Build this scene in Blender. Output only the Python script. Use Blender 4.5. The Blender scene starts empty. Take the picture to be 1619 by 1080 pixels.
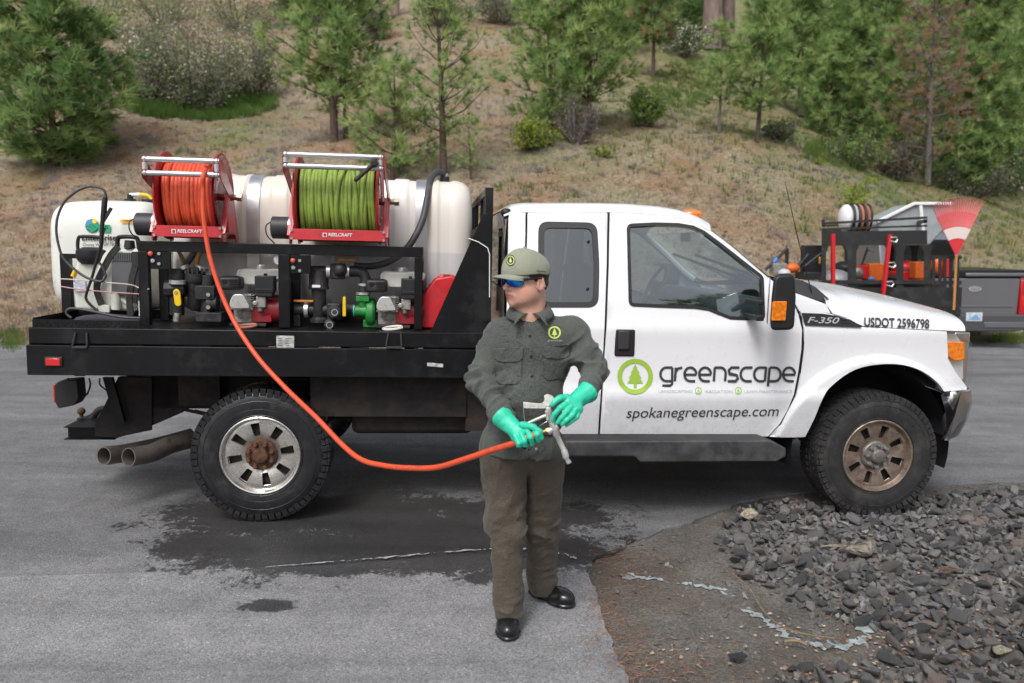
import bpy, bmesh, math, random
import numpy as np
from mathutils import Vector, Matrix, Euler, noise as mnoise
from mathutils.geometry import delaunay_2d_cdt
R = math.radians
PI = math.pi
scene = bpy.context.scene
col = scene.collection
# ------------------------------------------------------------------ camera
FPX = 1250.0; PITCH = R(7.07)
cam_d = bpy.data.cameras.new('camera'); cam = bpy.data.objects.new('camera', cam_d); col.objects.link(cam)
cam.location = (0, 0, 1.8); cam.rotation_euler = (R(90) - PITCH, 0, 0)
cam_d.sensor_width = 36; cam_d.lens = FPX / 1619 * 36; cam_d.clip_start = 0.1; cam_d.clip_end = 500
cam_d.dof.use_dof = True; cam_d.dof.focus_distance = 4.5; cam_d.dof.aperture_fstop = 2.2
scene.camera = cam
# ------------------------------------------------------------------ world, sun, exposure
SUN_EL, SUN_AZ = 52, 200          # azimuth the light comes from, degrees clockwise from +Y
w = bpy.data.worlds.new('World'); scene.world = w; w.use_nodes = True
nt = w.node_tree; nt.nodes.clear()
sky = nt.nodes.new('ShaderNodeTexSky'); sky.sky_type = 'NISHITA'; sky.sun_disc = False
sky.sun_elevation = R(SUN_EL); sky.sun_rotation = R(SUN_AZ); sky.air_density = 1.0; sky.dust_density = 4.0; sky.ozone_density = 1.0
hs = nt.nodes.new('ShaderNodeHueSaturation'); hs.inputs['Saturation'].default_value = 0.42
bg = nt.nodes.new('ShaderNodeBackground'); bg.inputs['Strength'].default_value = 0.125
wo = nt.nodes.new('ShaderNodeOutputWorld')
nt.links.new(sky.outputs[0], hs.inputs['Color']); nt.links.new(hs.outputs[0], bg.inputs['Color']); nt.links.new(bg.outputs[0], wo.inputs['Surface'])
sun_d = bpy.data.lights.new('sun', 'SUN'); sun_d.energy = 1.2; sun_d.angle = R(18); sun_d.color = (1, .985, .96)
sun = bpy.data.objects.new('sun', sun_d); col.objects.link(sun); sun.location = (-8, -12, 20)
sun.rotation_euler = Euler((R(90 - SUN_EL), 0, R(180 - SUN_AZ)), 'XYZ')
vs = scene.view_settings
vs.view_transform = 'Standard'; vs.look = 'None'; vs.gamma = 1; vs.exposure = 0.52; vs.use_curve_mapping = False

# ------------------------------------------------------------------ coordinates
CAMP = np.array([0, 0, 1.8])
def ray(px, py):
    u = (px - 809.5) / FPX; v = (540 - py) / FPX
    return np.array([u, math.cos(PITCH) + v * math.sin(PITCH), -math.sin(PITCH) + v * math.cos(PITCH)])
def at(px, py, t): return CAMP + t * ray(px, py)
def aty(px, py, Y):
    d = ray(px, py); return CAMP + d * (Y / d[1])
_P = at(411, 720, 5.0); _Q = at(1389, 718, 5.4)
EX = (_Q - _P); WB = float(np.linalg.norm(EX)); EX /= WB
EY = np.array([-EX[1], EX[0], 0]); EY /= np.linalg.norm(EY); EZ = np.cross(EX, EY)
TO = _P - .43 * EZ
TRUCK = Matrix(((EX[0], EY[0], EZ[0], TO[0]), (EX[1], EY[1], EZ[1], TO[1]), (EX[2], EY[2], EZ[2], TO[2]), (0, 0, 0, 1)))
def T(px, py, y):                 # photograph point -> truck-local (x, z) on the plane y
    d = ray(px, py); t = (y - np.dot(CAMP - TO, EY)) / np.dot(d, EY); q = CAMP + t * d - TO
    return float(q @ EX), float(q @ EZ)
def T3(px, py, y):
    a = T(px, py, y); return (a[0], y, a[1])
def tw(p):                        # truck-local -> world
    return TO + p[0] * EX + p[1] * EY + p[2] * EZ

_rs = np.random.RandomState(11)
_lat = _rs.rand(64, 64, 64).astype(np.float32)
def vnoise(P, s=1.0, off=0.0):    # smooth value noise, -1..1, P (...,3)
    Q = np.asarray(P, dtype=np.float64) * s + off
    i = np.floor(Q).astype(int); f = Q - i; f = f * f * (3 - 2 * f)
    i0 = i % 64; i1 = (i + 1) % 64
    def L(a, b, c): return _lat[a[..., 0], b[..., 1], c[..., 2]]
    x, y, z = f[..., 0], f[..., 1], f[..., 2]
    c00 = L(i0, i0, i0) * (1 - x) + L(i1, i0, i0) * x; c10 = L(i0, i1, i0) * (1 - x) + L(i1, i1, i0) * x
    c01 = L(i0, i0, i1) * (1 - x) + L(i1, i0, i1) * x; c11 = L(i0, i1, i1) * (1 - x) + L(i1, i1, i1) * x
    return ((c00 * (1 - y) + c10 * y) * (1 - z) + (c01 * (1 - y) + c11 * y) * z) * 2 - 1
def fbm(P, s=1.0, o=4, off=0.0):
    r = 0; a = 1.0; t = 0
    for k in range(o):
        r = r + a * vnoise(P, s, off + 17.3 * k); t += a; a *= .5; s *= 2.03
    return r / t

# ------------------------------------------------------------------ objects
def tag(o, label=None, cat=None, group=None, kind=None):
    if label: o['label'] = label
    if cat: o['category'] = cat
    if group: o['group'] = group
    if kind: o['kind'] = kind
    return o
class Thing:
    """An Empty at the thing's base; parts are built in the frame's coordinates."""
    def __init__(s, name, label, cat, base=(0, 0, 0), frame=None, group=None):
        s.base = Vector(base); s.o = bpy.data.objects.new(name, None); col.objects.link(s.o)
        s.o.empty_display_size = .1
        s.o.matrix_world = (frame or Matrix()) @ Matrix.Translation(s.base)
        tag(s.o, label, cat, group)
def finish(me, mat, smooth=40, flat=False):
    if mat is not None:
        for m in (mat if isinstance(mat, (list, tuple)) else [mat]): me.materials.append(m)
    me.update()
    if not flat:
        me.shade_smooth()
        if smooth < 180: me.set_sharp_from_angle(angle=R(smooth))
def mesh_obj(name, V, Fc, mat, parent=None, base=(0, 0, 0), smooth=40, flat=False, bevel=0, mi=None, seg=2):
    me = bpy.data.meshes.new(name)
    V = np.asarray(V, dtype=float).reshape(-1, 3)
    if isinstance(parent, Thing): base = parent.base; parent = parent.o
    elif parent is not None and 'base' in parent: base = tuple(parent['base']) if False else base
    V = V - np.array(base)
    if isinstance(Fc, np.ndarray):
        me.vertices.add(len(V)); me.vertices.foreach_set('co', V.ravel().astype(np.float32))
        n, k = Fc.shape
        me.loops.add(n * k); me.loops.foreach_set('vertex_index', Fc.ravel().astype(np.int32))
        me.polygons.add(n); me.polygons.foreach_set('loop_start', np.arange(0, n * k, k, dtype=np.int32))
        if mi is not None: me.polygons.foreach_set('material_index', np.asarray(mi, dtype=np.int32))
        me.update(calc_edges=True); me.validate()
    else:
        me.from_pydata([tuple(v) for v in V], [], [tuple(f) for f in Fc])
        if mi is not None and len(mi) == len(me.polygons): me.polygons.foreach_set('material_index', np.asarray(mi, dtype=np.int32))
    finish(me, mat, smooth, flat)
    o = bpy.data.objects.new(name, me); col.objects.link(o)
    if parent is not None: o.parent = parent
    if bevel:
        b = o.modifiers.new('bevel', 'BEVEL'); b.width = bevel; b.segments = seg; b.limit_method = 'ANGLE'; b.angle_limit = R(40)
    return o
def frame_from(d):
    d = np.asarray(d, float); d = d / (np.linalg.norm(d) + 1e-12)
    a = np.array([0, 0, 1.]) if abs(d[2]) < .9 else np.array([1., 0, 0])
    u = np.cross(a, d); u /= np.linalg.norm(u); return u, np.cross(d, u), d
class MB:
    def __init__(s): s.v = []; s.f = []; s.m = []; s.cur = 0
    def add(s, V, Fc):
        n = len(s.v); s.v.extend([tuple(map(float, p)) for p in V]); s.f.extend([tuple(int(i) + n for i in f) for f in Fc]); s.m.extend([s.cur] * len(Fc)); return s
    def box(s, c, d, rot=None, ax=None):
        x, y, z = d[0] / 2, d[1] / 2, d[2] / 2
        V = np.array([(-x, -y, -z), (x, -y, -z), (x, y, -z), (-x, y, -z), (-x, -y, z), (x, -y, z), (x, y, z), (-x, y, z)])
        if rot is not None: V = V @ np.array(Euler(rot).to_matrix()).T
        if ax is not None: V = V @ np.array(ax)
        return s.add(V + np.array(c), [(0, 3, 2, 1), (4, 5, 6, 7), (0, 1, 5, 4), (1, 2, 6, 5), (2, 3, 7, 6), (3, 0, 4, 7)])
    def bb(s, a, b):              # box from two corners
        a = np.array(a, float); b = np.array(b, float); return s.box((a + b) / 2, np.abs(b - a))
    def beam(s, p0, p1, wd, ht, up=(0, 0, 1)):
        p0 = np.array(p0, float); p1 = np.array(p1, float); d = p1 - p0; L = np.linalg.norm(d); d /= L
        u = np.cross(np.array(up, float), d); u /= np.linalg.norm(u); v = np.cross(d, u)
        return s.box((p0 + p1) / 2, (L, wd, ht), ax=np.array([d, u, v]))
    def tube(s, P, r, n=12, caps=True, closed=False):
        P = [np.array(p, float) for p in P]; m = len(P)
        rr = r if hasattr(r, '__len__') else [r] * m
        V = []; u = None
        for i in range(m):
            if closed: d = P[(i + 1) % m] - P[i - 1]
            else: d = P[min(i + 1, m - 1)] - P[max(i - 1, 0)]
            d = d / (np.linalg.norm(d) + 1e-12)
            if u is None: u, vv, _ = frame_from(d)
            u = u - d * np.dot(u, d); u /= np.linalg.norm(u) + 1e-12; vv = np.cross(d, u)
            for k in range(n):
                a = 2 * PI * k / n; V.append(P[i] + rr[i] * (u * math.cos(a) + vv * math.sin(a)))
        Fc = []
        for i in range(m if closed else m - 1):
            j = (i + 1) % m
            for k in range(n):
                k2 = (k + 1) % n; Fc.append((i * n + k, i * n + k2, j * n + k2, j * n + k))
        if caps and not closed: Fc.append(tuple(range(n - 1, -1, -1))); Fc.append(tuple((m - 1) * n + k for k in range(n)))
        return s.add(V, Fc)
    def cyl(s, p0, p1, r, r1=None, n=20): return s.tube([p0, p1], [r, r if r1 is None else r1], n)
    def lathe(s, prof, c=(0, 0, 0), axis=(0, 0, 1), n=32, closed=False, ang=2 * PI):   # prof: (radius, height)
        u, v, d = frame_from(axis); c = np.array(c, float); V = []; m = len(prof)
        for (r, h) in prof:
            for k in range(n):
                a = ang * k / n; V.append(c + d * h + r * (u * math.cos(a) + v * math.sin(a)))
        Fc = []
        for i in range(m if closed else m - 1):
            j = (i + 1) % m
            for k in range(n):
                k2 = (k + 1) % n; Fc.append((i * n + k, i * n + k2, j * n + k2, j * n + k))
        if not closed:
            if prof[0][0] > 1e-4: Fc.append(tuple(range(n - 1, -1, -1)))
            if prof[-1][0] > 1e-4: Fc.append(tuple((m - 1) * n + k for k in range(n)))
        return s.add(V, Fc)
    def prism(s, poly, a0, a1, ax='y'):   # polygon of (x,z) swept along y, etc.
        f = {'y': lambda p, t: (p[0], t, p[1]), 'x': lambda p, t: (t, p[0], p[1]), 'z': lambda p, t: (p[0], p[1], t)}[ax]
        n = len(poly); V = [f(p, a0) for p in poly] + [f(p, a1) for p in poly]
        return s.add(V, [tuple(range(n)), tuple(range(2 * n - 1, n - 1, -1))] + [(i, i + n, (i + 1) % n + n, (i + 1) % n) for i in range(n)])
    def ball(s, c, r, n=14, m=8, sc=(1, 1, 1)):
        V = []; Fc = []
        for i in range(m + 1):
            t = PI * i / m
            for k in range(n):
                a = 2 * PI * k / n; V.append((c[0] + r * sc[0] * math.sin(t) * math.cos(a), c[1] + r * sc[1] * math.sin(t) * math.sin(a), c[2] + r * sc[2] * math.cos(t)))
        for i in range(m):
            for k in range(n): Fc.append((i * n + k, (i + 1) * n + k, (i + 1) * n + (k + 1) % n, i * n + (k + 1) % n))
        return s.add(V, Fc)
    def build(s, name, mat, parent=None, **k):
        mi = s.m if isinstance(mat, (list, tuple)) else None
        o = mesh_obj(name, s.v, s.f, mat, parent, mi=mi, **k)
        bm = bmesh.new(); bm.from_mesh(o.data); bmesh.ops.remove_doubles(bm, verts=bm.verts, dist=1e-5)
        bmesh.ops.recalc_face_normals(bm, faces=bm.faces); bm.to_mesh(o.data); bm.free()
        if not k.get('flat'):
            o.data.shade_smooth(); o.data.set_sharp_from_angle(angle=R(k.get('smooth', 40)))
        return o
def sub(o, child):                # make child a sub-part of part o (same coordinates)
    child.parent = o; return child
def copy_tree(o, parent=None):
    c = o.copy(); col.objects.link(c); c.parent = parent
    for ch in list(o.children): copy_tree(ch, c)
    return c
def catmull(P, k=8, closed=False):
    P = [np.array(p, float) for p in P]; out = []; n = len(P)
    rng = range(n) if closed else range(n - 1)
    for i in rng:
        p0 = P[i - 1] if (closed or i > 0) else 2 * P[0] - P[1]; p1 = P[i]; p2 = P[(i + 1) % n]
        p3 = P[(i + 2) % n] if (closed or i + 2 < n) else 2 * P[-1] - P[-2]
        for j in range(k):
            t = j / k; out.append(.5 * ((2 * p1) + (-p0 + p2) * t + (2 * p0 - 5 * p1 + 4 * p2 - p3) * t * t + (-p0 + 3 * p1 - 3 * p2 + p3) * t ** 3))
    if not closed: out.append(P[-1])
    return out
def rpoly(P, r, k=5):             # polygon with rounded corners; r scalar or list
    n = len(P); out = []; P = [np.array(p, float) for p in P]
    for i in range(n):
        p = P[i]; a = P[i - 1] - p; b = P[(i + 1) % n] - p; ri = r[i] if hasattr(r, '__len__') else r
        la, lb = np.linalg.norm(a), np.linalg.norm(b); q = min(ri, la * .48, lb * .48)
        if q < 1e-4: out.append(p); continue
        s0 = p + a / la * q; s1 = p + b / lb * q
        for j in range(k + 1):
            t = j / k; out.append((1 - t) ** 2 * s0 + 2 * t * (1 - t) * p + t * t * s1)
    return out

# ------------------------------------------------------------------ materials
MATS = {}
def rgb(c): return (c[0], c[1], c[2], 1)
def mat(name, c, rough=.6, metal=0, var=0, vs_=8, bump=0, bs=60, dirt=None, dscale=3, damt=.5, spec=None, coat=0, rvar=0, stretch=None, two=None, trans=0, sub_=0, emit=None):
    if name in MATS: return MATS[name]
    m = bpy.data.materials.new(name); m.use_nodes = True; t = m.node_tree; N = t.nodes; L = t.links; p = N['Principled BSDF']
    p.inputs['Base Color'].default_value = rgb(c); p.inputs['Roughness'].default_value = rough; p.inputs['Metallic'].default_value = metal
    if spec is not None: p.inputs['Specular IOR Level'].default_value = spec
    if coat: p.inputs['Coat Weight'].default_value = coat; p.inputs['Coat Roughness'].default_value = .06
    if trans: p.inputs['Transmission Weight'].default_value = trans
    if sub_: p.inputs['Subsurface Weight'].default_value = sub_; p.inputs['Subsurface Radius'].default_value = (.012, .005, .003)
    if emit: p.inputs['Emission Color'].default_value = rgb(emit[:3]); p.inputs['Emission Strength'].default_value = emit[3]
    tc = N.new('ShaderNodeTexCoord'); src = tc.outputs['Object']
    if stretch:
        mp = N.new('ShaderNodeMapping'); mp.inputs['Scale'].default_value = stretch; L.new(src, mp.inputs[0]); src = mp.outputs[0]
    colr = None
    def noise(sc, det=4, ro=.6):
        n = N.new('ShaderNodeTexNoise'); n.inputs['Scale'].default_value = sc; n.inputs['Detail'].default_value = det; n.inputs['Roughness'].default_value = ro; L.new(src, n.inputs['Vector']); return n.outputs['Fac']
    def ramp(f, a, b, ca, cb):
        r = N.new('ShaderNodeValToRGB'); r.color_ramp.elements[0].position = a; r.color_ramp.elements[1].position = b
        r.color_ramp.elements[0].color = rgb(ca); r.color_ramp.elements[1].color = rgb(cb); L.new(f, r.inputs[0]); return r.outputs[0]
    if var:
        c2 = two if two else tuple(min(1, x * (1 + var)) for x in c); c1 = c if two else tuple(x * (1 - var) for x in c)
        colr = ramp(noise(vs_), .35, .65, c1, c2)
    if dirt:
        mx = N.new('ShaderNodeMix'); mx.data_type = 'RGBA'
        f = ramp(noise(dscale, 8, .7), .62 - damt * .35, .72, (0, 0, 0), (1, 1, 1)); L.new(f, mx.inputs['Factor'])
        if colr: L.new(colr, mx.inputs['A'])
        else: mx.inputs['A'].default_value = rgb(c)
        mx.inputs['B'].default_value = rgb(dirt); colr = mx.outputs['Result']
        rr = N.new('ShaderNodeMapRange'); L.new(f, rr.inputs[0]); rr.inputs[3].default_value = rough; rr.inputs[4].default_value = max(rough, .7); L.new(rr.outputs[0], p.inputs['Roughness'])
    elif rvar:
        rr = N.new('ShaderNodeMapRange'); L.new(noise(vs_ * 2, 5), rr.inputs[0]); rr.inputs[1].default_value = .3; rr.inputs[2].default_value = .7
        rr.inputs[3].default_value = max(.03, rough - rvar); rr.inputs[4].default_value = min(1, rough + rvar); L.new(rr.outputs[0], p.inputs['Roughness'])
    if colr: L.new(colr, p.inputs['Base Color'])
    if bump:
        b = N.new('ShaderNodeBump'); b.inputs['Strength'].default_value = 1; b.inputs['Distance'].default_value = bump; L.new(noise(bs, 5), b.inputs['Height']); L.new(b.outputs[0], p.inputs['Normal'])
    MATS[name] = m; return m

# ------------------------------------------------------------------ implicit surfaces (bodies, clothes, gloves)
def _grid(lo, hi, h):
    ax = [np.arange(lo[i], hi[i] + h, h) for i in range(3)]
    return ax, np.stack(np.meshgrid(*ax, indexing='ij'), -1)
def surface_net(f, lo, hi, h):
    ax, G = _grid(lo, hi, h); S = f(G.reshape(-1, 3)).reshape(G.shape[:3])
    ins = S < 0; nx, ny, nz = S.shape
    cell = np.zeros((nx - 1, ny - 1, nz - 1), int); cnt = cell.astype(float); acc = np.zeros(cell.shape + (3,))
    for dx in (0, 1):
        for dy in (0, 1):
            for dz in (0, 1): cell += ins[dx:nx - 1 + dx, dy:ny - 1 + dy, dz:nz - 1 + dz]
    act = (cell > 0) & (cell < 8)
    base = np.stack(np.meshgrid(np.arange(nx - 1), np.arange(ny - 1), np.arange(nz - 1), indexing='ij'), -1).astype(float)
    for a in range(3):
        for b0 in (0, 1):
            for b1 in (0, 1):
                o = [0, 0, 0]; q = [i for i in range(3) if i != a]; o[q[0]] = b0; o[q[1]] = b1
                o2 = list(o); o2[a] = 1
                A = S[o[0]:nx - 1 + o[0], o[1]:ny - 1 + o[1], o[2]:nz - 1 + o[2]]; B = S[o2[0]:nx - 1 + o2[0], o2[1]:ny - 1 + o2[1], o2[2]:nz - 1 + o2[2]]
                cr = (A < 0) != (B < 0); t = np.where(cr, A / np.where(cr, A - B, 1), 0)
                p = np.zeros(cell.shape + (3,)); p[..., q[0]] = b0; p[..., q[1]] = b1; p[..., a] = t
                acc += np.where(cr[..., None], p, 0); cnt += cr
    V = np.array(lo) + h * (base[act] + acc[act] / cnt[act][:, None])
    idx = -np.ones(cell.shape, int); idx[act] = np.arange(act.sum())
    Fs = []
    for a in range(3):
        b, c = (a + 1) % 3, (a + 2) % 3
        sl0 = [slice(None)] * 3; sl1 = [slice(None)] * 3; sl0[a] = slice(0, -1); sl1[a] = slice(1, None)
        s0 = ins[tuple(sl0)]; s1 = ins[tuple(sl1)]; ch = s0 != s1
        I = np.argwhere(ch); I = I[(I[:, b] > 0) & (I[:, c] > 0) & (I[:, b] < S.shape[b] - 1) & (I[:, c] < S.shape[c] - 1)]
        if not len(I): continue
        def gi(db, dc):
            J = I.copy(); J[:, b] -= db; J[:, c] -= dc; return idx[J[:, 0], J[:, 1], J[:, 2]]
        Q = np.stack([gi(1, 1), gi(0, 1), gi(0, 0), gi(1, 0)], 1); fl = ~s0[I[:, 0], I[:, 1], I[:, 2]]
        Q[fl] = Q[fl][:, ::-1]; Fs.append(Q)
    return V, np.concatenate(Fs)
def smin(a, b, k):
    h = np.clip(.5 + .5 * (b - a) / k, 0, 1); return b * (1 - h) + a * h - k * h * (1 - h)
def smax(a, b, k): return -smin(-a, -b, k)
def s_cap(P, a, b, ra, rb):       # tapered capsule
    a = np.array(a, float); b = np.array(b, float); ba = b - a; t = np.clip(((P - a) @ ba) / (ba @ ba), 0, 1)
    return np.linalg.norm(P - a - t[:, None] * ba, axis=1) - (ra + (rb - ra) * t)
def s_ell(P, c, r, M=None):       # ellipsoid (approximate distance)
    q = P - np.array(c, float)
    if M is not None: q = q @ np.array(M)
    q = q / np.array(r, float); k = np.linalg.norm(q, axis=1); return (k - 1) * min(r) if False else k * (k - 1) / (np.linalg.norm(q / np.array(r), axis=1) + 1e-9)
def s_box(P, c, hsz, rr, M=None):
    q = P - np.array(c, float)
    if M is not None: q = q @ np.array(M)
    q = np.abs(q) - (np.array(hsz, float) - rr); return np.linalg.norm(np.maximum(q, 0), axis=1) + np.minimum(q.max(1), 0) - rr
def net_obj(name, f, lo, hi, h, m, parent=None, smooth_it=2, **k):
    V, Fc = surface_net(f, lo, hi, h)
    for _ in range(2):            # project back on the surface, relax
        e = h * .5; d = f(V); g = np.stack([f(V + np.eye(3)[i] * e) - f(V - np.eye(3)[i] * e) for i in range(3)], 1) / (2 * e)
        V = V - g * (d / np.maximum((g * g).sum(1), .2))[:, None] * .8
    return mesh_obj(name, V, Fc, m, parent, smooth=180, **k)
# ================================================================== GROUND
def y0_of(x): return 12.5 + .32 * np.maximum(0, x - 1) - .03 * np.minimum(0, x + 2)
def g(x, y):
    x = np.asarray(x, float); y = np.asarray(y, float)
    b = .0018 - .0239 * np.clip(x, -5, 7)
    d = y - y0_of(x); hill = .425 * (np.sqrt(d * d + .8 ** 2) + d) / 2
    hill = hill - .013 * .8
    k = np.clip(d / 4, 0, 1); P = np.stack([x, y, x * 0], -1)
    hill = hill + k * (.28 * vnoise(P, .23) + .10 * vnoise(P, .9, 5) + .04 * vnoise(P, 2.6, 9))
    hill = hill + 1.2 * np.exp(-((x - 6) / 5.0) ** 2 - ((y - 24) / 5.0) ** 2) - .9 * np.clip((x - 11) / 8, 0, 1) * np.clip((y - 20) / 8, 0, 1)
    return b + hill
def gz(x, y): return float(g(x, y))
_tm = np.arange(3, 110, .1)
def hill_at(px, py):              # where the sight line meets the terrain
    d = ray(px, py); P = CAMP + _tm[:, None] * d; k = np.nonzero(P[:, 2] < g(P[:, 0], P[:, 1]))[0]
    return P[k[0]] if len(k) else CAMP + 60 * d
def flat_at(px, py):
    p = CAMP + ray(px, py) * 3
    for _ in range(6):
        d = ray(px, py); p = CAMP + d * ((gz(p[0], p[1]) - 1.8) / d[2])
    return p
def nodes_of(name):
    m = bpy.data.materials.new(name); m.use_nodes = True; return m, m.node_tree.nodes, m.node_tree.links, m.node_tree.nodes['Principled BSDF']
class NG:
    def __init__(s, name):
        s.m, s.N, s.L, s.p = nodes_of(name); s.tc = s.N.new('ShaderNodeTexCoord').outputs['Object']
    def noise(s, sc, det=4, ro=.6, vec=None, dist=0):
        n = s.N.new('ShaderNodeTexNoise'); n.inputs['Scale'].default_value = sc; n.inputs['Detail'].default_value = det; n.inputs['Roughness'].default_value = ro; n.inputs['Distortion'].default_value = dist
        s.L.new(vec or s.tc, n.inputs['Vector']); return n.outputs['Fac']
    def voro(s, sc, out='Color', feat='F1'):
        n = s.N.new('ShaderNodeTexVoronoi'); n.inputs['Scale'].default_value = sc; n.feature = feat; s.L.new(s.tc, n.inputs['Vector']); return n.outputs[out]
    def ramp(s, f, stops):
        r = s.N.new('ShaderNodeValToRGB'); e = r.color_ramp.elements
        while len(e) < len(stops): e.new(.5)
        for q, (a, c) in zip(e, stops): q.position = a; q.color = rgb(c if hasattr(c, '__len__') else (c, c, c))
        s.L.new(f, r.inputs[0]); return r.outputs[0]
    def mix(s, f, a, b, mode='MIX'):
        x = s.N.new('ShaderNodeMix'); x.data_type = 'RGBA'; x.blend_type = mode
        for k, v in (('Factor', f), ('A', a), ('B', b)):
            if isinstance(v, (int, float)): x.inputs[k].default_value = v if k == 'Factor' else (v, v, v, 1)
            elif isinstance(v, tuple): x.inputs[k].default_value = rgb(v)
            else: s.L.new(v, x.inputs[k])
        return x.outputs['Result']
    def math(s, op, a, b=0, clamp=False):
        x = s.N.new('ShaderNodeMath'); x.operation = op; x.use_clamp = clamp
        for i, v in enumerate((a, b)):
            if isinstance(v, (int, float)): x.inputs[i].default_value = v
            else: s.L.new(v, x.inputs[i])
        return x.outputs[0]
    def rng(s, f, a, b, c=0, d=1):
        x = s.N.new('ShaderNodeMapRange'); s.L.new(f, x.inputs[0])
        for i, v in enumerate((a, b, c, d)): x.inputs[i + 1].default_value = v
        return x.outputs[0]
    def ell(s, cx, cy, rx, ry, rot=0):
        mp = s.N.new('ShaderNodeMapping'); mp.vector_type = 'TEXTURE'; mp.inputs['Location'].default_value = (cx, cy, 0); mp.inputs['Rotation'].default_value = (0, 0, rot); mp.inputs['Scale'].default_value = (rx, ry, 50)
        s.L.new(s.tc, mp.inputs[0]); x = s.N.new('ShaderNodeVectorMath'); x.operation = 'LENGTH'; s.L.new(mp.outputs[0], x.inputs[0]); return x.outputs['Value']
    def bump(s, h, d, prev=None):
        b = s.N.new('ShaderNodeBump'); b.inputs['Strength'].default_value = 1; b.inputs['Distance'].default_value = d; s.L.new(h, b.inputs['Height'])
        if prev: s.L.new(prev, b.inputs['Normal'])
        return b.outputs[0]
    def set(s, k, v):
        if isinstance(v, (int, float)): s.p.inputs[k].default_value = v
        elif isinstance(v, tuple): s.p.inputs[k].default_value = rgb(v)
        else: s.L.new(v, s.p.inputs[k])
def px_ell(n, px, py, wpx, hpx, rot=0):      # a stain given by its spot on the ground
    c = flat_at(px, py); a = flat_at(px + wpx, py); b = flat_at(px, py - hpx); e = flat_at(px, py + hpx)
    return n.ell(c[0], c[1], abs(a[0] - c[0]), abs(b[1] - e[1]) / 2, rot)
def asphalt(name, lo, hi, wet):
    n = NG(name)
    big = n.noise(.6, 5, .6); med = n.noise(5, 5, .65)
    c = n.ramp(big, [(.3, lo), (.7, hi)])
    c = n.mix(n.rng(med, .35, .7, 0, .45), c, tuple(x * .62 for x in lo))
    mp_ = n.N.new('ShaderNodeMapping'); mp_.inputs['Scale'].default_value = (.22, 1.5, 1); mp_.inputs['Rotation'].default_value = (0, 0, .12); n.L.new(n.tc, mp_.inputs[0])
    sw = n.noise(1.0, 6, .6, mp_.outputs[0], 1.2); c = n.mix(1.0, c, n.ramp(sw, [(.36, .80), (.62, 1.16)]), 'MULTIPLY')
    sp = n.voro(130); gr = n.ramp(sp, [(.0, (.55, .55, .55)), (.5, (.95, .95, .95)), (.86, (1.15, 1.15, 1.15)), (.97, (1.75, 1.72, 1.7))])
    c = n.mix(1.0, c, gr, 'MULTIPLY')
    fine = n.noise(420, 3, .7); c = n.mix(1.0, c, n.ramp(fine, [(.3, .80), (.7, 1.18)]), 'MULTIPLY')
    crack = n.voro(.55, 'Distance', 'DISTANCE_TO_EDGE')
    rough = .82
    if wet:
        d = None
        for e in wet:
            q = px_ell(n, *e); d = q if d is None else n.math('MINIMUM', d, q)
        wob = n.math('ADD', n.math('MULTIPLY', n.noise(2.4, 10, .8), 3.2), n.math('MULTIPLY', n.noise(22, 8, .85), 2.4))
        f = n.rng(n.math('ADD', d, n.math('SUBTRACT', wob, 2.8)), .88, 1.04, 1, 0)
        c = n.mix(f, c, n.mix(1.0, c, (.25, .25, .255), 'MULTIPLY'))
        rg = n.N.new('ShaderNodeMapRange'); n.L.new(f, rg.inputs[0]); rg.inputs[3].default_value = .85; rg.inputs[4].default_value = .42; n.set('Roughness', rg.outputs[0])
    else: n.set('Roughness', rough)
    n.set('Base Color', c); n.set('Specular IOR Level', .35)
    h = n.math('ADD', n.math('MULTIPLY', n.voro(130, 'Distance'), -.6), n.math('MULTIPLY', n.noise(300, 2), .6))
    n.set('Normal', n.bump(h, .0035, n.bump(n.noise(7, 5), .006)))
    return n.m
WET = [(430, 812, 180, 45), (620, 825, 190, 66), (500, 862, 230, 42), (700, 855, 290, 50), (380, 862, 150, 26), (800, 815, 190, 30), (890, 865, 80, 36),
       (425, 957, 46, 11), (755, 913, 24, 9), (540, 888, 250, 24), (720, 885, 190, 18)]
m_road = asphalt('asphalt', (.165, .165, .170), (.225, .225, .230), WET)
m_old = asphalt('weathered_asphalt', (.225, .225, .230), (.290, .290, .293), WET)
# hill and verge ground
n = NG('dry_hillside')
big = n.noise(.22, 6, .62); med = n.noise(1.5, 7, .68); fin = n.noise(11, 6, .7)
c = n.ramp(fin, [(.3, (.15, .115, .080)), (.48, (.26, .205, .145)), (.62, (.36, .31, .235)), (.75, (.44, .40, .35))])
red = n.ramp(n.noise(.35, 5, .6), [(.44, 0), (.58, 1)])
c = n.mix(n.math('MULTIPLY', red, n.rng(med, .3, .62)), c, n.ramp(fin, [(.3, (.17, .085, .05)), (.7, (.36, .215, .135))]))
grn = n.ramp(big, [(.5, 0), (.62, 1)])
yy = n.N.new('ShaderNodeSeparateXYZ'); n.L.new(n.tc, yy.inputs[0])
up = n.rng(yy.outputs['Y'], 15.5, 24); rt = n.rng(yy.outputs['X'], -2, 12)
gm = n.math('MULTIPLY', n.math('ADD', n.math('MULTIPLY', grn, .7), n.math('MULTIPLY', rt, .7)), up, True)
gm = n.math('MULTIPLY', gm, n.rng(med, .34, .55))
c = n.mix(gm, c, n.ramp(fin, [(.3, (.075, .11, .035)), (.7, (.20, .23, .09))]))
n.set('Base Color', c); n.set('Roughness', .95); n.set('Specular IOR Level', .15)
n.set('Normal', n.bump(fin, .05, n.bump(n.noise(45, 4, .7), .012)))
m_hill = n.m
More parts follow.
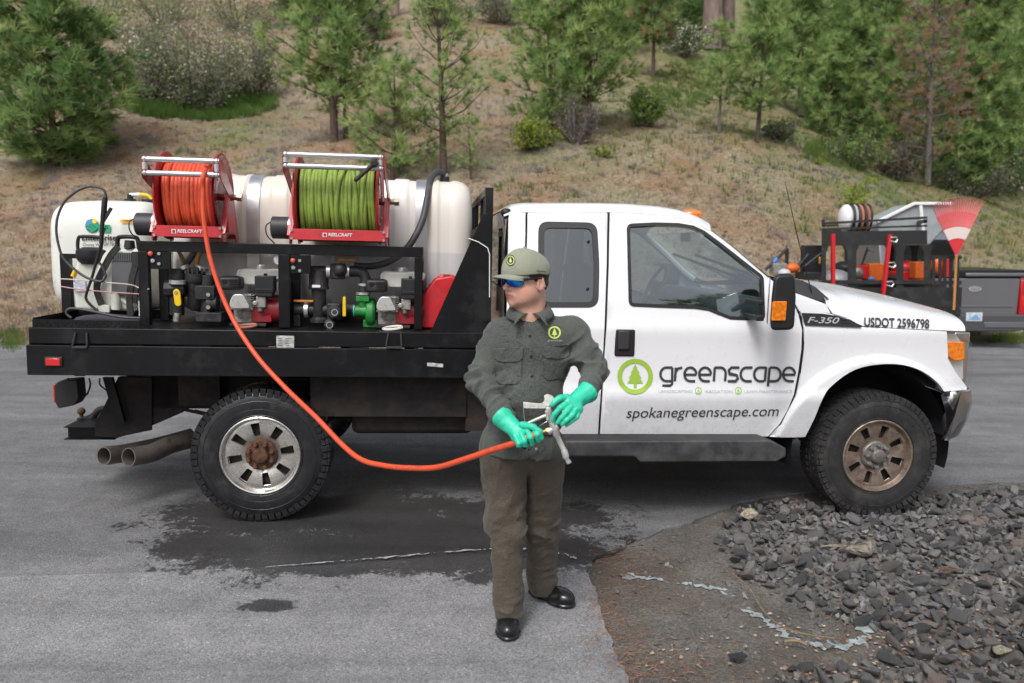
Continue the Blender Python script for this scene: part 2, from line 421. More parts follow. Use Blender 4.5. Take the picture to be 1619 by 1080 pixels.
def axis_pts(lo, hi, c, fine, grow):
    out = [c]; s = fine; x = c
    while x < hi: x += s; out.append(x); s = s * grow
    s = fine; x = c
    while x > lo: x -= s; out.insert(0, x); s = s * grow
    return np.array(out)
X = axis_pts(-120, 120, 2.0, .10, 1.018); Y = axis_pts(-60, 150, 5.0, .10, 1.018)
GX, GY = np.meshgrid(X, Y, indexing='ij')
# the crushed-stone bed outline (world xy) and the shape of the old asphalt edge
edge_px = [(1000, 1300), (996, 1180), (990, 1080), (968, 1020), (948, 960), (936, 915), (930, 893), (940, 876), (975, 868), (1010, 850), (1075, 828), (1150, 800), (1210, 783), (1290, 776), (1400, 772), (1500, 766), (1619, 760), (1800, 752), (2100, 742)]
EDGE = [flat_at(*p)[:2] for p in edge_px]
def smooth_jag(P, k, amp, seed):
    Q = np.array(catmull(P, k)); t = np.arange(len(Q)); rs = np.random.RandomState(seed)
    n1 = vnoise(np.stack([Q[:, 0] * 6, Q[:, 1] * 6, t * 0], -1), 1, seed); n2 = vnoise(np.stack([Q[:, 0] * 23, Q[:, 1] * 23, t * 0], -1), 1, seed + 3)
    d = np.gradient(Q, axis=0); nn = np.stack([-d[:, 1], d[:, 0]], 1); nn /= np.linalg.norm(nn, axis=1)[:, None] + 1e-9
    return Q + nn * (amp * (n1 + .5 * n2))[:, None]
EJ = smooth_jag(EDGE, 22, .022, 5)
BED = np.vstack([EJ, [[EJ[-1][0], 1.0], [EJ[0][0] - .1, 1.0]]])
def inside(px, py, poly):
    px = np.atleast_1d(np.asarray(px, float)); py = np.atleast_1d(np.asarray(py, float)); Q = np.asarray([(p[0], p[1]) for p in poly], float); Q2 = np.roll(Q, -1, 0)
    r = np.zeros(len(px), bool); ch_ = max(1, int(2e6 // len(Q))); dy_ = np.where(Q2[:, 1] == Q[:, 1], 1e-12, Q2[:, 1] - Q[:, 1]); sl = (Q2[:, 0] - Q[:, 0]) / dy_
    for i in range(0, len(px), ch_):
        x = px[i:i + ch_, None]; y = py[i:i + ch_, None]; c_ = ((Q[None, :, 1] > y) != (Q2[None, :, 1] > y)) & (x < sl[None] * (y - Q[None, :, 1]) + Q[None, :, 0]); r[i:i + ch_] = (c_.sum(1) % 2) == 1
    return r
GZ = g(GX, GY) - .05
V = np.stack([GX, GY, GZ], -1).reshape(-1, 3); nx, ny = GX.shape
I = np.arange(nx * ny).reshape(nx, ny); Fq = np.stack([I[:-1, :-1], I[1:, :-1], I[1:, 1:], I[:-1, 1:]], -1).reshape(-1, 4)
ground = mesh_obj('ground', V, Fq, m_hill, smooth=180); tag(ground, kind='structure')
ROADW = g(np.array([0.]), np.array([0.]))
def sheet(name, poly, sp, zo, m, skirt=.04, rough=.0, kind='structure', dens=None, label=None, zf=None):
    poly = [Vector((float(p[0]), float(p[1]))) for p in poly]; P = np.array([tuple(p) for p in poly])
    lo = P.min(0); hi = P.max(0); xs = np.arange(lo[0] + sp / 2, hi[0], sp); ys = np.arange(lo[1] + sp / 2, hi[1], sp)
    A, B = np.meshgrid(xs, ys, indexing='ij'); A = A.ravel() + (np.random.RandomState(2).rand(A.size) - .5) * sp * .3; B = B.ravel() + (np.random.RandomState(3).rand(B.size) - .5) * sp * .3
    k = inside(A, B, P); pts = poly + [Vector((a, b)) for a, b in zip(A[k], B[k])]
    r = delaunay_2d_cdt(pts, [], [list(range(len(poly)))], 1, 1e-6)
    vv = np.array([tuple(v) for v in r[0]]); ff = [tuple(f) for f in r[2]]
    zz = (zf or g)(vv[:, 0], vv[:, 1]) + zo
    V = [(a, b, c_) for (a, b), c_ in zip(vv, zz)]
    if skirt:
        bnd = {}
        for f in ff:
            for i in range(len(f)):
                e = (f[i], f[(i + 1) % len(f)])
                if (e[1], e[0]) in bnd: del bnd[(e[1], e[0])]
                else: bnd[e] = 1
        mp = {}
        for a, b in list(bnd):
            for q in (a, b):
                if q not in mp: mp[q] = len(V); V.append((V[q][0], V[q][1], V[q][2] - skirt))
            ff.append((b, a, mp[a], mp[b]))
    o = mesh_obj(name, V, ff, m, smooth=50); tag(o, label, kind=kind); return o
# road: everything from the near verge to the foot of the hill, minus the stone bed
far = [(x, float(y0_of(np.array(x))) - .35 + .12 * mnoise.noise(Vector((x * 1.3, 3, 0))) + .05 * mnoise.noise(Vector((x * 6, 1, 0)))) for x in np.arange(40, -60.1, -.35)]
seam_px = [(930, 893), (860, 884), (760, 876), (640, 884), (520, 893), (380, 898), (200, 905), (0, 912), (-300, 925), (-1200, 960)]
seam = [tuple(flat_at(*p)[:2]) for p in seam_px]
ji = int(np.argmin(np.linalg.norm(EJ - np.array(seam[0]), axis=1)))
upper = [tuple(p) for p in EJ[ji:]]
road_poly = [(-60, seam[-1][1])] + seam[::-1][:-1] + upper + [(40, upper[-1][1])] + far
sheet('road', road_poly, .45, -.010, m_road, skirt=.05)
lower = [tuple(p) for p in EJ[:ji + 1]]
old_poly = [(-60, -6), (lower[0][0], -6)] + lower + seam[1:] + [(-60, seam[-1][1])]
def _oldz(x, y): return g(x, y)
sheet('driveway', old_poly, .35, -.002, m_old, skirt=.05)
# ================================================================== WHITE FLATBED TRUCK
_n = NG('white_paint'); _z = _n.N.new('ShaderNodeSeparateXYZ'); _n.L.new(_n.tc, _z.inputs[0])
_f = _n.math('MULTIPLY', _n.rng(_z.outputs['Z'], .92, .52, 0, 1), _n.ramp(_n.noise(14, 8, .75), [(.48, 0), (.66, 1)])); _sp = _n.math('MULTIPLY', _n.rng(_z.outputs['Z'], 1.0, .5, 0, 1), _n.ramp(_n.noise(90, 3, .8), [(.60, 0), (.68, 1)]))
_c = _n.mix(_n.rng(_n.noise(1.6, 6, .7), .45, .75, 0, 1), (.78, .79, .825), (.80, .81, .84)); _c = _n.mix(_n.math('MULTIPLY', _f, .30), _c, (.34, .29, .24)); _c = _n.mix(_n.math('MULTIPLY', _sp, .45), _c, (.16, .12, .09))
_n.set('Base Color', _c); _n.set('Coat Weight', .8); _n.set('Coat Roughness', .05); _n.set('Roughness', _n.rng(_n.math('ADD', _f, _n.noise(5, 5)), .4, 1.4, .26, .7)); _n.set('Normal', _n.bump(_n.noise(1.6, 2), .0015)); m_white = _n.m
m_whiteplain = mat('white_enamel', (.78, .78, .77), .4)
m_blk = mat('black_coated_steel', (.0045, .0048, .0062), .40, var=.3, vs_=6, dirt=(.018, .017, .018), dscale=4, damt=.28, bump=.0005, bs=120, spec=.3)
m_under = mat('rusty_underbody', (.010, .0085, .0075), .8, var=.5, vs_=9, dirt=(.040, .024, .016), dscale=7, damt=.5, bump=.003, bs=40)
m_plast = mat('black_plastic', (.012, .012, .014), .5, bump=.0004, bs=300)
m_trim = mat('grey_black_trim', (.03, .031, .034), .55)
m_gap = mat('panel_gap', (.006, .006, .007), .9)
m_chrome = mat('chrome', (.72, .72, .73), .08, metal=1)
m_steel = mat('brushed_steel', (.60, .60, .61), .36, metal=.75, rvar=.1)
m_zinc = mat('zinc_bolt', (.5, .5, .49), .4, metal=.9)
m_rubber = mat('tyre_rubber', (.020, .020, .021), .7, var=.25, vs_=14, dirt=(.062, .058, .052), dscale=6, damt=.35, bump=.0012, bs=110)
m_rubwet = mat('wet_tyre_rubber', (.014, .014, .017), .3, var=.25, vs_=14, dirt=(.035, .033, .03), dscale=8, damt=.30, bump=.0012, bs=110)
m_rimA = mat('polished_rim', (.62, .60, .57), .26, metal=.85, var=.12, vs_=14, dirt=(.20, .15, .11), dscale=14, damt=.25)
m_rimB = mat('brake_dust_rim', (.30, .235, .19), .42, metal=.6, var=.25, vs_=10, dirt=(.10, .07, .05), dscale=16, damt=.5)
m_rust = mat('rust', (.09, .04, .022), .85, var=.5, vs_=30, bump=.002, bs=90)
m_exh = mat('exhaust_steel', (.23, .20, .18), .5, metal=.6, var=.4, vs_=9, dirt=(.09, .07, .055), dscale=9, damt=.5)
m_dark = mat('cab_interior', (.16, .17, .18), .8)
m_red = mat('red_lens', (.5, .01, .008), .15, coat=1, emit=(.6, .01, .01, .15))
m_amber = mat('amber_lens', (.75, .20, .012), .2, coat=1, var=.25, vs_=60)
m_letter = mat('charcoal_vinyl', (.045, .047, .055), .4)
m_lime = mat('green_vinyl', (.33, .52, .06), .4)
m_palegrey = mat('pale_grey_vinyl', (.42, .43, .46), .4)
m_step = mat('step_plastic', (.034, .035, .039), .6, var=.25, vs_=10, dirt=(.085, .082, .08), dscale=5, damt=.45, bump=.0008, bs=160)
def glassmat(name, tint, r=.02, alpha=.45):
    m, N, L, p = nodes_of(name); N.remove(p); o = N['Material Output']
    tr = N.new('ShaderNodeBsdfTransparent'); tr.inputs[0].default_value = rgb(tint); gl = N.new('ShaderNodeBsdfGlossy'); gl.inputs['Roughness'].default_value = r; gl.inputs[0].default_value = (.9, .95, .95, 1)
    fr = N.new('ShaderNodeLayerWeight'); pw = N.new('ShaderNodeMath'); pw.operation = 'POWER'; pw.inputs[1].default_value = 4.5; L.new(fr.outputs['Facing'], pw.inputs[0]); mr = N.new('ShaderNodeMapRange'); mr.inputs[1].default_value = 0; mr.inputs[2].default_value = 1; mr.inputs[3].default_value = alpha * .36; mr.inputs[4].default_value = .95
    L.new(pw.outputs[0], mr.inputs[0]); mx = N.new('ShaderNodeMixShader'); L.new(mr.outputs[0], mx.inputs[0]); L.new(tr.outputs[0], mx.inputs[1]); L.new(gl.outputs[0], mx.inputs[2]); L.new(mx.outputs[0], o.inputs[0]); MATS[name] = m; return m
m_glass = glassmat('tinted_side_glass', (.50, .60, .60), alpha=.5)
m_glass2 = glassmat('privacy_glass', (.13, .19, .20), alpha=.42)
m_lens = glassmat('clear_lens', (.96, .97, .98), alpha=.25)

truck = Thing('flatbed_truck', 'white extended-cab work truck with black steel flatbed, parked side-on behind the man', 'truck', (0, 0, 0), TRUCK)
YC = 1.03
_kz = [.40, .55, .70, .80, .835, .875, 1.0, 1.15, 1.25, 1.285, 1.315, 1.40, 1.46, 1.52, 1.90, 1.98, 2.03, 2.06]
_ky = [.135, .088, .050, .026, .025, .040, .046, .043, .037, .040, .054, .068, .078, .094, .200, .225, .27, .34]
def f0(z):
    z = np.asarray(z, float); r = 0
    for d, w_ in ((-.014, .25), (0, .5), (.014, .25)): r = r + w_ * np.interp(z + d, _kz, _ky)
    return r
HUBX = WB
def fside(x, z):
    x = np.asarray(x, float); z = np.asarray(z, float); y = f0(z)
    r = np.hypot((x - HUBX + .02) * .98, z - .40)
    fl = np.clip((.705 - r) / .035, 0, 1); fl = fl * fl * (3 - 2 * fl)
    fl = np.where(z < .45, 0, fl) * np.where(x > 3.3, 1, 0)
    base = np.where(x > 3.55, np.clip((x - 3.55) / .2, 0, 1), 0)
    y = y - .045 * fl
    y = y + np.clip((x - 4.60) / .20, 0, 1) ** 2 * .05          # the nose turns in
    return y
def P2(px, py):
    y = .03
    for _ in range(4): x, z = T(px, py, y); y = float(fside(x, z))
    return x, z
def _mir_note(): pass
def mirror_y(o, name=None):
    c = o.copy(); c.data = o.data.copy(); col.objects.link(c); c.name = name or o.name
    for v in c.data.vertices: v.co.y = 2 * YC - v.co.y
    c.data.flip_normals(); return c
def cdt(outer, holes=(), sp=.04):
    outer = [Vector((float(a), float(b))) for a, b in outer]; holes = [[Vector((float(a), float(b))) for a, b in h] for h in holes]
    P = np.array([tuple(p) for p in outer]); lo = P.min(0); hi = P.max(0)
    A, B = np.meshgrid(np.arange(lo[0] + sp / 2, hi[0], sp), np.arange(lo[1] + sp / 2, hi[1], sp), indexing='ij'); A = A.ravel(); B = B.ravel()
    k = inside(A, B, P)
    for h in holes: k &= ~inside(A, B, [tuple(q) for q in h])
    pts = list(outer); faces = [list(range(len(outer)))]
    for h in holes: faces.append(list(range(len(pts), len(pts) + len(h)))); pts += h
    ni = len(pts); pts += [Vector((a, b)) for a, b in zip(A[k], B[k])]
    r = delaunay_2d_cdt(pts, [], faces, 1, 1e-6)
    vv = np.array([tuple(v) for v in r[0]]); ff = [tuple(f) for f in r[2]]
    C_ = np.array([vv[list(f)].mean(0) for f in ff]); ok = inside(C_[:, 0], C_[:, 1], P)
    for h in holes: ok &= ~inside(C_[:, 0], C_[:, 1], [tuple(q) for q in h])
    return vv, [f for f, o_ in zip(ff, ok) if o_]
def skin(name, outer, holes, m, parent, yf=fside, off=0, sp=.035, fl=.022, far=True, **k):
    vv, ff = cdt(outer, holes, sp); V = [(a, float(yf(a, b)) + off, b) for a, b in vv]
    bnd = {}
    for f in ff:
        for i in range(len(f)):
            e = (f[i], f[(i + 1) % len(f)])
            if (e[1], e[0]) in bnd: del bnd[(e[1], e[0])]
            else: bnd[e] = 1
    mp = {}; ff = list(ff)
    for a, b in list(bnd):
        for q in (a, b):
            if q not in mp: mp[q] = len(V); V.append((V[q][0], V[q][1] + fl, V[q][2]))
        ff.append((b, a, mp[a], mp[b]))
    o = mesh_obj(name, V, ff, m, parent, smooth=50, **k)
    if far: f_ = mirror_y(o); 
    return o
def pxs(L): return [P2(*p) for p in L]
def shrink(poly, d):
    P = np.array(poly); n_ = len(P); a = np.roll(P, 1, 0); b = np.roll(P, -1, 0); t = b - a; nn = np.stack([t[:, 1], -t[:, 0]], 1); nn /= np.linalg.norm(nn, axis=1)[:, None] + 1e-9
    ar = .5 * np.sum(P[:, 0] * b[:, 1] - b[:, 0] * P[:, 1]); return P + nn * (-d if ar > 0 else d)
# ---- cab side panels
rwin = rpoly(pxs([(851, 350), (944, 352), (948, 420), (946, 487), (850, 487)]), .07, 6)
fwin_px = [(993, 356), (1035, 354), (1073, 355), (1096, 359), (1113, 367), (1140, 387), (1173, 413), (1205, 438), (1207, 503), (1180, 504), (1155, 503), (1137, 496), (1120, 489), (1098, 486), (1040, 484), (996, 482)]
fwin = rpoly(pxs(fwin_px), [.03] + [.0] * 6 + [.02, .02] + [0] * 6 + [.03], 4)
cab_corner = pxs([(804, 338), (831, 336), (829, 430), (826, 560), (824, 692), (800, 692), (801, 500)])
rear_door_o = pxs([(834, 336), (900, 335.5), (960.2, 336), (959.0, 420), (955.5, 520), (950.5, 610), (945, 692), (827, 692), (829, 560), (832, 430)])
front_door_o = pxs([(964, 336), (1000, 337), (1045, 340.5), (1080, 346.5), (1104, 355), (1128, 370), (1160, 395), (1195, 424), (1213, 440), (1238, 457), (1252, 474), (1262, 497), (1268, 521), (1267, 552), (1262, 588), (1255, 624), (1245, 648), (1232, 670), (1214, 690), (1100, 692), (948.5, 692), (954, 610), (959, 520), (963, 420)])
cab_c = skin('cab_side', rpoly(cab_corner, [.03, .01, 0, 0, .01, .04, 0]), [], m_white, truck)
rdoor = skin('rear_door', rpoly(rear_door_o, .012, 3), [rwin], m_white, truck)
fdoor = skin('front_door', rpoly(front_door_o, [.012, 0, 0, 0, 0, 0, 0, 0, .0] + [.0] * 10 + [.01, .02, 0, 0, 0], 3), [fwin], m_white, truck)
arch_px = [(1273, 691), (1288, 661), (1302, 628), (1322, 604), (1351, 585), (1383, 577), (1420, 576), (1449, 583), (1469, 594), (1485, 608), (1493, 619)]
fender_o = pxs([(1217, 690.5), (1236, 670), (1249.2, 648), (1259.6, 624), (1266.5, 588), (1271.4, 552), (1272.4, 521), (1267, 497), (1265, 492), (1290, 493), (1313, 496), (1340, 504), (1362, 517), (1497, 524), (1499, 568), (1512, 590), (1529, 612), (1528, 616)][:]) + catmull(pxs(arch_px[::-1]), 4)
fender = skin('front_fender', fender_o, [], m_white, truck, sp=.014, fl=.04)
# window trims and glass
def ring_skin(name, o_, i_, m, parent, off, **k):
    return skin(name, o_, [i_], m, parent, off=off, sp=.05, **k)
fw2 = catmull(fwin, 2, True)
ring_skin('window_seal', shrink(fwin, -.010), shrink(fwin, .012), m_plast, truck, -.004, fl=.012)
rring_in = shrink(rpoly(pxs([(861, 360), (936, 361), (940, 420), (938, 478), (860, 478)]), .05, 6), 0)
ring_skin('window_seal', rwin, rring_in, m_trim, truck, .004, fl=.012)
skin('window_glass', shrink(fwin, .006), [], m_glass, truck, off=.012, fl=.004, sp=.1)
skin('window_glass', shrink(rwin, .006), [], m_glass2, truck, off=.014, fl=.004, sp=.1)
b = MB()
for p in ((931, 382), (930, 457), (865, 416)):
    q = P2(*p); y = float(fside(*q)); b = MB(); b.cyl((q[0], y + .012, q[1]), (q[0], y - .004, q[1]), .011, .007, n=12); b.build('window_latch', m_plast, truck)
# ---- drip line z_d(x), roof
drip = [P2(*p) for p in [(804, 338), (831, 336), (900, 335.5), (960, 336), (1000, 337), (1045, 340.5), (1080, 346.5), (1104, 355), (1124, 367)]]
def zd(x): return float(np.interp(x, [d[0] for d in drip], [d[1] for d in drip]))
xs = list(np.linspace(drip[0][0] - .03, drip[-1][0], 22)); V = []; nk = 25
for i, x in enumerate(xs):
    z0 = zd(x) + .002; y0 = float(fside(x, z0)); s_end = max(0, (i - 15) / 6)
    for k in range(nk):
        s = k / (nk - 1); q = 1 - abs(2 * s - 1); y = y0 + (2 * (YC - y0)) * s
        prof = (1 - (1 - min(1, q * 1.0)) ** 7) ** .62
        rear = .05 * max(0, 1 - i / 1.5) ** 2
        V.append((x + .10 * (1 - (2 * s - 1) ** 2) * s_end, y, z0 + .078 * prof - rear * (.4 + .6 * prof)))
Fc = [(i * nk + k, (i + 1) * nk + k, (i + 1) * nk + k + 1, i * nk + k + 1) for i in range(len(xs) - 1) for k in range(nk - 1)]
mesh_obj('roof', V, Fc, m_white, truck, smooth=60)
# rear wall of the cab
b = MB(); xr = drip[0][0] - .03
prof = [(float(fside(xr, z)) + (.01 if z < 1.9 else 0), z) for z in (.56, .8, 1.0, 1.28, 1.45, 1.6, 1.9)] + [(.30, 1.985), (.45, 2.01)]
poly = prof + [(2 * YC - a, c_) for a, c_ in prof[::-1]]
vv, ff = cdt(rpoly(poly, .02, 2), [rpoly([(.26, 1.50), (.30, 1.90), (1.76, 1.90), (1.80, 1.50)], .06)], .15)
mesh_obj('rear_wall', [(xr + .0, a, c_) for a, c_ in vv], ff, m_white, truck)
b = MB(); b.prism(rpoly([(.255, 1.495), (.295, 1.905), (1.765, 1.905), (1.805, 1.495)], .06), xr + .006, xr + .012, 'x'); b.build('rear_window', m_glass2, truck)
b = MB(); b.ball((xr + .02, .29, 2.0), .03, sc=(1.3, 1, 1)); b.build('cargo_lamp', m_plast, truck)
# ---- windscreen
pil = [P2(*p) for p in [(1124, 366), (1157, 391), (1190, 419), (1216, 441), (1240, 458)]]
V = []; ns = 15
for t in range(9):
    q = t / 8 * 4; i = min(int(q), 3); f_ = q - i; x = pil[i][0] * (1 - f_) + pil[i + 1][0] * f_; z = pil[i][1] * (1 - f_) + pil[i + 1][1] * f_
    y = float(fside(x, z)) + .03; x += .015
    for s in range(ns):
        u = s / (ns - 1); V.append((x + (.12 + .09 * t / 8) * (1 - (2 * u - 1) ** 2), y + 2 * (YC - y) * u, z + .01))
Fc = [(i * ns + k, (i + 1) * ns + k, (i + 1) * ns + k + 1, i * ns + k + 1) for i in range(8) for k in range(ns - 1)]
mesh_obj('windscreen', V, Fc, glassmat('windscreen_glass', (.80, .86, .85), alpha=.25), truck, smooth=180)
# A pillars
for side in (0, 1):
    b = MB(); pts = []
    for (x, z) in pil:
        y = float(fside(x, z)) + .025; y = y if not side else 2 * YC - y; pts.append((x - .02, y, z - .01))
    b.tube(catmull(pts, 3), .028, 8); b.build('windscreen_pillar', m_white, truck)
# ---- hood
hb = [P2(*p) for p in [(1306, 481), (1313, 495), (1340, 503), (1362, 515.5), (1430, 519.5), (1497, 522.5), (1526, 523.5)]]
hb_x = [p[0] for p in hb]; hb_z = [p[1] for p in hb]
htop = [T(px, py, .62) for px, py in [(1235, 437), (1275, 443), (1340, 455), (1400, 470), (1440, 481), (1480, 494), (1505, 506), (1522, 517), (1530, 524)]]
def ztop(x): return float(np.interp(x, [p[0] for p in htop], [p[1] for p in htop]))
x0h = hb_x[0] + .0; x1h = hb_x[-1] + .0; V = []; nk = 41; nx_ = 34
for i in range(nx_):
    a = i / (nx_ - 1); a = 1 - (1 - a) ** 1.5
    xe = x0h + (x1h - x0h) * a; zb = float(np.interp(xe, hb_x, hb_z)); ye = float(fside(xe, zb)) - .002
    for k in range(nk):
        u = k / (nk - 1); s = 1 - abs(2 * u - 1); s = s ** 1.6
        dn = (1 - (1 - s) ** 2)
        x = xe + .13 * dn * max(0, a - .5) * 2 - .16 * dn * (1 - a) ** 2
        zt = ztop(min(xe + .0, htop[-1][0])) ; zt = max(zt, zb + .004)
        z = zb + (zt - zb) * (1 - (1 - s) ** 2.9) ** (1 / 2.1)
        z += .022 * math.exp(-((s - .62) / .12) ** 2) * math.sin(PI * min(1, a * 1.05)) * .8 + .014 * dn * (1 - a)
        yy_ = ye + (YC - ye) * s if u <= .5 else 2 * YC - (ye + (YC - ye) * s)
        V.append((x, yy_, z))
Fc = [(i * nk + k, (i + 1) * nk + k, (i + 1) * nk + k + 1, i * nk + k + 1) for i in range(nx_ - 1) for k in range(nk - 1)]
mesh_obj('hood', V, Fc, m_white, truck, smooth=60)
# cowl between windscreen and hood
cw = [P2(*p) for p in [(1240, 457), (1306, 481), (1313, 495), (1264, 492), (1254, 474)]]
skin('cowl_panel', cw, [], m_white, truck, fl=.03)
cp = [T3(1243, 440, .16), T3(1268, 444, .16), T3(1290, 455, .13), T3(1311, 474, .10), T3(1302, 478, .10), T3(1270, 470, .11), T3(1250, 458, .12)]
V = [tuple(p) for p in cp]; V = [(p[0], p[1], p[2] + .004) for p in V]
b = MB(); b.add(V, [tuple(range(7))]); b.add([(p[0], p[1] + .03, p[2] - .04) for p in V], [tuple(range(7))]);
o = b.build('cowl_trim', m_trim, truck)
b = MB(); b.add([(3.38, .13, 1.50), (3.50, .13, 1.47), (3.62, .3, 1.50), (3.66, YC, 1.53), (3.62, 1.76, 1.50), (3.50, 1.93, 1.47), (3.38, 1.93, 1.50), (3.46, YC, 1.56)], [(0, 1, 2, 3, 7), (7, 3, 4, 5, 6)]); b.build('wiper_cowl', m_plast, truck)
b = MB()
for y in (.55, 1.15):
    b.tube([(3.55, y, 1.50), (3.40, y + .15, 1.60), (3.22, y + .42, 1.70)], .006, 6); b.beam((3.50, y - .18, 1.56), (3.12, y + .52, 1.745), .012, .02)
b.build('wiper', m_plast, truck)
# ---- badge vent on the fender
vent = pxs([(1267, 494.5), (1300, 496), (1322, 499), (1342, 505.5), (1362, 517.5), (1272, 514)])
skin('fender_vent', rpoly(vent, .008, 3), [], m_plast, truck, off=-.013, sp=.05, fl=.03)
b = MB()
for k in range(2):
    yy_ = 504.5 + k * 4.6; a = P2(1328, yy_); c_ = P2(1336 + 8 * k, yy_ + .8)
    b.beam((a[0], fside(*a) - .016, a[1]), (c_[0], fside(*c_) - .016, c_[1]), .006, .006)
b.build('vent_slat', m_trim, truck)
# ---- lettering
def text_polys(s, shear=0, font=None):
    cu = bpy.data.curves.new('t', 'FONT'); cu.body = s; cu.size = 1; cu.shear = shear; cu.resolution_u = 6
    o = bpy.data.objects.new('t', cu); col.objects.link(o); bpy.context.view_layer.update()
    me = bpy.data.meshes.new_from_object(o.evaluated_get(bpy.context.evaluated_depsgraph_get()))
    V = np.array([tuple(v.co) for v in me.vertices]); Fc = [tuple(p.vertices) for p in me.polygons]
    bpy.data.objects.remove(o); bpy.data.curves.remove(cu); bpy.data.meshes.remove(me); return V, Fc
def bold(V, Fc, d):               # a heavier copy of a text mesh, pushed out a little each way
    VV = []; FF = []
    for k, (a, b_) in enumerate([(0, 0), (d, 0), (-d, 0), (0, d), (0, -d)]):
        n0 = len(VV); VV += [(v[0] + a, v[1] + b_, k * .00012) for v in V]; FF += [tuple(i + n0 for i in f) for f in Fc]
    return np.array(VV), FF
def decal_px(name, s, x0, x1, ybase, cap, m, parent, surf, off=-.004, shear=0, yb2=None, heavy=0):
    """text laid on a surface; its extent is given where the photograph shows it"""
    V, Fc = text_polys(s, shear); w0, w1 = V[:, 0].min(), V[:, 0].max(); hh = text_polys('x' if cap < 0 else 'H')[0][:, 1].max()
    if heavy: V, Fc = bold(V, Fc, heavy)
    else: V = np.column_stack([V[:, :2], np.zeros(len(V))])
    out = []
    for v in V:
        t = (v[0] - w0) / (w1 - w0); px = x0 + t * (x1 - x0); yb = ybase + (yb2 - ybase) * t if yb2 is not None else ybase
        p = surf(px, yb - v[1] / hh * abs(cap)); out.append((p[0], p[1] + off - v[2], p[2]))
    return mesh_obj(name, out, Fc, m, parent, flat=True)
def S_side(px, py): x, z = P2(px, py); return x, float(fside(x, z)), z
decal_px('lettering', 'spokanegreenscape.com', 990, 1231, 660.5, -10.5, m_letter, truck, S_side, shear=.22, yb2=657.5)
decal_px('lettering', 'LANDSCAPING', 1041, 1094, 620.5, 4.2, m_palegrey, truck, S_side, yb2=620.5)
decal_px('lettering', 'IRRIGATION', 1114, 1158, 621, 4.2, m_palegrey, truck, S_side)
decal_px('lettering', 'LAWN MAINTENANCE', 1176, 1252, 621, 4.2, m_palegrey, truck, S_side, yb2=621)
def S_hood(px, py):               # side of the hood
    x, z = T(px, py, .06); zb = float(np.interp(x, hb_x, hb_z)); zt = ztop(x); r = min(.97, max(0, (z - zb) / (zt - zb)))
    s = 1 - (1 - r ** 2.1) ** (1 / 2.9); ye = float(fside(x, zb)) - .002
    x, z = T(px, py, ye + (YC - ye) * s); return x, ye + (YC - ye) * s, z
decal_px('lettering', 'USDOT 2596798', 1366, 1468, 515.5, 13.5, m_letter, truck, S_hood, off=-.007, heavy=.032, yb2=518.5)
decal_px('lettering', 'F-350', 1275, 1325, 510, 9, m_palegrey, truck, S_side, off=-.0165, shear=.3, heavy=.012, yb2=511)
def ribbon(paths, wd, fpx, name, m, parent, off=-.004):
    b = MB(); k = 0
    for P in paths:
        P = [np.array(p, float) for p in P]; n_ = len(P); L_ = []; R_ = []
        for i in range(n_):
            d = P[min(i + 1, n_ - 1)] - P[max(i - 1, 0)]; d /= np.linalg.norm(d) + 1e-9; nn = np.array([-d[1], d[0]])
            if 0 < i < n_ - 1:
                d1 = P[i] - P[i - 1]; d1 /= np.linalg.norm(d1); c_ = max(.5, abs(np.dot(nn, [-d1[1], d1[0]]))); nn = nn / c_
            L_.append(P[i] + nn * wd / 2); R_.append(P[i] - nn * wd / 2)
        q = [fpx(*p) for p in L_ + R_]; b.add([(a[0], a[1] + off - k * .0002, a[2]) for a in q], [(i, i + 1, n_ + i + 1, n_ + i) for i in range(n_ - 1)]); k += 1
    return mesh_obj(name, b.v, b.f, m, parent, flat=True)
def arc(cx, cy, rx, ry, a0, a1, n_=16): return [(cx + rx * math.cos(R(a0 + (a1 - a0) * i / n_)), cy + ry * math.sin(R(a0 + (a1 - a0) * i / n_))) for i in range(n_ + 1)]
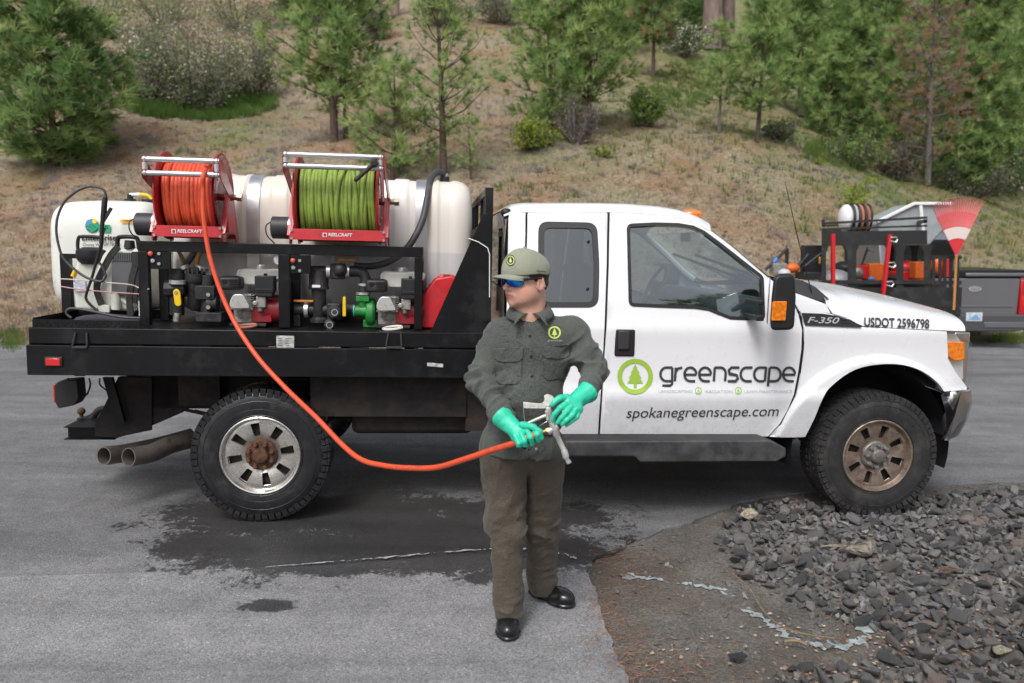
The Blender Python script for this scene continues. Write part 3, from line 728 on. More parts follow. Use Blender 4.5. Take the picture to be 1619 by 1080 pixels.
def logo_word(x0, x1, ytop, ybot):
    Lw = (x1 - x0) / 9.65; h = ybot - ytop; cy = (ytop + ybot) / 2; r = h / 2; out = []; x = x0; sl = .10
    adv = {'g': 1.02, 'r': .68, 'e': 1.04, 'n': .98, 's': .92, 'c': .96, 'a': 1.03, 'p': 1.02}
    for ch in 'greenscape':
        w_ = Lw * .84; cx = x + w_ / 2; rx = w_ / 2; G = []
        if ch == 'g': G = [arc(cx, cy, rx, r, -25, -335, 20)[::-1][:0] + [(x + w_, ytop)] + arc(cx, cy, rx, r, -90, -270, 14)[0:] + [(x + w_, ybot)], [(x + w_, ytop - 0), (x + w_ - .5, ybot + h * .22), (x + w_ - 3, ybot + h * .33), (x + 3, ybot + h * .33)]]
        if ch == 'r': G = [[(x, ybot), (x + 1.5, ytop)], [(x + 1, ytop + h * .35), (x + w_ * .25, ytop + h * .08), (x + w_ * .62, ytop)]]
        if ch == 'e': G = [[(x + .5, cy + .5), (x + w_ - .5, cy + .5)] + arc(cx, cy, rx, r, 0, -270, 22)[1:] + [(x + w_ * .9, ybot)]]
        if ch == 'n': G = [[(x, ybot), (x + 1.5, ytop)], [(x + 1.5, ytop), (cx, ytop)] + arc(x + w_ - w_ * .42, ytop + h * .42, w_ * .42, h * .42, -90, 0, 8) + [(x + w_ - 1, ybot)]]
        if ch == 's': G = [[(x + w_, ytop), (x + w_ * .30, ytop), (x + w_ * .1, ytop + h * .2), (x + w_ * .16, cy - 1), (x + w_ * .78, cy + 1.5), (x + w_ * .86, ybot - h * .2), (x + w_ * .66, ybot), (x, ybot)]]
        if ch == 'c': G = [[(x + w_, ytop)] + arc(cx, cy, rx, r, -90, -270, 14) + [(x + w_ - 1, ybot)]]
        if ch == 'a': G = [[(x + w_, ytop)] + arc(cx, cy, rx, r, -90, -270, 14) + [(x + w_ - 3, ybot)], [(x + w_, ytop - 1), (x + w_ - 2, ybot)]]
        if ch == 'p': G = [[(x + 1.5, ytop), (x - 1.5, ybot + h * .38)], [(x + 2, ytop), (cx, ytop)] + arc(cx, cy, rx, r, -80, 90, 14) + [(x + 1, ybot)]]
        out += G; x += Lw * adv[ch]
    return out
ribbon(logo_word(1044, 1259, 581, 602.5), 3.9, S_side, 'lettering', m_letter, truck)
TREE = [(0, -1), (.10, -.78), (.20, -.66), (.13, -.64), (.28, -.40), (.37, -.30), (.26, -.29), (.42, 0), (.52, .12), (.38, .13), (.56, .45), (.66, .55), (.12, .55), (.12, .95)]
def tree_logo(cx, cy, r, surf, name, m, parent, off=-.004, ringw=.24, sy=1.0, tree_sc=.62):
    paths = [[(cx + (r * (1 - ringw / 2)) * math.cos(a), cy + sy * (r * (1 - ringw / 2)) * math.sin(a)) for a in np.linspace(0, 2 * PI, 41)]]
    o1 = ribbon(paths, r * ringw, surf, name, m, parent, off)
    tp = TREE + [(-x, y) for x, y in TREE[::-1][:-1]]; q = [surf(cx + x * r * tree_sc, cy + y * r * tree_sc * sy) for x, y in tp]
    b = MB(); n_ = len(q); q2 = [(a, c_) for a, _, c_ in q]
    r_ = delaunay_2d_cdt([Vector(v) for v in q2], [], [list(range(n_))], 1, 1e-7); yy_ = {tuple(np.round(v, 5)): w[1] for v, w in zip(q2, q)}
    ys_ = np.array([w[1] for w in q]); V = []
    for v in r_[0]:
        d = [(v[0] - a[0]) ** 2 + (v[1] - a[2]) ** 2 for a in q]; i = int(np.argmin(d)); V.append((v[0], ys_[i] + off, v[1]))
    o2 = mesh_obj(name, V, [tuple(f) for f in r_[2]], m, parent, flat=True)
    return o1, o2
tree_logo(1004, 595, 28, S_side, 'tree_emblem', m_lime, truck, ringw=.26, tree_sc=.70)
tree_logo(1104, 617.5, 5.6, S_side, 'tree_emblem', m_lime, truck)
tree_logo(1167, 617.5, 5.6, S_side, 'tree_emblem', m_lime, truck)
# ---- door handle
hx, hz = P2(988, 542); hy = float(fside(hx, hz))
h = MB(); h.box((hx, hy + .006, hz), (.136, .03, .182)); hd = h.build('door_handle', m_plast, truck, bevel=.014, seg=3)
h = MB(); h.box((hx - .012, hy - .017, hz + .018), (.075, .018, .125)); sub(hd, h.build('pull_lever', m_trim, truck, bevel=.008))
# ---- mirror
mc = T3(1225, 475, -.28); mr = MB()
pf = [T(1213, 434, -.25), (T(1244, 432, -.25)), T(1246, 470, -.25), T(1243, 519, -.25), T(1206, 520, -.25), T(1209, 470, -.25)]
mr.prism(rpoly(pf, .04, 5), -.36, -.12); mir = mr.build('wing_mirror', m_plast, truck, bevel=.018, seg=3)
b = MB(); a = T(1222, 480, -.36)
q = [T(1220, 476.5, -.36), T(1243, 476, -.36), T(1240.5, 507, -.36), T(1218, 507, -.36)]
b.prism(rpoly(q, .01, 3), -.375, -.345); sub(mir, b.build('turn_signal', m_amber, truck, bevel=.004))
b = MB(); b.beam((mc[0] - .03, -.15, 1.36), (mc[0] - .02, .10, 1.36), .05, .035); b.beam((mc[0] - .03, -.15, 1.46), (mc[0] - .02, .10, 1.46), .04, .03); sub(mir, b.build('mirror_arm', m_plast, truck, bevel=.006))
b = MB(); b.box((mc[0] - .075, -.24, mc[2] + .0), (.008, .20, .28)); sub(mir, b.build('mirror_glass', m_chrome, truck, bevel=.003))
b = MB(); q = pxs([(1240, 462), (1252, 480), (1250, 511), (1232, 511), (1230, 470)]); b.prism(q, .03, .09); b.build('mirror_base', m_plast, truck, bevel=.01)
for o in [mir] + list(mir.children):
    if o.name.startswith('mirror_arm'): continue
    for v in o.data.vertices: v.co.x += max(0, v.co.y + .36) * .42
for ch in [mir]:
    c = mirror_y(ch);
    for k_ in ch.children:
        d = mirror_y(k_); d.parent = c
# ---- roof marker lamps
for px_, py_ in ((1050, 330.5), (1060, 331.5), (1071, 332.5), (1081, 333.5), (1093, 335.5)):
    i_ = (px_ - 1050) / 43; q = T3(px_, py_, .5 + .25 * i_)
for k, y in enumerate((.42, .74, 1.03, 1.32, 1.64)):
    x = 2.86 + .10 * (1 - ((y - YC) / .8) ** 2) - .04
    b = MB(); b.ball((x, y, zd(x) + .086), .055, sc=(1.5, 1.05, .66)); b.build('marker_lamp', m_amber, truck)
# ---- headlight, grille, bumper
hl = [T(1498, 524.5, .05), T(1527, 525, .05), T(1537, 545, .08), T(1537, 600, .08), T(1530, 613, .05), T(1512, 590, .03), T(1499.5, 566, .03)]
b = MB(); b.prism(rpoly(hl, .012, 3), .070, .40); hlo = b.build('headlight', m_lens, truck, bevel=.02, seg=3)
am = [T(1500, 541, .05), T(1527, 541, .05), T(1527, 569, .05), T(1511, 572, .05), T(1501, 563, .05)]
b = MB(); b.prism(rpoly(am, .008, 3), .060, .16); sub(hlo, b.build('turn_signal', m_amber, truck, bevel=.006))
b = MB(); b.prism(rpoly([(p[0] * 1 - .03, p[1]) for p in shrink(hl, .018)], .01, 2), .10, .37); sub(hlo, b.build('reflector', mat('lamp_reflector', (.80, .81, .82), .25, metal=.5), truck, bevel=.008))
c = mirror_y(hlo)
for k_ in hlo.children: d = mirror_y(k_); d.parent = c
gx = T(1530, 560, .3)[0]; gz0 = T(1530, 608, .3)[1]; gz1 = T(1530, 528, .3)[1]
b = MB(); b.prism(rpoly([(gx - .05, gz0), (gx + .05, gz0 + .02), (gx + .06, gz1 - .08), (gx - .0, gz1)], .02), .41, 2 * YC - .41); gr = b.build('grille', m_plast, truck, bevel=.01)
b = MB()
for z in np.linspace(gz0 + .03, gz1 - .05, 4): b.bb((gx + .04, .41, z - .022), (gx + .085, 2 * YC - .41, z + .022))
for y in (.40, 2 * YC - .44): b.bb((gx - .04, y, gz0), (gx + .08, y + .04, gz1))
sub(gr, b.build('grille_bar', m_chrome, truck, bevel=.008))
bp = [T(1492, 622, .04), T(1540, 616, .04), T(1541, 640, .04), T(1534, 665, .04), T(1520, 691, .04), T(1503, 697, .04), T(1500, 655, .04)]
V = []; st = [(.028, -.10), (.034, -.05), (.07, .0), (.16, .05), (.4, .09), (YC, .11)]; st = st + [(2 * YC - a, d_) for a, d_ in st[::-1][1:]]
rp = rpoly(bp, .02, 3)
for (y, dx) in st:
    for (x, z) in rp: V.append((x + dx * (1 if x > bp[0][0] + .1 else .3), y, z))
n_ = len(rp); Fc = [(i * n_ + k, i * n_ + (k + 1) % n_, (i + 1) * n_ + (k + 1) % n_, (i + 1) * n_ + k) for i in range(len(st) - 1) for k in range(n_)] + [tuple(range(n_)), tuple(range(len(V) - 1, len(V) - n_ - 1, -1))]
m_bump = mat('dulled_chrome', (.58, .58, .59), .16, metal=1, rvar=.08, vs_=8)
o = mesh_obj('front_bumper', V, Fc, m_bump, truck, smooth=45); bm = bmesh.new(); bm.from_mesh(o.data); bmesh.ops.recalc_face_normals(bm, faces=bm.faces); bm.to_mesh(o.data); bm.free()
b = MB(); q = T3(1491, 700, .3); b.tube([q, (q[0] - .04, .3, q[2] - .03), (q[0] - .06, .3, q[2] + .03), (q[0] + .05, .3, q[2] + .07)], .018, 8); b.build('tow_hook', m_under, truck)
# ---- antenna
a = T3(1285, 476, .12); t_ = T3(1241, 287, .12)
b = MB(); b.cyl(a, (a[0], a[1], a[2] + .03), .018, .008, 10); b.tube([(a[0], a[1], a[2] + .02), tuple((np.array(a) + np.array(t_)) / 2 + np.array((-.005, 0, .01))), t_], [.0035, .003, .002], 6); b.build('radio_antenna', m_plast, truck)
# ---- dark inner shells so that gaps read as gaps
b = MB(); b.bb((xr + .03, .115, .57), (3.45, 2 * YC - .115, 1.10)); b.bb((3.40, .14, .80), (4.60, 2 * YC - .14, 1.0)) if False else None
b.build('cab_floor', m_gap, truck)
b = MB(); b.bb((3.42, .16, 1.12), (4.68, 2 * YC - .16, 1.25)); b.bb((3.25, .40, .60), (3.50, 2 * YC - .40, 1.30)); b.bb((3.5, .58, .55), (4.62, 2 * YC - .58, 1.2)); b.build('engine_bay', m_gap, truck)
n_ = 24
for side in (0, 1):
    V = []; Fc = []; base_ = 0
    for i in range(n_ + 1):
        a = PI * (-.08 + 1.16 * i / n_)
        for y in (.10, .60): V.append((HUBX + .575 * math.cos(a), y if not side else 2 * YC - y, .44 + .57 * math.sin(a)))
    Fc += [(base_ + 2 * i, base_ + 2 * i + 1, base_ + 2 * i + 3, base_ + 2 * i + 2) for i in range(n_)]
    mesh_obj('wheel_well', V, Fc, m_gap, truck)
b = MB()
for px_ in (948,):
    for (pa, pb) in (((1268, 500), (1271, 540)), ((1271, 540), (1266, 590)), ((1266, 590), (1256, 630)), ((1256, 630), (1232, 672)), ((832, 340), (829, 480)), ((829, 480), (825, 690)), ((962, 337), (963, 420)), ((963, 420), (957.5, 520)), ((957.5, 520), (947, 690))):
        a = P2(*pa); c_ = P2(*pb); b = MB(); b.beam((a[0], fside(*a) + .035, a[1]), (c_[0], fside(*c_) + .035, c_[1]), .05, .05); b.build('gap_shade_strip', m_gap, truck)  # near-black strips behind the seams, standing in for shade in the gaps
# ---- interior
b = MB(); b.prism(rpoly([(3.05, 1.10), (3.02, 1.40), (3.12, 1.475), (3.42, 1.46), (3.46, 1.10)], .03), .16, 2 * YC - .16); ds = b.build('dashboard', m_dark, truck, bevel=.02)
for y in (.32, 1.27):
    b = MB(); b.box((2.55, y + .22, 1.02), (.5, .5, .2)); b.box((2.30, y + .22, 1.35), (.16, .48, .62), (0, -.2, 0)); b.box((2.24, y + .22, 1.74), (.1, .26, .18), (0, -.15, 0)); b.build('seat', m_dark, truck, bevel=.04, seg=3)
b = MB(); b.box((1.72, YC, 1.30), (.16, 1.5, .6), (0, -.1, 0)); b.build('rear_seat', m_dark, truck, bevel=.04)
b = MB(); cst = np.array([2.93, 1.50, 1.47]); dd = np.array([-.9, 0, .42]); u, v, _ = frame_from(dd)
b.tube([cst + .19 * (u * math.cos(a) + v * math.sin(a)) for a in np.linspace(0, 2 * PI, 29)[:-1]], .016, 8, closed=True)
b.cyl(cst + dd * .02, cst - dd * .04, .055); b.cyl(cst, cst - dd * .25, .03)
for a in (.3, 2.84, 4.7): b.cyl(cst, cst + .19 * (u * math.cos(a) + v * math.sin(a)), .014)
b.build('steering_wheel', m_dark, truck)
b = MB(); b.box((3.02, YC, 1.88), (.02, .22, .07)); b.build('rear_view_mirror', m_dark, truck, bevel=.008)
# ---- running board
rb = [T(898, 694, -.06), T(1215, 694, -.06), T(1240, 704, -.06), T(1245, 714, -.06), T(1236, 725, -.06), T(1010, 730, -.06), T(1000, 722, -.06), T(800, 720, -.06), T(800, 694, -.06)]
V = MB(); V.prism(rpoly([T(800, 698, -.10), T(1214, 697, -.10), T(1243, 709, -.10), T(1243, 722, -.10), T(1228, 730, -.10), T(1012, 731, -.10), T(1004, 722, -.10), T(800, 722, -.10)], .012, 3), -.10, .14); st_ = V.build('running_board', m_step, truck, bevel=.012, seg=3)
b = MB()
zt_ = T(1100, 698, -.1)[1]; x_a = T(800, 698, -.1)[0]; x_b = T(1205, 698, -.1)[0]
for k in range(5): b.bb((x_a, -.075 + k * .04, zt_ - .001), (x_b, -.06 + k * .04, zt_ + .004))
sub(st_, b.build('tread_rib', m_plast, truck))
mirror_y(st_)
# ---- wheels
def make_wheel(cx, rt, rub, rimm, nutm, rot, rust_hub):
    b = MB(); w_ = .285
    prof = [(.232, .035), (.245, .012), (.275, .004), (.33, .000), (.375, .006), (.402, .018), (.418, .034), (.424, .05), (.426, .142)]
    prof = prof + [(r_, w_ - h_) for r_, h_ in prof[::-1][1:]]; prof = [(r_ * rt / .436 if r_ > .3 else r_, h_) for r_, h_ in prof]
    b.lathe(prof, (0, 0, 0), (0, 1, 0), 72, closed=False)
    b.f = [f for f in b.f if len(f) == 4]; b.m = b.m[:len(b.f)]
    b.lathe([(.232, .035), (.232, w_ - .035)], (0, 0, 0), (0, 1, 0), 72); b.f = [f for f in b.f if len(f) == 4]; b.m = b.m[:len(b.f)]
    rs = random.Random(3)
    def blk(a, y, wy, wa, hh, tw_, r_in=.420):
        hh = hh * .62; r_ = r_in * rt / .436 + hh / 2; c_ = np.array((r_ * math.cos(a), y, r_ * math.sin(a))); er = np.array((math.cos(a), 0, math.sin(a))); ea = np.array((-math.sin(a), 0, math.cos(a))); ey_ = np.array((0, 1., 0))
        e1 = ea * math.cos(tw_) + ey_ * math.sin(tw_); e2 = -ea * math.sin(tw_) + ey_ * math.cos(tw_)
        b.box(c_, (wa, wy, hh + .012), ax=np.array([e1, e2, er]))
    N_ = 58
    for k in range(N_):
        a = 2 * PI * k / N_
        blk(a, .040, .050, .040 if k % 2 else .036, .008, .10); blk(a + .02, w_ - .040, .050, .038, .008, -.10)
        blk(a + .06, .095, .040, .034, .009, .45); blk(a + .03, w_ - .095, .040, .034, .009, -.45); blk(a, w_ / 2, .034, .034, .009, .2 if k % 2 else -.3)
        # shoulder lugs running down the sidewall
        r_ = .397 * rt / .436; L_ = .038 if k % 2 else .024
        for yy_, sg in ((.010, -1), (w_ - .010, 1)):
            c_ = np.array((r_ * math.cos(a), yy_, r_ * math.sin(a))); er = np.array((math.cos(a), 0, math.sin(a))); ea = np.array((-math.sin(a), 0, math.cos(a)))
            b.box(c_ + er * .004, (.034, .009, L_), ax=np.array([ea, (0, 1, 0), er]))
    for rr_, hh in ((.30, .0018), (.352, .0022), (.262, .003)):       # mouldings and raised ring on the sidewall
        b.tube([(rr_ * math.cos(a), .0035 if rr_ < .32 else .0015, rr_ * math.sin(a)) for a in np.linspace(0, 2 * PI, 61)[:-1]], hh, 6, closed=True)
    for k in range(26):
        if k % 13 < 8:
            a = 2 * PI * k / 26; b.box((.327 * math.cos(a), .001, .327 * math.sin(a)), (.024, .004, .026), (0, -a, 0))
    ty = b.build('tyre', rub, None, smooth=45)
    # rim: lip + face with eight windows
    b = MB(); b.lathe([(.2325, .03), (.250, .012), (.252, .004), (.246, .000), (.238, .003), (.232, .016), (.226, .032), (.205, .05)], (0, 0, 0), (0, 1, 0), 64); b.f = [f for f in b.f if len(f) == 4]; b.m = b.m[:len(b.f)]
    outer = [(.230 * math.cos(a), .230 * math.sin(a)) for a in np.linspace(0, 2 * PI, 65)[:-1]]; holes = []
    for k in range(8):
        a = rot + 2 * PI * k / 8; er = np.array((math.cos(a), math.sin(a))); ea = np.array((-math.sin(a), math.cos(a)))
        holes.append([tuple(q) for q in rpoly([er * .122 + ea * .020, er * .208 + ea * .028, er * .208 - ea * .028, er * .122 - ea * .020], .007, 2)])
    holes.append([(.088 * math.cos(a), .088 * math.sin(a)) for a in np.linspace(0, 2 * PI, 33)[:-1]])
    vv, ff = cdt(outer, holes, .03)
    def fy(a, c_):
        r_ = math.hypot(a, c_); return float(np.interp(r_, [.085, .105, .13, .20, .222, .23], [.052, .050, .036, .028, .030, .034]))
    n0 = len(b.v); nv = len(vv); V1 = [(a, fy(a, c_), c_) for a, c_ in vv]; V2 = [(a, fy(a, c_) + .022, c_) for a, c_ in vv]
    bnd = {}
    for f in ff:
        for i in range(len(f)):
            e = (f[i], f[(i + 1) % len(f)])
            if (e[1], e[0]) in bnd: del bnd[(e[1], e[0])]
            else: bnd[e] = 1
    b.add(V1 + V2, list(ff) + [(x_, y_, y_ + nv, x_ + nv) for x_, y_ in bnd])
    rm = b.build('rim', rimm, None, smooth=35)
    b = MB(); b.lathe([(.228, .075), (.10, .085), (.0, .085)], (0, 0, 0), (0, 1, 0), 40); bk = b.build('brake_drum', m_under, None)
    b = MB(); b.lathe([(.100, .045), (.098, .030), (.090, .022), (.060, .022), (.052, .012), (.046, -.008), (.038, -.013), (.0, -.013)], (0, 0, 0), (0, 1, 0), 32); hb_ = b.build('hub_cap', nutm[0], None)
    parts = [ty, rm, bk, hb_]
    nut = None
    for k in range(8):
        a = rot + .2 + 2 * PI * k / 8
        if nut is None:
            b = MB(); b.lathe([(.0145, .024), (.0145, -.002), (.011, -.009), (.0, -.010)], (0, 0, 0), (0, 1, 0), 6); nut = b.build('lug_nut', nutm[1], None, flat=True); o = nut
        else: o = nut.copy(); col.objects.link(o)
        o.location = (.077 * math.cos(a), -.004, .077 * math.sin(a)); parts.append(o)
    wobj = bpy.data.objects.new('wheel', None); col.objects.link(wobj); wobj.parent = truck.o; wobj.location = (cx, 0, .425)
    for o in parts: o.parent = wobj
    return wobj
m_hubB = mat('hub_silver', (.30, .28, .26), .5, metal=.7, var=.35, vs_=26, dirt=(.09, .06, .045), dscale=20, damt=.5)
wr = make_wheel(0, .436, m_rubwet, m_rimA, (m_rust, m_rust), R(-80), True)
wf = make_wheel(WB, .436, m_rubber, m_rimB, (m_hubB, m_zinc), R(-60), False)
for w_, cx in ((wr, 0), (wf, WB)):
    c = copy_tree(w_, truck.o); c.location = (cx, 2 * YC, .425); c.rotation_euler = (0, 0, PI)
wf.location.z = .415
# ---- chassis
b = MB()
for y in (.56, 2 * YC - .56): b.bb((-1.0, y - .04, .62), (3.9, y + .04, .84))
for x in (-.9, -.3, .6, 1.4): b.bb((x - .04, .56, .66), (x + .04, 1.5, .80))
b.build('chassis_rail', m_under, truck)
for x in (0, WB):
    b = MB(); b.cyl((x, .28, .43), (x, 1.78, .43), .05); b.ball((x, YC - .1, .43), .18, sc=(1, .9, 1)); b.build('axle', m_under, truck)
b = MB()
for y in (.50, 2 * YC - .50):
    for k in range(4): b.tube(catmull([(-.62 + k * .08, y, .62 - k * .012), (0, y, .50 - k * .012), (.75 - k * .08, y, .64 - k * .012)], 6), .012, 6)
b.cyl((.15, .45, .5), (.35, .42, .95), .03); b.build('leaf_spring', m_under, truck)
b = MB(); b.bb((.55, .18, .52), (1.35, .62, .93)); b.build('fuel_tank', m_under, truck, bevel=.04)
b = MB(); b.cyl((.9, YC, .5), (2.4, YC, .5), .05); b.cyl((2.2, YC, .52), (3.2, YC, .6), .17, .2); b.bb((1.9, .2, .50), (2.9, .6, .62)); b.build('gearbox', m_under, truck)
b = MB(); q = T(650, 640, .12); b.cyl((q[0], .12, q[1] + .02), (q[0], .4, q[1] + .02), .085); b.build('bed_bracket', m_under, truck)
b = MB(); b.bb((.3, .10, .66), (1.3, .16, .92)); b.build('side_shield', m_under, truck)
b = MB(); b.bb((-.62, .42, .66), (-.35, .48, .92)); b.build('bed_bracket', m_under, truck)
sk = [T(800, 694, .06), T(780, 690, .06), T(690, 668, .06)]
b = MB(); b.bb((1.30, .12, .56), (1.62, .16, .93)); b.build('mud_guard', m_under, truck)
b = MB(); b.bb((-.5, .35, .88), (.6, .42, .94)); b.build('cross_member', m_under, truck)
# exhausts
for k, (P_, y) in enumerate((([(164, 721), (200, 716), (250, 705), (304, 690)], (.20, .36, .55, .70)), ([(203, 723), (238, 717), (268, 704), (304, 694)], (.02, .17, .33, .48)))):
    b = MB(); P3 = [T3(*p, y[i]) for i, p in enumerate(P_)]
    P3 = [np.array(p) for p in P3]; d = P3[0] - P3[1]; d /= np.linalg.norm(d)
    pp = catmull(P3, 5); b.tube(pp, .060, 18, caps=False); b.tube([p + np.array((0, 0, 0)) for p in pp[::-1]], .054, 18, caps=False)
    b.lathe([(.054, 0), (.060, 0)], pp[0], pp[1] - pp[0], 18); b.f = [f for f in b.f if len(f) == 4]; b.m = b.m[:len(b.f)]
    b.build('exhaust_pipe', m_exh, truck)
# hitch receiver
def poly3(name, L, y0, y1, m, **k):
    b = MB(); b.prism([T(px_, py_, y0) for px_, py_ in L], y0, y1); return b.build(name, m, truck, **k)
hg = poly3('hitch_frame', [(187, 596), (289, 596), (289, 652), (215, 684), (187, 692), (150, 690), (150, 672)], .52, .56, m_under)
poly3('hitch_plate', [(186, 597), (240, 597), (240, 680), (192, 690)], .505, .515, m_under)
poly3('hitch_strut', [(162, 597), (177, 597), (197, 668), (183, 672)], .44, .47, m_blk)
b = MB(); a = T(107, 672, .62); c_ = T(187, 692, .62); b.bb((a[0], .62, c_[1]), (c_[0], .63, a[1])); b.bb((a[0], .56, a[1] - .006), (c_[0], 1.3, a[1])); b.bb((a[0], .56, c_[1]), (c_[0], 1.3, c_[1] + .006)); b.build('hitch_step', m_blk, truck)
b = MB(); q = T3(129, 661, .85); e = T3(160, 640, .85); b.cyl((q[0], q[1], q[2] - .02), (q[0], q[1], q[2] + .0), .03); b.tube(catmull([(q[0], q[1], q[2] - .01), (q[0] + .07, q[1], q[2]), (q[0] + .12, q[1], q[2] + .06), (q[0] + .22, q[1], q[2] + .08)], 4), .022, 8); b.build('drawbar', m_under, truck)
b = MB(); b.cyl((q[0], q[1], q[2]), (q[0], q[1], q[2] + .03), .014); b.ball((q[0], q[1], q[2] + .05), .028); b.build('tow_ball', m_rust, truck)
# rear lamp hanging below the deck
lp = [T(92, 607, .3), T(100, 600, .3), T(128, 598, .3), T(131, 628, .3), T(124, 638, .3), T(99, 643, .3), T(93, 632, .3)]
b = MB(); b.prism(rpoly(lp, .01, 3), .24, .36); tl = b.build('tail_lamp', m_plast, truck, bevel=.006)
b = MB(); q = T(93, 620, .3); b.bb((q[0] - .012, .25, q[1] - .06), (q[0] + .004, .35, q[1] + .06)); sub(tl, b.build('lamp_lens', m_red, truck, bevel=.003))
b = MB()
for P_ in ([(108, 598), (105, 612), (110, 628), (116, 618), (118, 600)], [(141, 598), (143, 610), (138, 622), (130, 630)], [(158, 598), (158, 608), (168, 617)], [(143, 606), (141, 616), (138, 624)]):
    b.tube(catmull([T3(a_, c_, .28) for a_, c_ in P_], 5), .005, 6)
b.build('lamp_wire', m_plast, truck)

# ================================================================== FLATBED (a part of the truck)
ZD = 1.225
xa = T(45, 530, -.05)[0]; xb = T(690, 530, -.05)[0] + .30
b = MB(); z1 = T(400, 549, -.05)[1]
b.bb((xa, -.050, z1 + .006), (xb, .03, ZD + .006)); b.build('deck_side_rail', m_blk, truck, bevel=.006)
b = MB(); b.bb((xa - .01, -.068, .945), (xb, -.03, z1)); b.bb((xa - .01, -.03, .945), (xa + .08, 2 * YC + .06, z1 + .10)); b.build('deck_skirt', m_blk, truck, bevel=.004)
b = MB(); b.bb((xa + .01, -.03, z1 + .01), (xb, 2 * YC + .05, ZD)); b.bb((xa + .01, 2 * YC + .01, .95), (xb, 2 * YC + .05, ZD + .004))
for x in np.arange(-1.1, 1.3, .4): b.bb((x, 0, .93), (x + .06, 2 * YC, 1.12))
b.build('deck', m_blk, truck)
for px_ in (127, 623):            # stake pockets / tie-down brackets
    a = T3(px_ - 12, 521, -.06); c_ = T3(px_ + 12, 549, -.06)
    b = MB(); b.tube([(a[0] + .012, -.055, a[2] - .02), (a[0], -.072, c_[2] + .01), (a[0], -.075, c_[2]), (c_[0], -.075, c_[2]), (c_[0], -.072, c_[2] + .01), (c_[0] - .006, -.055, a[2] - .02)], .006, 6)
    b.bb((a[0] + .0, -.085, c_[2] - .004), (c_[0], -.05, c_[2] + .004)); b.build('tie_bracket', m_trim, truck)
q = T3(85, 572, -.07); b = MB(); b.box((q[0], -.072, q[2]), (.105, .014, .062)); mk = b.build('side_marker', m_plast, truck, bevel=.006)
b = MB(); b.box((q[0], -.080, q[2]), (.082, .012, .044)); sub(mk, b.build('marker_lens', m_red, truck, bevel=.004))
a = T3(451, 541, -.055); b = MB(); b.box((a[0], -.0535, a[2]), (.108, .005, .078)); pl = b.build('data_plate', mat('data_plate_paper', (.45, .45, .43), .5, var=.3, vs_=30), truck, bevel=.002)
b = MB()
for i_ in range(4):
    for j_ in range(2): b.box((a[0] - .03 + .045 * j_, -.0565, a[2] + .022 - .014 * i_), (.03 if (i_ + j_) % 2 else .02, .001, .003))
sub(pl, b.build('print_line', m_letter, truck))
b = MB(); b.box((T3(688, 577, -.07)[0], -.0715, T3(688, 577, -.07)[2]), (.10, .002, .022), (0, .08, 0)); b.build('serial_decal', mat('pale_decal', (.45, .46, .47), .5, var=.5, vs_=50), truck)
# tray of tread plate at the back corner
a0 = T(52, 519, -.04); a1 = T(222, 521, -.04); zt = T(60, 505, -.04)[1]
b = MB(); b.bb((a0[0], -.045, ZD + .006), (a1[0], -.037, zt)); b.bb((a0[0], -.037, ZD + .006), (a0[0] + .008, .55, zt + .01)); b.bb((a0[0], .55, ZD + .006), (a1[0], .558, zt + .015)); tr = b.build('tread_plate_tray', m_blk, truck)
b = MB(); rs = random.Random(5)
for i in range(34):
    for j in range(2):
        x = a0[0] + .02 + i * .0205; z = ZD + .022 + j * .03 + (.015 if i % 2 else 0)
        if z < zt - .006: b.box((x, -.0465, z), (.018, .004, .005), (0, .8 if (i + j) % 2 else -.8, 0))
sub(tr, b.build('tread_stud', m_steel if False else m_blk, truck))
# headache rack and its big gusset
yg = -.035
gus = [T(764, 338, yg), T(776, 336, yg), T(776.5, 592, yg), T(664, 592, yg), T(668, 553, yg)]
b = MB(); b.prism(gus, yg, yg + .012); b.build('gusset_plate', m_blk, truck, bevel=.002)
xg = T(766, 400, yg)[0]; xg1 = T(776, 400, yg)[0]; zg = T(770, 296, yg)[1]
b = MB(); b.bb((xg, yg + .014, 1.2), (xg1 + .01, yg + .07, zg)); b.bb((xg, 2 * YC - .02, 1.2), (xg1, 2 * YC + .04, zg)); b.bb((xg, yg + .07, zg - .05), (xg1, 2 * YC - .02, zg - .004)); b.bb((xg, yg + .07, 1.86), (xg1, 2 * YC - .02, 1.91))
for y in (.22, .62, 1.42, 1.80): b.bb((xg + .005, y, 1.92), (xg1 - .005, y + .03, zg - .05))
b.build('headache_rack', m_blk, truck, bevel=.003)
b = MB(); b.bb((xg + .01, yg + .08, 1.24), (xg + .02, 2 * YC - .03, 1.86)); b.build('bulkhead_plate', m_blk, truck)
b = MB(); b.tube([T3(741, 377, yg - .006), T3(757, 383, yg - .008), T3(771, 392, yg - .008), T3(774, 402, yg - .008), T3(774, 470, yg - .008)], .0035, 6); b.tube([T3(741, 377, yg - .004), T3(744, 379, .2)], .0035, 6); b.build('tie_cord', m_whiteplain, truck)
# ================================================================== THINGS ON THE FLATBED
def tthing(name, label, cat, base, group=None): return Thing(name, label, cat, base, TRUCK, group)
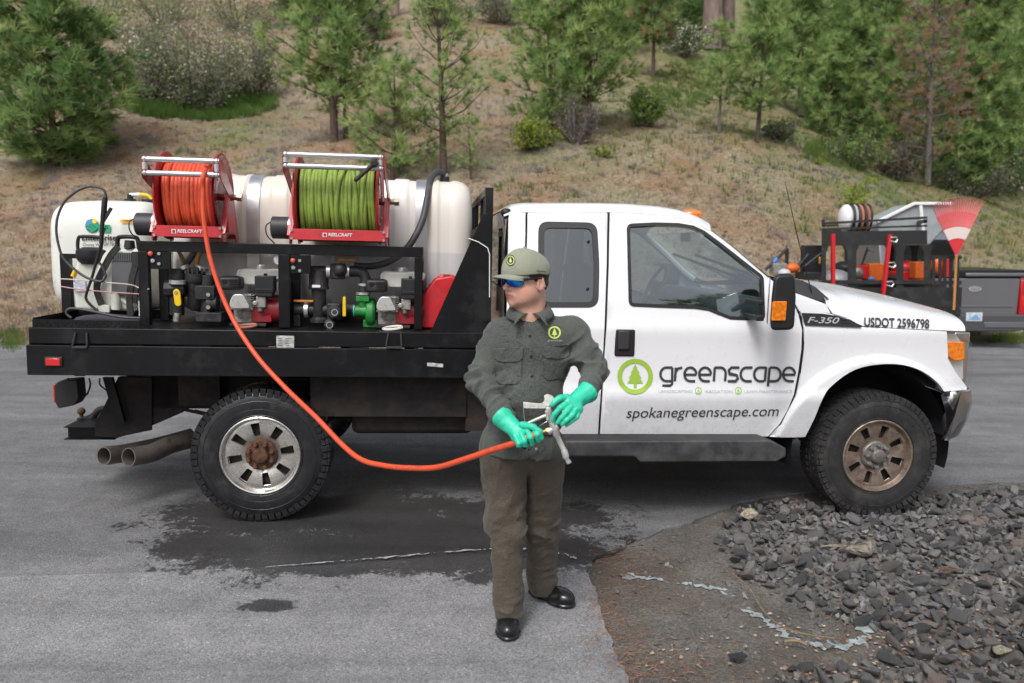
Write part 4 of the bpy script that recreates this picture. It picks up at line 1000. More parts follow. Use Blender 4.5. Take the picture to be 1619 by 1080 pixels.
# ---- tank plastic
def tankmat(name, c, c2, sc=1.4):
    n = NG(name); f = n.noise(sc, 3, .5); sx = n.N.new('ShaderNodeSeparateXYZ'); n.L.new(n.tc, sx.inputs[0])
    k = n.ramp(n.noise(1.1, 2, .5), [(.35, c2), (.62, c)]); lv_ = n.ramp(n.math('ADD', sx.outputs['Z'], n.math('MULTIPLY', sx.outputs['X'], .03)), [(.515, 1), (.53, 0)]); k = n.mix(n.math('MULTIPLY', lv_, .85), k, n.mix(1.0, k, (.80, .83, .88), 'MULTIPLY')); n.set('Base Color', n.mix(n.ramp(n.noise(9, 6, .7), [(.55, 0), (.8, .35)]), k, (.55, .52, .46)))
    n.set('Roughness', .38); n.set('Subsurface Weight', .25); n.p.inputs['Subsurface Radius'].default_value = (.06, .06, .05); n.p.inputs['Subsurface Scale'].default_value = 1.0
    return n.m
m_tank = tankmat('translucent_tank_plastic', (.77, .75, .72), (.70, .64, .56))
m_tank2 = mat('white_tank_plastic', (.72, .73, .68), .35, var=.03, vs_=3, dirt=(.5, .48, .40), dscale=5, damt=.15)
m_strap = mat('galvanised_strap', (.62, .62, .64), .35, metal=.9, rvar=.1)
def superloft(b, xs, rad, c, n_=56, ex=3.2):
    """rounded-rectangle cross-sections along x; rad(x)->(half depth, half height)"""
    V = []
    for x in xs:
        hy, hz_ = rad(x)
        for k in range(n_):
            a = 2 * PI * k / n_; ca, sa = math.cos(a), math.sin(a)
            V.append((x, c[0] + hy * abs(ca) ** (2 / ex) * (1 if ca > 0 else -1), c[1] + hz_ * abs(sa) ** (2 / ex) * (1 if sa > 0 else -1)))
    m_ = len(xs); Fc = [(i * n_ + k, i * n_ + (k + 1) % n_, (i + 1) * n_ + (k + 1) % n_, (i + 1) * n_ + k) for i in range(m_ - 1) for k in range(n_)]
    Fc += [tuple(range(n_)), tuple(range(m_ * n_ - 1, m_ * n_ - n_ - 1, -1))]; b.add(V, Fc)
TY, THY = 1.06, .50
tx1 = T(742, 400, TY)[0]; tx0 = T(330, 400, TY)[0] - .13
zt0 = T(690, 286, TY - .1)[1]; zb0 = ZD + .03
tc = (TY, (zt0 + zb0) / 2); thz = (zt0 - zb0) / 2
bands = [T(404, 300, TY - .4)[0], T(667, 300, TY - .4)[0]]
def trad(x):
    e = min((x - tx0) / .16, (tx1 - x) / .16, 1); e = max(e, 0); k = (1 - (1 - e) ** 2.6) ** (1 / 2.6)
    rib = 0
    for c_ in np.arange(tx0 + .22, tx1 - .12, .205):
        if abs(x - c_) < .05: rib = -.010
    for c_ in bands:
        if abs(x - c_) < .055: rib = -.012
    return (THY - .14 * (1 - k) + rib, thz - .14 * (1 - k) + rib)
th = tthing('liquid_tank', 'large translucent white tank with rounded end strapped behind the two hose reels', 'tank', (0, TY, ZD + .01))
b = MB(); xs = sorted(set([tx0 + .16 * (1 - math.cos(a)) for a in np.linspace(0, PI / 2, 9)] + [tx1 - .16 * (1 - math.cos(a)) for a in np.linspace(0, PI / 2, 9)] + list(np.arange(tx0 + .16, tx1 - .16, .0125))))
superloft(b, xs, trad, tc, ex=4.2); b.build('tank_body', m_tank, th, smooth=75)
for c_ in bands:
    b = MB(); superloft(b, [c_ - .042, c_ - .041, c_ + .041, c_ + .042], lambda x, c_=c_: (THY - .001 if abs(x - c_) < .0415 else THY - .01, thz - .001 if abs(x - c_) < .0415 else thz - .01), tc, ex=4.2); b.build('steel_strap', m_strap, th)
b = MB(); q = (T(520, 280, TY)[0], TY, zt0); b.lathe([(.20, -.01), (.20, .03), (.17, .045), (.0, .05)], q, (0, 0, 1), 32); b.build('manhole_lid', m_plast, th)
b = MB()
for x in (tx0 + .3, (tx0 + tx1) / 2, tx1 - .3): b.bb((x - .1, TY - .45, ZD + .007), (x + .1, TY + .45, ZD + .05))
b.build('cradle', m_blk, th)
q = T3(703, 283, TY - .12); b = MB(); b.cyl((q[0], q[1], zt0 - .02), (q[0], q[1], zt0 + .03), .035); b.cyl((q[0], q[1], zt0 + .0), (q[0], q[1], zt0 + .05), .022); b.build('hose_fitting', m_plast, th)
vent_q = (q[0], q[1], zt0 + .04)
# thick black hose over the tank
sh = tthing('suction_hose', 'thick dark grey hose arching from the big tank top into the pump frame', 'hose', T3(690, 280, .6))
P_ = [T3(703, 281, TY - .12), T3(700, 273, TY - .14), T3(690, 273, .86), T3(681, 284, .72), T3(676, 310, .58), T3(669, 345, .50), T3(655, 376, .44), T3(638, 398, .42), T3(612, 415, .42), T3(585, 421, .40), T3(560, 420, .38)]
m_hoseblk = mat('grey_black_hose', (.045, .046, .05), .5, bump=.0006, bs=200, dirt=(.10, .10, .10), dscale=6, damt=.3)
b = MB(); b.tube(catmull(P_, 8), .023, 14); b.build('hose_body', m_hoseblk, sh)
b = MB(); d = np.array(P_[1]) - np.array(P_[0]); b.cyl(np.array(P_[0]) + (0, 0, -.01), np.array(P_[0]) + (0, 0, .03), .027); b.build('hose_clamp', m_steel, sh)

# ---- small spray tank at the back
yt = 1.12
st = tthing('spray_tank', 'smaller opaque white tank with round farm emblem at the tail end of the bed', 'tank', (T(180, 500, yt)[0], yt, ZD + .01))
sx0 = T(113, 400, yt)[0]; sx1 = T(262, 400, yt)[0]; szt = T(200, 319, yt)[1]; stc = (yt, (szt + ZD + .02) / 2); shz = (szt - ZD - .02) / 2
def srad(x):
    e = max(0, min((x - sx0) / .12, (sx1 - x) / .12, 1)); k = (1 - (1 - e) ** 2.4) ** (1 / 2.4); t = (x - sx0) / (sx1 - sx0)
    top = -.05 * (1 - min(1, t / .55)) ** 2
    return (.38 - .10 * (1 - k), shz - .09 * (1 - k) + top * .6)
b = MB(); xs = sorted(set([sx0 + .12 * (1 - math.cos(a)) for a in np.linspace(0, PI / 2, 9)] + [sx1 - .12 * (1 - math.cos(a)) for a in np.linspace(0, PI / 2, 9)] + list(np.linspace(sx0 + .12, sx1 - .12, 12))))
superloft(b, xs, srad, stc, ex=4.6); b.build('tank_body', m_tank2, st, smooth=75)
yf = yt - .385
def S_tank(px, py): x, z = T(px, py, yf); return x, yf, z
m_egreen = mat('emblem_green', (.02, .38, .20), .5); m_eblue = mat('emblem_blue', (.08, .30, .62), .5); m_eyel = mat('emblem_yellow', (.80, .72, .06), .5); m_eblk = mat('emblem_black', (.01, .01, .01), .5)
def disc_px(name, cx, cy, r, m, parent, surf, off, n_=28, sy=1.0, a0=0, a1=360):
    q = [surf(cx + r * math.cos(R(a0 + (a1 - a0) * k / n_)), cy + sy * r * math.sin(R(a0 + (a1 - a0) * k / n_))) for k in range(n_)]
    return mesh_obj(name, [(a, y + off, c_) for a, y, c_ in q], [tuple(range(n_))[::-1]], m, parent, flat=True)
disc_px('emblem', 145.5, 357, 10.6, m_eblk, st, S_tank, -.001); disc_px('emblem', 145.5, 357, 9.8, m_egreen, st, S_tank, -.0016)
disc_px('emblem', 141.5, 352, 5.2, m_eblue, st, S_tank, -.0022, sy=.9); disc_px('emblem', 149.6, 349.7, 3.8, m_eyel, st, S_tank, -.0028)
ribbon([[(137, 358), (143, 359), (149, 364), (151, 366)], [(141, 354.5), (148, 357), (153, 362)], [(138, 362), (143, 365)]], .7, S_tank, 'emblem', m_eblk, st, -.0026)
def quad_px(name, L, m, parent, surf, off):
    q = [surf(*p) for p in L]; return mesh_obj(name, [(a, y + off, c_) for a, y, c_ in q], [tuple(range(len(L)))], m, parent, flat=True)
quad_px('emblem', [(155.5, 355), (174.5, 355.5), (174.5, 368), (155.5, 367.5)], m_egreen, st, S_tank, -.0014)
decal_px('lettering', 'OP', 158, 171, 366, 9, m_eblk, st, S_tank, off=-.002)
decal_px('lettering', 'Enterprise', 130, 184, 380, 8.5, m_eblk, st, S_tank, off=-.002, heavy=.03)
decal_px('lettering', 'SUPPLY INC.', 160, 182, 385, 3.6, m_eblk, st, S_tank, off=-.002)
decal_px('lettering', 'Cheney WA 509 760-73', 131, 190, 389, 4.6, m_eblk, st, S_tank, off=-.002)
quad_px('warning_label', [(190.5, 347), (213, 347), (213, 352), (190.5, 352)], mat('label_orange', (.85, .42, .02), .5), st, S_tank, -.0015)
decal_px('lettering', 'WARNING', 196, 210, 351, 3.2, m_eblk, st, S_tank, off=-.0025)
ribbon([[(191, y), (212 - (y % 3) * 2, y)] for y in (356, 359, 362, 365, 368, 371, 374)], .5, S_tank, 'lettering', mat('faint_grey_print', (.45, .45, .43), .6), st, -.0015)
b = MB(); q = T3(206, 318, yt); q2 = T3(236, 318, yt)
b.cyl((q[0], yt, szt - .01), (q[0], yt, szt + .02), .04); b.cyl((q[0], yt, szt), (q[0], yt, szt + .055), .02); b.cyl((q2[0], yt, szt - .01), (q2[0], yt, szt + .02), .05); b.build('fitting', m_plast, st)
b = MB(); b.tube([(q[0], yt, szt + .05), (q[0] + .07, yt, szt + .055)], .016, 10); b.build('hose_end', m_steel, st)
b = MB(); b.tube(catmull([(q[0] + .06, yt, szt + .055), (q[0] + .12, yt, szt + .05), (q2[0] + .02, yt, szt + .02)], 5), .014, 10); b.build('yellow_hose', mat('yellow_hose', (.75, .50, .03), .5), st)

# ---- pump frame (rack)
rk = tthing('pump_rack', 'black square-tube frame standing along the bed and holding both hose reels', 'frame', (0, .1, ZD + .006))
def xz(px, py, y=.10): return T(px, py, y)
rz0 = ZD + .007; ya, yb = .10, .46
zt1 = xz(440, 386)[1]; zt2 = xz(440, 402)[1]; xl = xz(218, 400)[0]; xr_ = xz(668, 400)[0]
for y in (ya, yb):
    b = MB(); b.bb((xl, y, zt2), (xr_, y + .05, zt1)); b.build('top_beam', m_blk, rk, bevel=.003)
    for (pa, pb) in ((219, 235), (440, 458), (655, 668)):
        x0_, x1_ = xz(pa, 450)[0], xz(pb, 450)[0]; b = MB(); b.bb((x0_, y, rz0), (x1_, y + .05, zt2 - .001)); b.build('upright', m_blk, rk, bevel=.003)
for pa in (219, 655):
    x0_ = xz(pa, 450)[0]; b = MB(); b.bb((x0_ + .003, ya + .052, zt2 - .03), (x0_ + .05, yb - .002, zt2 + .01)); b.build('cross_beam', m_blk, rk)
m_knob = mat('red_knob', (.62, .10, .05), .45)
for (x0p, y0p, x1p, y1p) in ((236.5, 392, 269.5, 426), (459, 403, 491, 433)):
    a = xz(x0p, y0p, ya - .0); c_ = xz(x1p, y1p, ya - .0); b = MB(); b.bb((a[0], ya + .004, c_[1]), (c_[0], ya + .024, min(a[1], zt2 - .002))); cp_ = b.build('control_panel', m_blk, rk, bevel=.002)
    q = xz(x0p - 3 if x0p < 300 else x0p - 0.5, y0p + 9, ya); b = MB(); b.ball((q[0] + .02, ya - .012, q[1]), .016, sc=(1, .8, 1)); sub(cp_, b.build('knob', m_knob, rk))
    for dx, dy in ((15, 10), (15, 26)):
        q = xz(x0p + dx, y0p + dy - 1, ya); b = MB(); b.cyl((q[0], ya + .005, q[1]), (q[0], ya - .006, q[1]), .010, n=8); sub(cp_, b.build('bolt', m_zinc, rk))
    q = xz(x0p + 1, y0p + 20, ya); b = MB(); b.cyl((q[0] + .015, ya + .005, q[1]), (q[0] + .015, ya - .004, q[1]), .012, n=12); b.cyl((q[0] + .015, ya, q[1]), (q[0] + .015, ya - .02, q[1]), .003, n=6); sub(cp_, b.build('toggle_switch', m_steel, rk))
q = xz(441, 411, ya + .02); b = MB(); b.lathe([(.036, .02), (.036, -.008), (.032, -.012), (.0, -.012)], (q[0] + .0, ya + .03, q[1]), (0, 1, 0), 24); gg = b.build('pressure_gauge', m_steel, rk)
b = MB(); b.lathe([(.030, 0), (.0, 0)], (q[0], ya + .0165, q[1]), (0, 1, 0), 20); sub(gg, b.build('gauge_face', m_whiteplain, rk))
b = MB(); x0_ = T(101, 400, .62)[0]; b.bb((x0_ - .02, .60, ZD), (x0_ + .04, .65, T(100, 401, .62)[1])); b.bb((x0_ + .04, .60, T(100, 408, .62)[1]), (x0_ + .35, .65, T(100, 401, .62)[1])); o = b.build('tank_stand', m_blk, th)
o.name = 'rear_stand'

# ---- hose reels
m_redp = mat('red_enamel', (.40, .009, .016), .35, coat=.4, var=.15, vs_=12, dirt=(.12, .03, .03), dscale=12, damt=.25)
m_org = mat('orange_hose', (.70, .085, .030), .45, var=.08, vs_=9, dirt=(.42, .06, .03), dscale=12, damt=.3)
m_grn = mat('lime_hose', (.25, .35, .060), .5, var=.12, vs_=8, dirt=(.16, .24, .04), dscale=11, damt=.5)
m_motor = mat('motor_black', (.03, .032, .038), .5, var=.3, vs_=9, bump=.0005, bs=150)
def reel(label, L, hosemat, rr, nring, seed, hasstop):
    # L: photo x of the frame's left foot, right foot, drum and roller ends; one reel built at its place on the rack
    (xf0, xf1, xd0, xd1, xr0, xr1, ytop, ybot, yfoot) = L
    rs = random.Random(seed); yn = .085; yb_ = .44; ax_y = .27
    X0 = T(xf0, 370, yn)[0]; X1 = T(xf1, 370, yn)[0]; zf = zt1 + .003
    r = tthing('hose_reel', label, 'hose reel', ((X0 + X1) / 2, ax_y, zf), 'hose reels on the pump frame')
    zc = zf + .285; D0 = X0 + .030; D1 = X1 - .045
    tot = D1 - D0
    # side plates: a wide foot, narrowing to the axle
    for x_, sg in ((X0 - .012, -1), (X1 + .012, 1)):
        poly = [(yn - .02, zf), (yn + .05, zf), (yn + .07, zf + .05), (yb_ - .07, zf + .05), (yb_ - .05, zf), (yb_ + .02, zf), (yb_ + .015, zf + .05), (ax_y + .07, zc + .02), (ax_y + .03, zc + .05), (ax_y - .04, zc + .05), (ax_y - .07, zc + .0), (yn - .025, zf + .06)]
        b = MB(); b.prism(rpoly(poly, .015, 3), x_ - .004, x_ + .004, 'x'); sp = b.build('side_plate', m_redp, r, bevel=.002)
        b = MB(); b.beam((x_, yn - .02, zf + .05), (x_, ax_y - .05, zc + .02), .035, .012, up=(0, 1, 0)); sub(sp, b.build('plate_flange', m_redp, r, bevel=.002))
        for (yy, zz) in ((yn + .0, zf + .035), (yn + .0, zf + .085)):
            b = MB(); b.cyl((x_ - sg * .012, yn - .032, zz), (x_ - sg * .012, yn - .022, zz), .009, n=8); sub(sp, b.build('bolt', m_zinc, r))
    b = MB(); b.bb((X0 - .008, yn - .024, zf + .028), (X1 + .008, yn - .016, zf + .095)); fb = b.build('front_bar', mat('red_bar_enamel', (.52, .035, .045), .45, var=.1, vs_=15), r, bevel=.002)
    b = MB(); b.bb((X0, yb_ - .01, zf + .02), (X1, yb_, zf + .07)); b.build('rear_bar', m_redp, r)
    mid = (X0 + X1) / 2; 
    def S_bar(px, py): x, z = T(px, py, yn - .025); return x, yn - .025, z
    pxa = (xf0 + xf1) / 2 - 14
    V_, F_ = text_polys('REELCRAFT', .15); V_, F_ = bold(V_, F_, .02); sc = .15 / (V_[:, 0].max()); 
    mesh_obj('lettering', [(mid - .06 + v[0] * sc, yn - .0265 - v[2], zf + .054 + v[1] * sc) for v in V_], F_, m_whiteplain, r, flat=True)
    b = MB(); b.box((mid - .08, yn - .0255, zf + .0605), (.026, .003, .026)); b.build('maker_mark', m_whiteplain, r)
    b = MB(); b.box((mid - .08, yn - .0275, zf + .0605), (.016, .003, .016)); b.box((mid - .08, yn - .0295, zf + .0605), (.006, .003, .020)); b.build('maker_mark', m_redp, r)
    # drum flanges with rolled rim and core
    for x_, sg in ((D0, -1), (D1, 1)):
        b = MB(); b.lathe([(.04, 0), (.235, 0), (.262, sg * .018), (.274, sg * .014), (.276, sg * .004), (.268, -sg * .002), (.236, -sg * .006), (.04, -sg * .006)], (x_, ax_y, zc), (1, 0, 0), 56); fl_ = b.build('drum_flange', m_redp, r)
        b = MB()
        for k in range(6):
            a = k * PI / 3 + .3; b.cyl((x_ + sg * .006, ax_y + .15 * math.cos(a), zc + .15 * math.sin(a)), (x_ + sg * .014, ax_y + .15 * math.cos(a), zc + .15 * math.sin(a)), .008, n=6)
        o = b.build('flange_bolts', m_zinc, r); tag(o, kind='stuff'); sub(fl_, o)
        b = MB(); b.tube([(x_ + sg * .003, ax_y + .19 * math.cos(a), zc + .19 * math.sin(a)) for a in np.linspace(0, 2 * PI, 37)[:-1]], .004, 6, closed=True); sub(fl_, b.build('flange_ring', m_redp, r))
    b = MB(); b.cyl((D0, ax_y, zc), (D1, ax_y, zc), .10, n=28); b.cyl((X0 - .03, ax_y, zc), (X1 + .03, ax_y, zc), .022); b.build('drum_core', m_redp, r)
    b = MB(); b.cyl((X1 - .04, ax_y, zc), (X1 + .075, ax_y, zc), .017, n=12); b.cyl((X1 + .055, ax_y, zc), (X1 + .085, ax_y, zc), .026, n=6); b.cyl((X1 - .02, ax_y, zc), (X1 - .005, ax_y, zc), .03, n=6); b.build('swivel_joint', mat('tarnished_brass', (.30, .25, .20), .4, metal=.9, var=.3, vs_=30), r)
    # hose wraps
    b = MB(); wr_ = (D1 - D0 - .03) / nring; hr = rr
    for lay in range(3):
        R_ = .118 + hr + lay * hr * 1.75 + .0
        if lay == 2: R_ = .205
        if lay == 1: R_ = .17
        for k in range(nring if lay == 2 else nring - 1):
            x_ = D0 + .018 + wr_ * (k + .5 + (.5 if lay % 2 else 0)); pts = []; lean = rs.uniform(-.5, .5) * wr_ + (.35 * wr_ if hasstop else .8 * wr_); rv = rs.uniform(-.006, .006); sag = rs.uniform(.0, .02) + .014
            ph = rs.uniform(0, 6)
            for j in range(40):
                a = 2 * PI * j / 40; lowz = max(0, -math.sin(a)); rr_ = R_ + rv + sag * lowz * (lay == 2) + .004 * math.sin(3 * a + ph)
                pts.append((x_ + lean * (math.sin(a) * -.5) + .003 * math.sin(2 * a + ph), ax_y + rr_ * math.cos(a), zc + rr_ * math.sin(a)))
            b.tube(pts, hr, 9, closed=True)
    if hasstop:                   # two wraps lying askew over the others
        for x_, dx in ((D0 + tot * .60, .05), (D0 + tot * .66, -.045), (D0 + tot * .86, .02)):
            pts = [(x_ + dx * math.sin(a + 1.2), ax_y + (.226) * math.cos(a), zc + (.226 + .02 * max(0, -math.sin(a))) * math.sin(a)) for a in np.linspace(0, 2 * PI, 41)[:-1]]; b.tube(pts, hr, 9, closed=True)
    b.build('hose_coil', hosemat, r, smooth=180)
    # motor with its wire
    b = MB(); mz = zf + .10; b.cyl((X0 - .135, ax_y - .10, mz), (X0 - .02, ax_y - .10, mz), .070, n=32); b.cyl((X0 - .14, ax_y - .10, mz), (X0 - .135, ax_y - .10, mz), .062, n=32); mo = b.build('motor', m_motor, r, bevel=.004)
    b = MB(); b.cyl((X0 - .03, ax_y - .10, mz), (X0 - .018, ax_y - .10, mz), .073, n=32); sub(mo, b.build('motor_end_ring', m_steel, r))
    b = MB(); b.tube(catmull([(X0 - .13, ax_y - .12, mz + .04), (X0 - .165, ax_y - .15, mz + .01), (X0 - .16, ax_y - .15, mz - .05), (X0 - .12, ax_y - .12, zf + .0)], 6), .004, 6); sub(mo, b.build('wire', m_plast, r))
    # roller guide at the front top
    yr = -.055; Z1 = T(xr0, ytop, yr)[1]; Z0 = T(xr0, ybot, yr)[1]; A0 = T(xr0, ytop, yr)[0]; A1 = T(xr1, ytop, yr)[0]
    Z1 = max(Z1, T(xr1, ytop + 3, yr)[1]); Z0 = Z1 - (T(xr0, ytop, yr)[1] - Z0)
    for z in (Z0, Z1):
        b = MB(); b.cyl((A0 + .02, yr, z), (A1 - .02, yr, z), .0165, n=18); b.build('guide_roller', m_steel, r)
    for x_ in (A0 + .005, A1 - .005):
        b = MB(); b.cyl((x_, yr, Z0 + .018), (x_, yr, Z1 - .018), .017, n=16); b.build('guide_roller', m_steel, r)
        for z in (Z0, Z1):
            b = MB(); b.ball((x_, yr, z), .018, 10, 6); b.cyl((x_ - .014, yr, z), (x_ + .014, yr, z), .013, n=10); b.build('roller_joint', m_steel, r)
    # arms carrying the guide
    for x_, xp in ((A0 - .012, X0 - .016), (A1 + .014, X1 + .020)):
        b = MB(); b.add([], []); 
        b.beam((x_, yr + .0, (Z0 + Z1) / 2 - .02), (xp, ax_y - .02, zc + .03), .006, .07, up=(1, 0, 0)) if False else None
        V4 = [(x_, yr - .012, Z1 + .01), (x_, yr + .03, Z1 + .012), (xp, ax_y + .03, zc + .02), (xp, ax_y - .03, zc - .02), (x_, yr + .005, Z0 - .03), (x_, yr - .012, Z0 - .01)]
        n4 = len(V4); b.add(V4 + [(p[0] + .006, p[1], p[2]) for p in V4], [tuple(range(n4)), tuple(range(2 * n4 - 1, n4 - 1, -1))] + [(i, i + n4, (i + 1) % n4 + n4, (i + 1) % n4) for i in range(n4)])
        b.build('guide_arm', m_redp, r)
    if hasstop:
        a = T3(592, 258, yr - .02); c_ = T3(561, 286, yr - .06); b = MB(); b.beam(a, c_, .024, .04, up=(0, 1, 0)); hs_ = b.build('hose_stopper', m_plast, r, bevel=.008, seg=3)
        b = MB(); b.cyl((a[0], a[1] - .03, a[2]), (a[0], a[1] + .02, a[2]), .02, n=14); sub(hs_, b.build('stopper_hub', m_plast, r, bevel=.004))
        b = MB(); dd_ = np.array(c_) - np.array(a); b.beam(np.array(a) + dd_ * .2 + (0, -.0135, 0), np.array(a) + dd_ * .95 + (0, -.0135, 0), .004, .008, up=(0, 1, 0)); sub(hs_, b.build('stopper_slot', m_steel, r))
    else:
        b = MB(); b.bb((X1 + .018, yn + .06, zf + .06), (X1 + .03, yn + .22, zf + .18)); b.build('warning_plate', mat('bright_red_label', (.65, .01, .02), .4), r)
    return r, dict(A0=A0, A1=A1, Z0=Z0, Z1=Z1, yr=yr, zc=zc, ay=ax_y, D0=D0, D1=D1)
reel1, R1 = reel('red hose reel wound with orange hose, the one nearer the tail of the truck', (246, 350, 240, 352, 227, 344, 252, 274, 378), m_org, .0165, 12, 4, False)
reel2, R2 = reel('red hose reel wound with lime green hose, the one nearer the cab', (462, 607, 462, 607, 450, 603, 246, 264, 386), m_grn, .0150, 20, 7, True)

# ---- pump engines
m_iron = mat('black_cast', (.013, .013, .015), .55, var=.4, vs_=30, dirt=(.06, .055, .05), dscale=14, damt=.4, bump=.0015, bs=70)
m_alu = mat('dirty_aluminium', (.45, .44, .42), .45, metal=.8, var=.25, vs_=25, dirt=(.12, .11, .09), dscale=18, damt=.4, bump=.001, bs=60)
m_engred = mat('engine_red', (.30, .012, .02), .4, coat=.3, dirt=(.08, .03, .03), dscale=20, damt=.4)
m_ftank = mat('cream_fuel_tank', (.80, .79, .72), .35, dirt=(.40, .36, .28), dscale=14, damt=.3)
m_yel = mat('yellow_handle', (.78, .52, .01), .45); m_orh = mat('orange_handle', (.50, .20, .02), .55)
def engine(label, X, Y, Zb, group='petrol engines inside the pump frame', first=None):
    Y = Y - .04; e = tthing('petrol_engine', label, 'engine', (X, Y, Zb), group)
    P_ = lambda x, y, z: (X + x, Y + y, Zb + z)
    b = MB(); b.box(P_(0, .05, .012), (.26, .26, .024)); b.build('base_plate', m_iron, e, bevel=.003)
    b = MB(); b.box(P_(-.02, .06, .11), (.18, .2, .17)); b.cyl(P_(-.02, -.04, .10), P_(-.02, .0, .10), .075, n=24)
    for a in range(6): b.cyl(P_(-.02 + .062 * math.cos(a * PI / 3), -.048, .10 + .062 * math.sin(a * PI / 3)), P_(-.02 + .062 * math.cos(a * PI / 3), -.03, .10 + .062 * math.sin(a * PI / 3)), .008, n=6)
    b.build('crankcase', m_alu, e, bevel=.006)
    b = MB(); b.prism(rpoly([P_(-.115, 0, .165)[0::2], P_(-.115, 0, .205)[0::2], P_(-.085, 0, .262)[0::2], P_(-.02, 0, .262)[0::2], P_(.01, 0, .20)[0::2], P_(.03, 0, .15)[0::2], P_(-.10, 0, .145)[0::2]], .02, 4), Y - .13, Y - .02)
    cv = b.build('valve_cover', mat('bright_cast_aluminium', (.62, .62, .60), .35, metal=.55, rvar=.12, vs_=20), e, bevel=.012, seg=3)
    b = MB(); b.prism(rpoly([P_(-.125, 0, .135)[0::2], P_(-.10, 0, .17)[0::2], P_(.02, 0, .17)[0::2], P_(.045, 0, .135)[0::2]], .01, 3), Y - .09, Y - .06); sub(cv, b.build('cover_flange', m_alu, e, bevel=.004))
    b = MB()
    for k in range(6): b.box(P_(-.03, .0, .16 + k * .018), (.15, .14, .005))
    b.box(P_(-.03, .0, .20), (.10, .1, .12)); b.build('cylinder_fins', m_alu, e)
    b = MB(); b.box(P_(-.12, -.04, .345), (.155, .14, .105)); mf = b.build('muffler_guard', m_iron, e, bevel=.018, seg=3)
    b = MB()
    for k in range(6): b.box(P_(-.165 + k * .018, -.04, .399), (.010, .09, .004), (0, .3, 0))
    for k in range(4): b.box(P_(-.09, -.112, .32 + k * .018), (.06, .004, .007))
    sub(mf, b.build('guard_slots', m_gap, e)); b = MB(); b.cyl(P_(-.15, -.114, .36), P_(-.15, -.105, .36), .018); sub(mf, b.build('exhaust_port', m_gap, e))
    b = MB(); b.prism(rpoly([P_(-.10, 0, .33)[0::2], P_(-.10, 0, .43)[0::2], P_(-.085, 0, .455)[0::2], P_(.215, 0, .455)[0::2], P_(.24, 0, .44)[0::2], P_(.235, 0, .40)[0::2], P_(.14, 0, .33)[0::2]], .02, 4), Y + .02, Y + .22); ft = b.build('fuel_tank', m_ftank, e, bevel=.022, seg=4)
    b = MB(); b.cyl(P_(.06, .11, .452), P_(.06, .11, .485), .042, n=20); b.cyl(P_(.06, .11, .478), P_(.06, .11, .492), .036, n=20); sub(ft, b.build('fuel_cap', m_steel, e, bevel=.003))
    b = MB(); b.box(P_(.13, -.07, .345), (.135, .11, .13)); b.box(P_(.13, -.07, .27), (.115, .10, .05)); b.cyl(P_(.13, -.07, .41), P_(.13, -.07, .43), .014, n=8); af = b.build('air_filter_box', m_plast, e, bevel=.016, seg=3)
    b = MB(); b.box(P_(.13, -.128, .305), (.12, .006, .008)); sub(af, b.build('filter_clip', m_trim, e))
    b = MB(); b.box(P_(.10, -.06, .20), (.07, .08, .09)); b.cyl(P_(.09, -.07, .17), P_(.09, -.07, .12), .028, .02, n=14); b.cyl(P_(.06, -.11, .19), P_(.06, -.06, .19), .02, n=12); b.build('carburettor', m_alu, e, bevel=.005)
    b = MB(); b.cyl(P_(.10, .06, .13), P_(.235, .06, .13), .125, .115, n=32); rc = b.build('recoil_housing', m_engred, e, bevel=.01)
    b = MB()
    for k in range(14):
        a = 2 * PI * k / 14; b.box(P_(.237, .06 + .08 * math.cos(a), .13 + .08 * math.sin(a)), (.004, .012, .045), (a - PI / 2, 0, 0))
    sub(rc, b.build('housing_slots', m_gap, e))
    b = MB(); b.prism(rpoly([P_(.02, 0, .03)[0::2], P_(.02, 0, .16)[0::2], P_(.16, 0, .16)[0::2], P_(.17, 0, .03)[0::2]], .02, 3), Y - .055, Y - .03); b.build('side_shroud', m_engred, e, bevel=.006)
    for o in e.o.children_recursive:
        if o.type == 'MESH':
            for v in o.data.vertices: v.co.x *= .87; v.co.y *= .87; v.co.z *= .79
    return e
q1 = T(398, 512, .26); q2 = T(622, 518, .26)
eng1 = engine('small red and silver petrol engine left of the middle upright, behind the hanging orange hose', q1[0] - .0, .26, ZD + .008)
eng2 = engine('small red and silver petrol engine beside the green pump near the cab', q2[0] + .0, .26, ZD + .008)
# ---- pumps, strainers and valves
def pipe(b, P_, r_, n_=14): b.tube(P_, r_, n_)
Yp = .22
def TP(px, py, y=Yp): return T3(px, py, y)
pm1 = tthing('pump_manifold', 'black valve and strainer cluster with one hanging yellow handle, rear bay of the frame', 'pump', T3(300, 512, Yp))
b = MB(); a = TP(280, 437); b.cyl(TP(280, 425), TP(280, 498), .045, n=20); b.ball(a, .05); b.cyl(TP(262, 456, .2), TP(294, 456, .2), .055, n=8); b.build('valve_body', m_iron, pm1, bevel=.004)
b = MB(); b.cyl(TP(281, 449, .17), TP(281, 443, .17), .052, n=20); b.build('hose_clamp', m_steel, pm1)
b = MB(); q0 = T(278.5, 462, .12); e0 = T(282.5, 480, .12); b.prism(rpoly([T(273.5, 460, .12), T(279, 456, .12), T(285, 461, .12), T(287, 482, .12), T(282, 485, .12), T(276.5, 482, .12)], .012, 4), .115, .128); yh = b.build('valve_handle', m_yel, pm1, bevel=.004)
b = MB(); b.cyl((q0[0], .108, q0[1]), (q0[0], .16, q0[1]), .01, n=8); sub(yh, b.build('bolt', m_zinc, pm1))
b = MB(); b.lathe([(.0, .09), (.035, .085), (.04, .05), (.062, .045), (.066, .0), (.06, -.01), (.052, -.02), (.050, -.16), (.03, -.19), (0, -.19)], TP(309, 444), (0, 0, 1), 28)
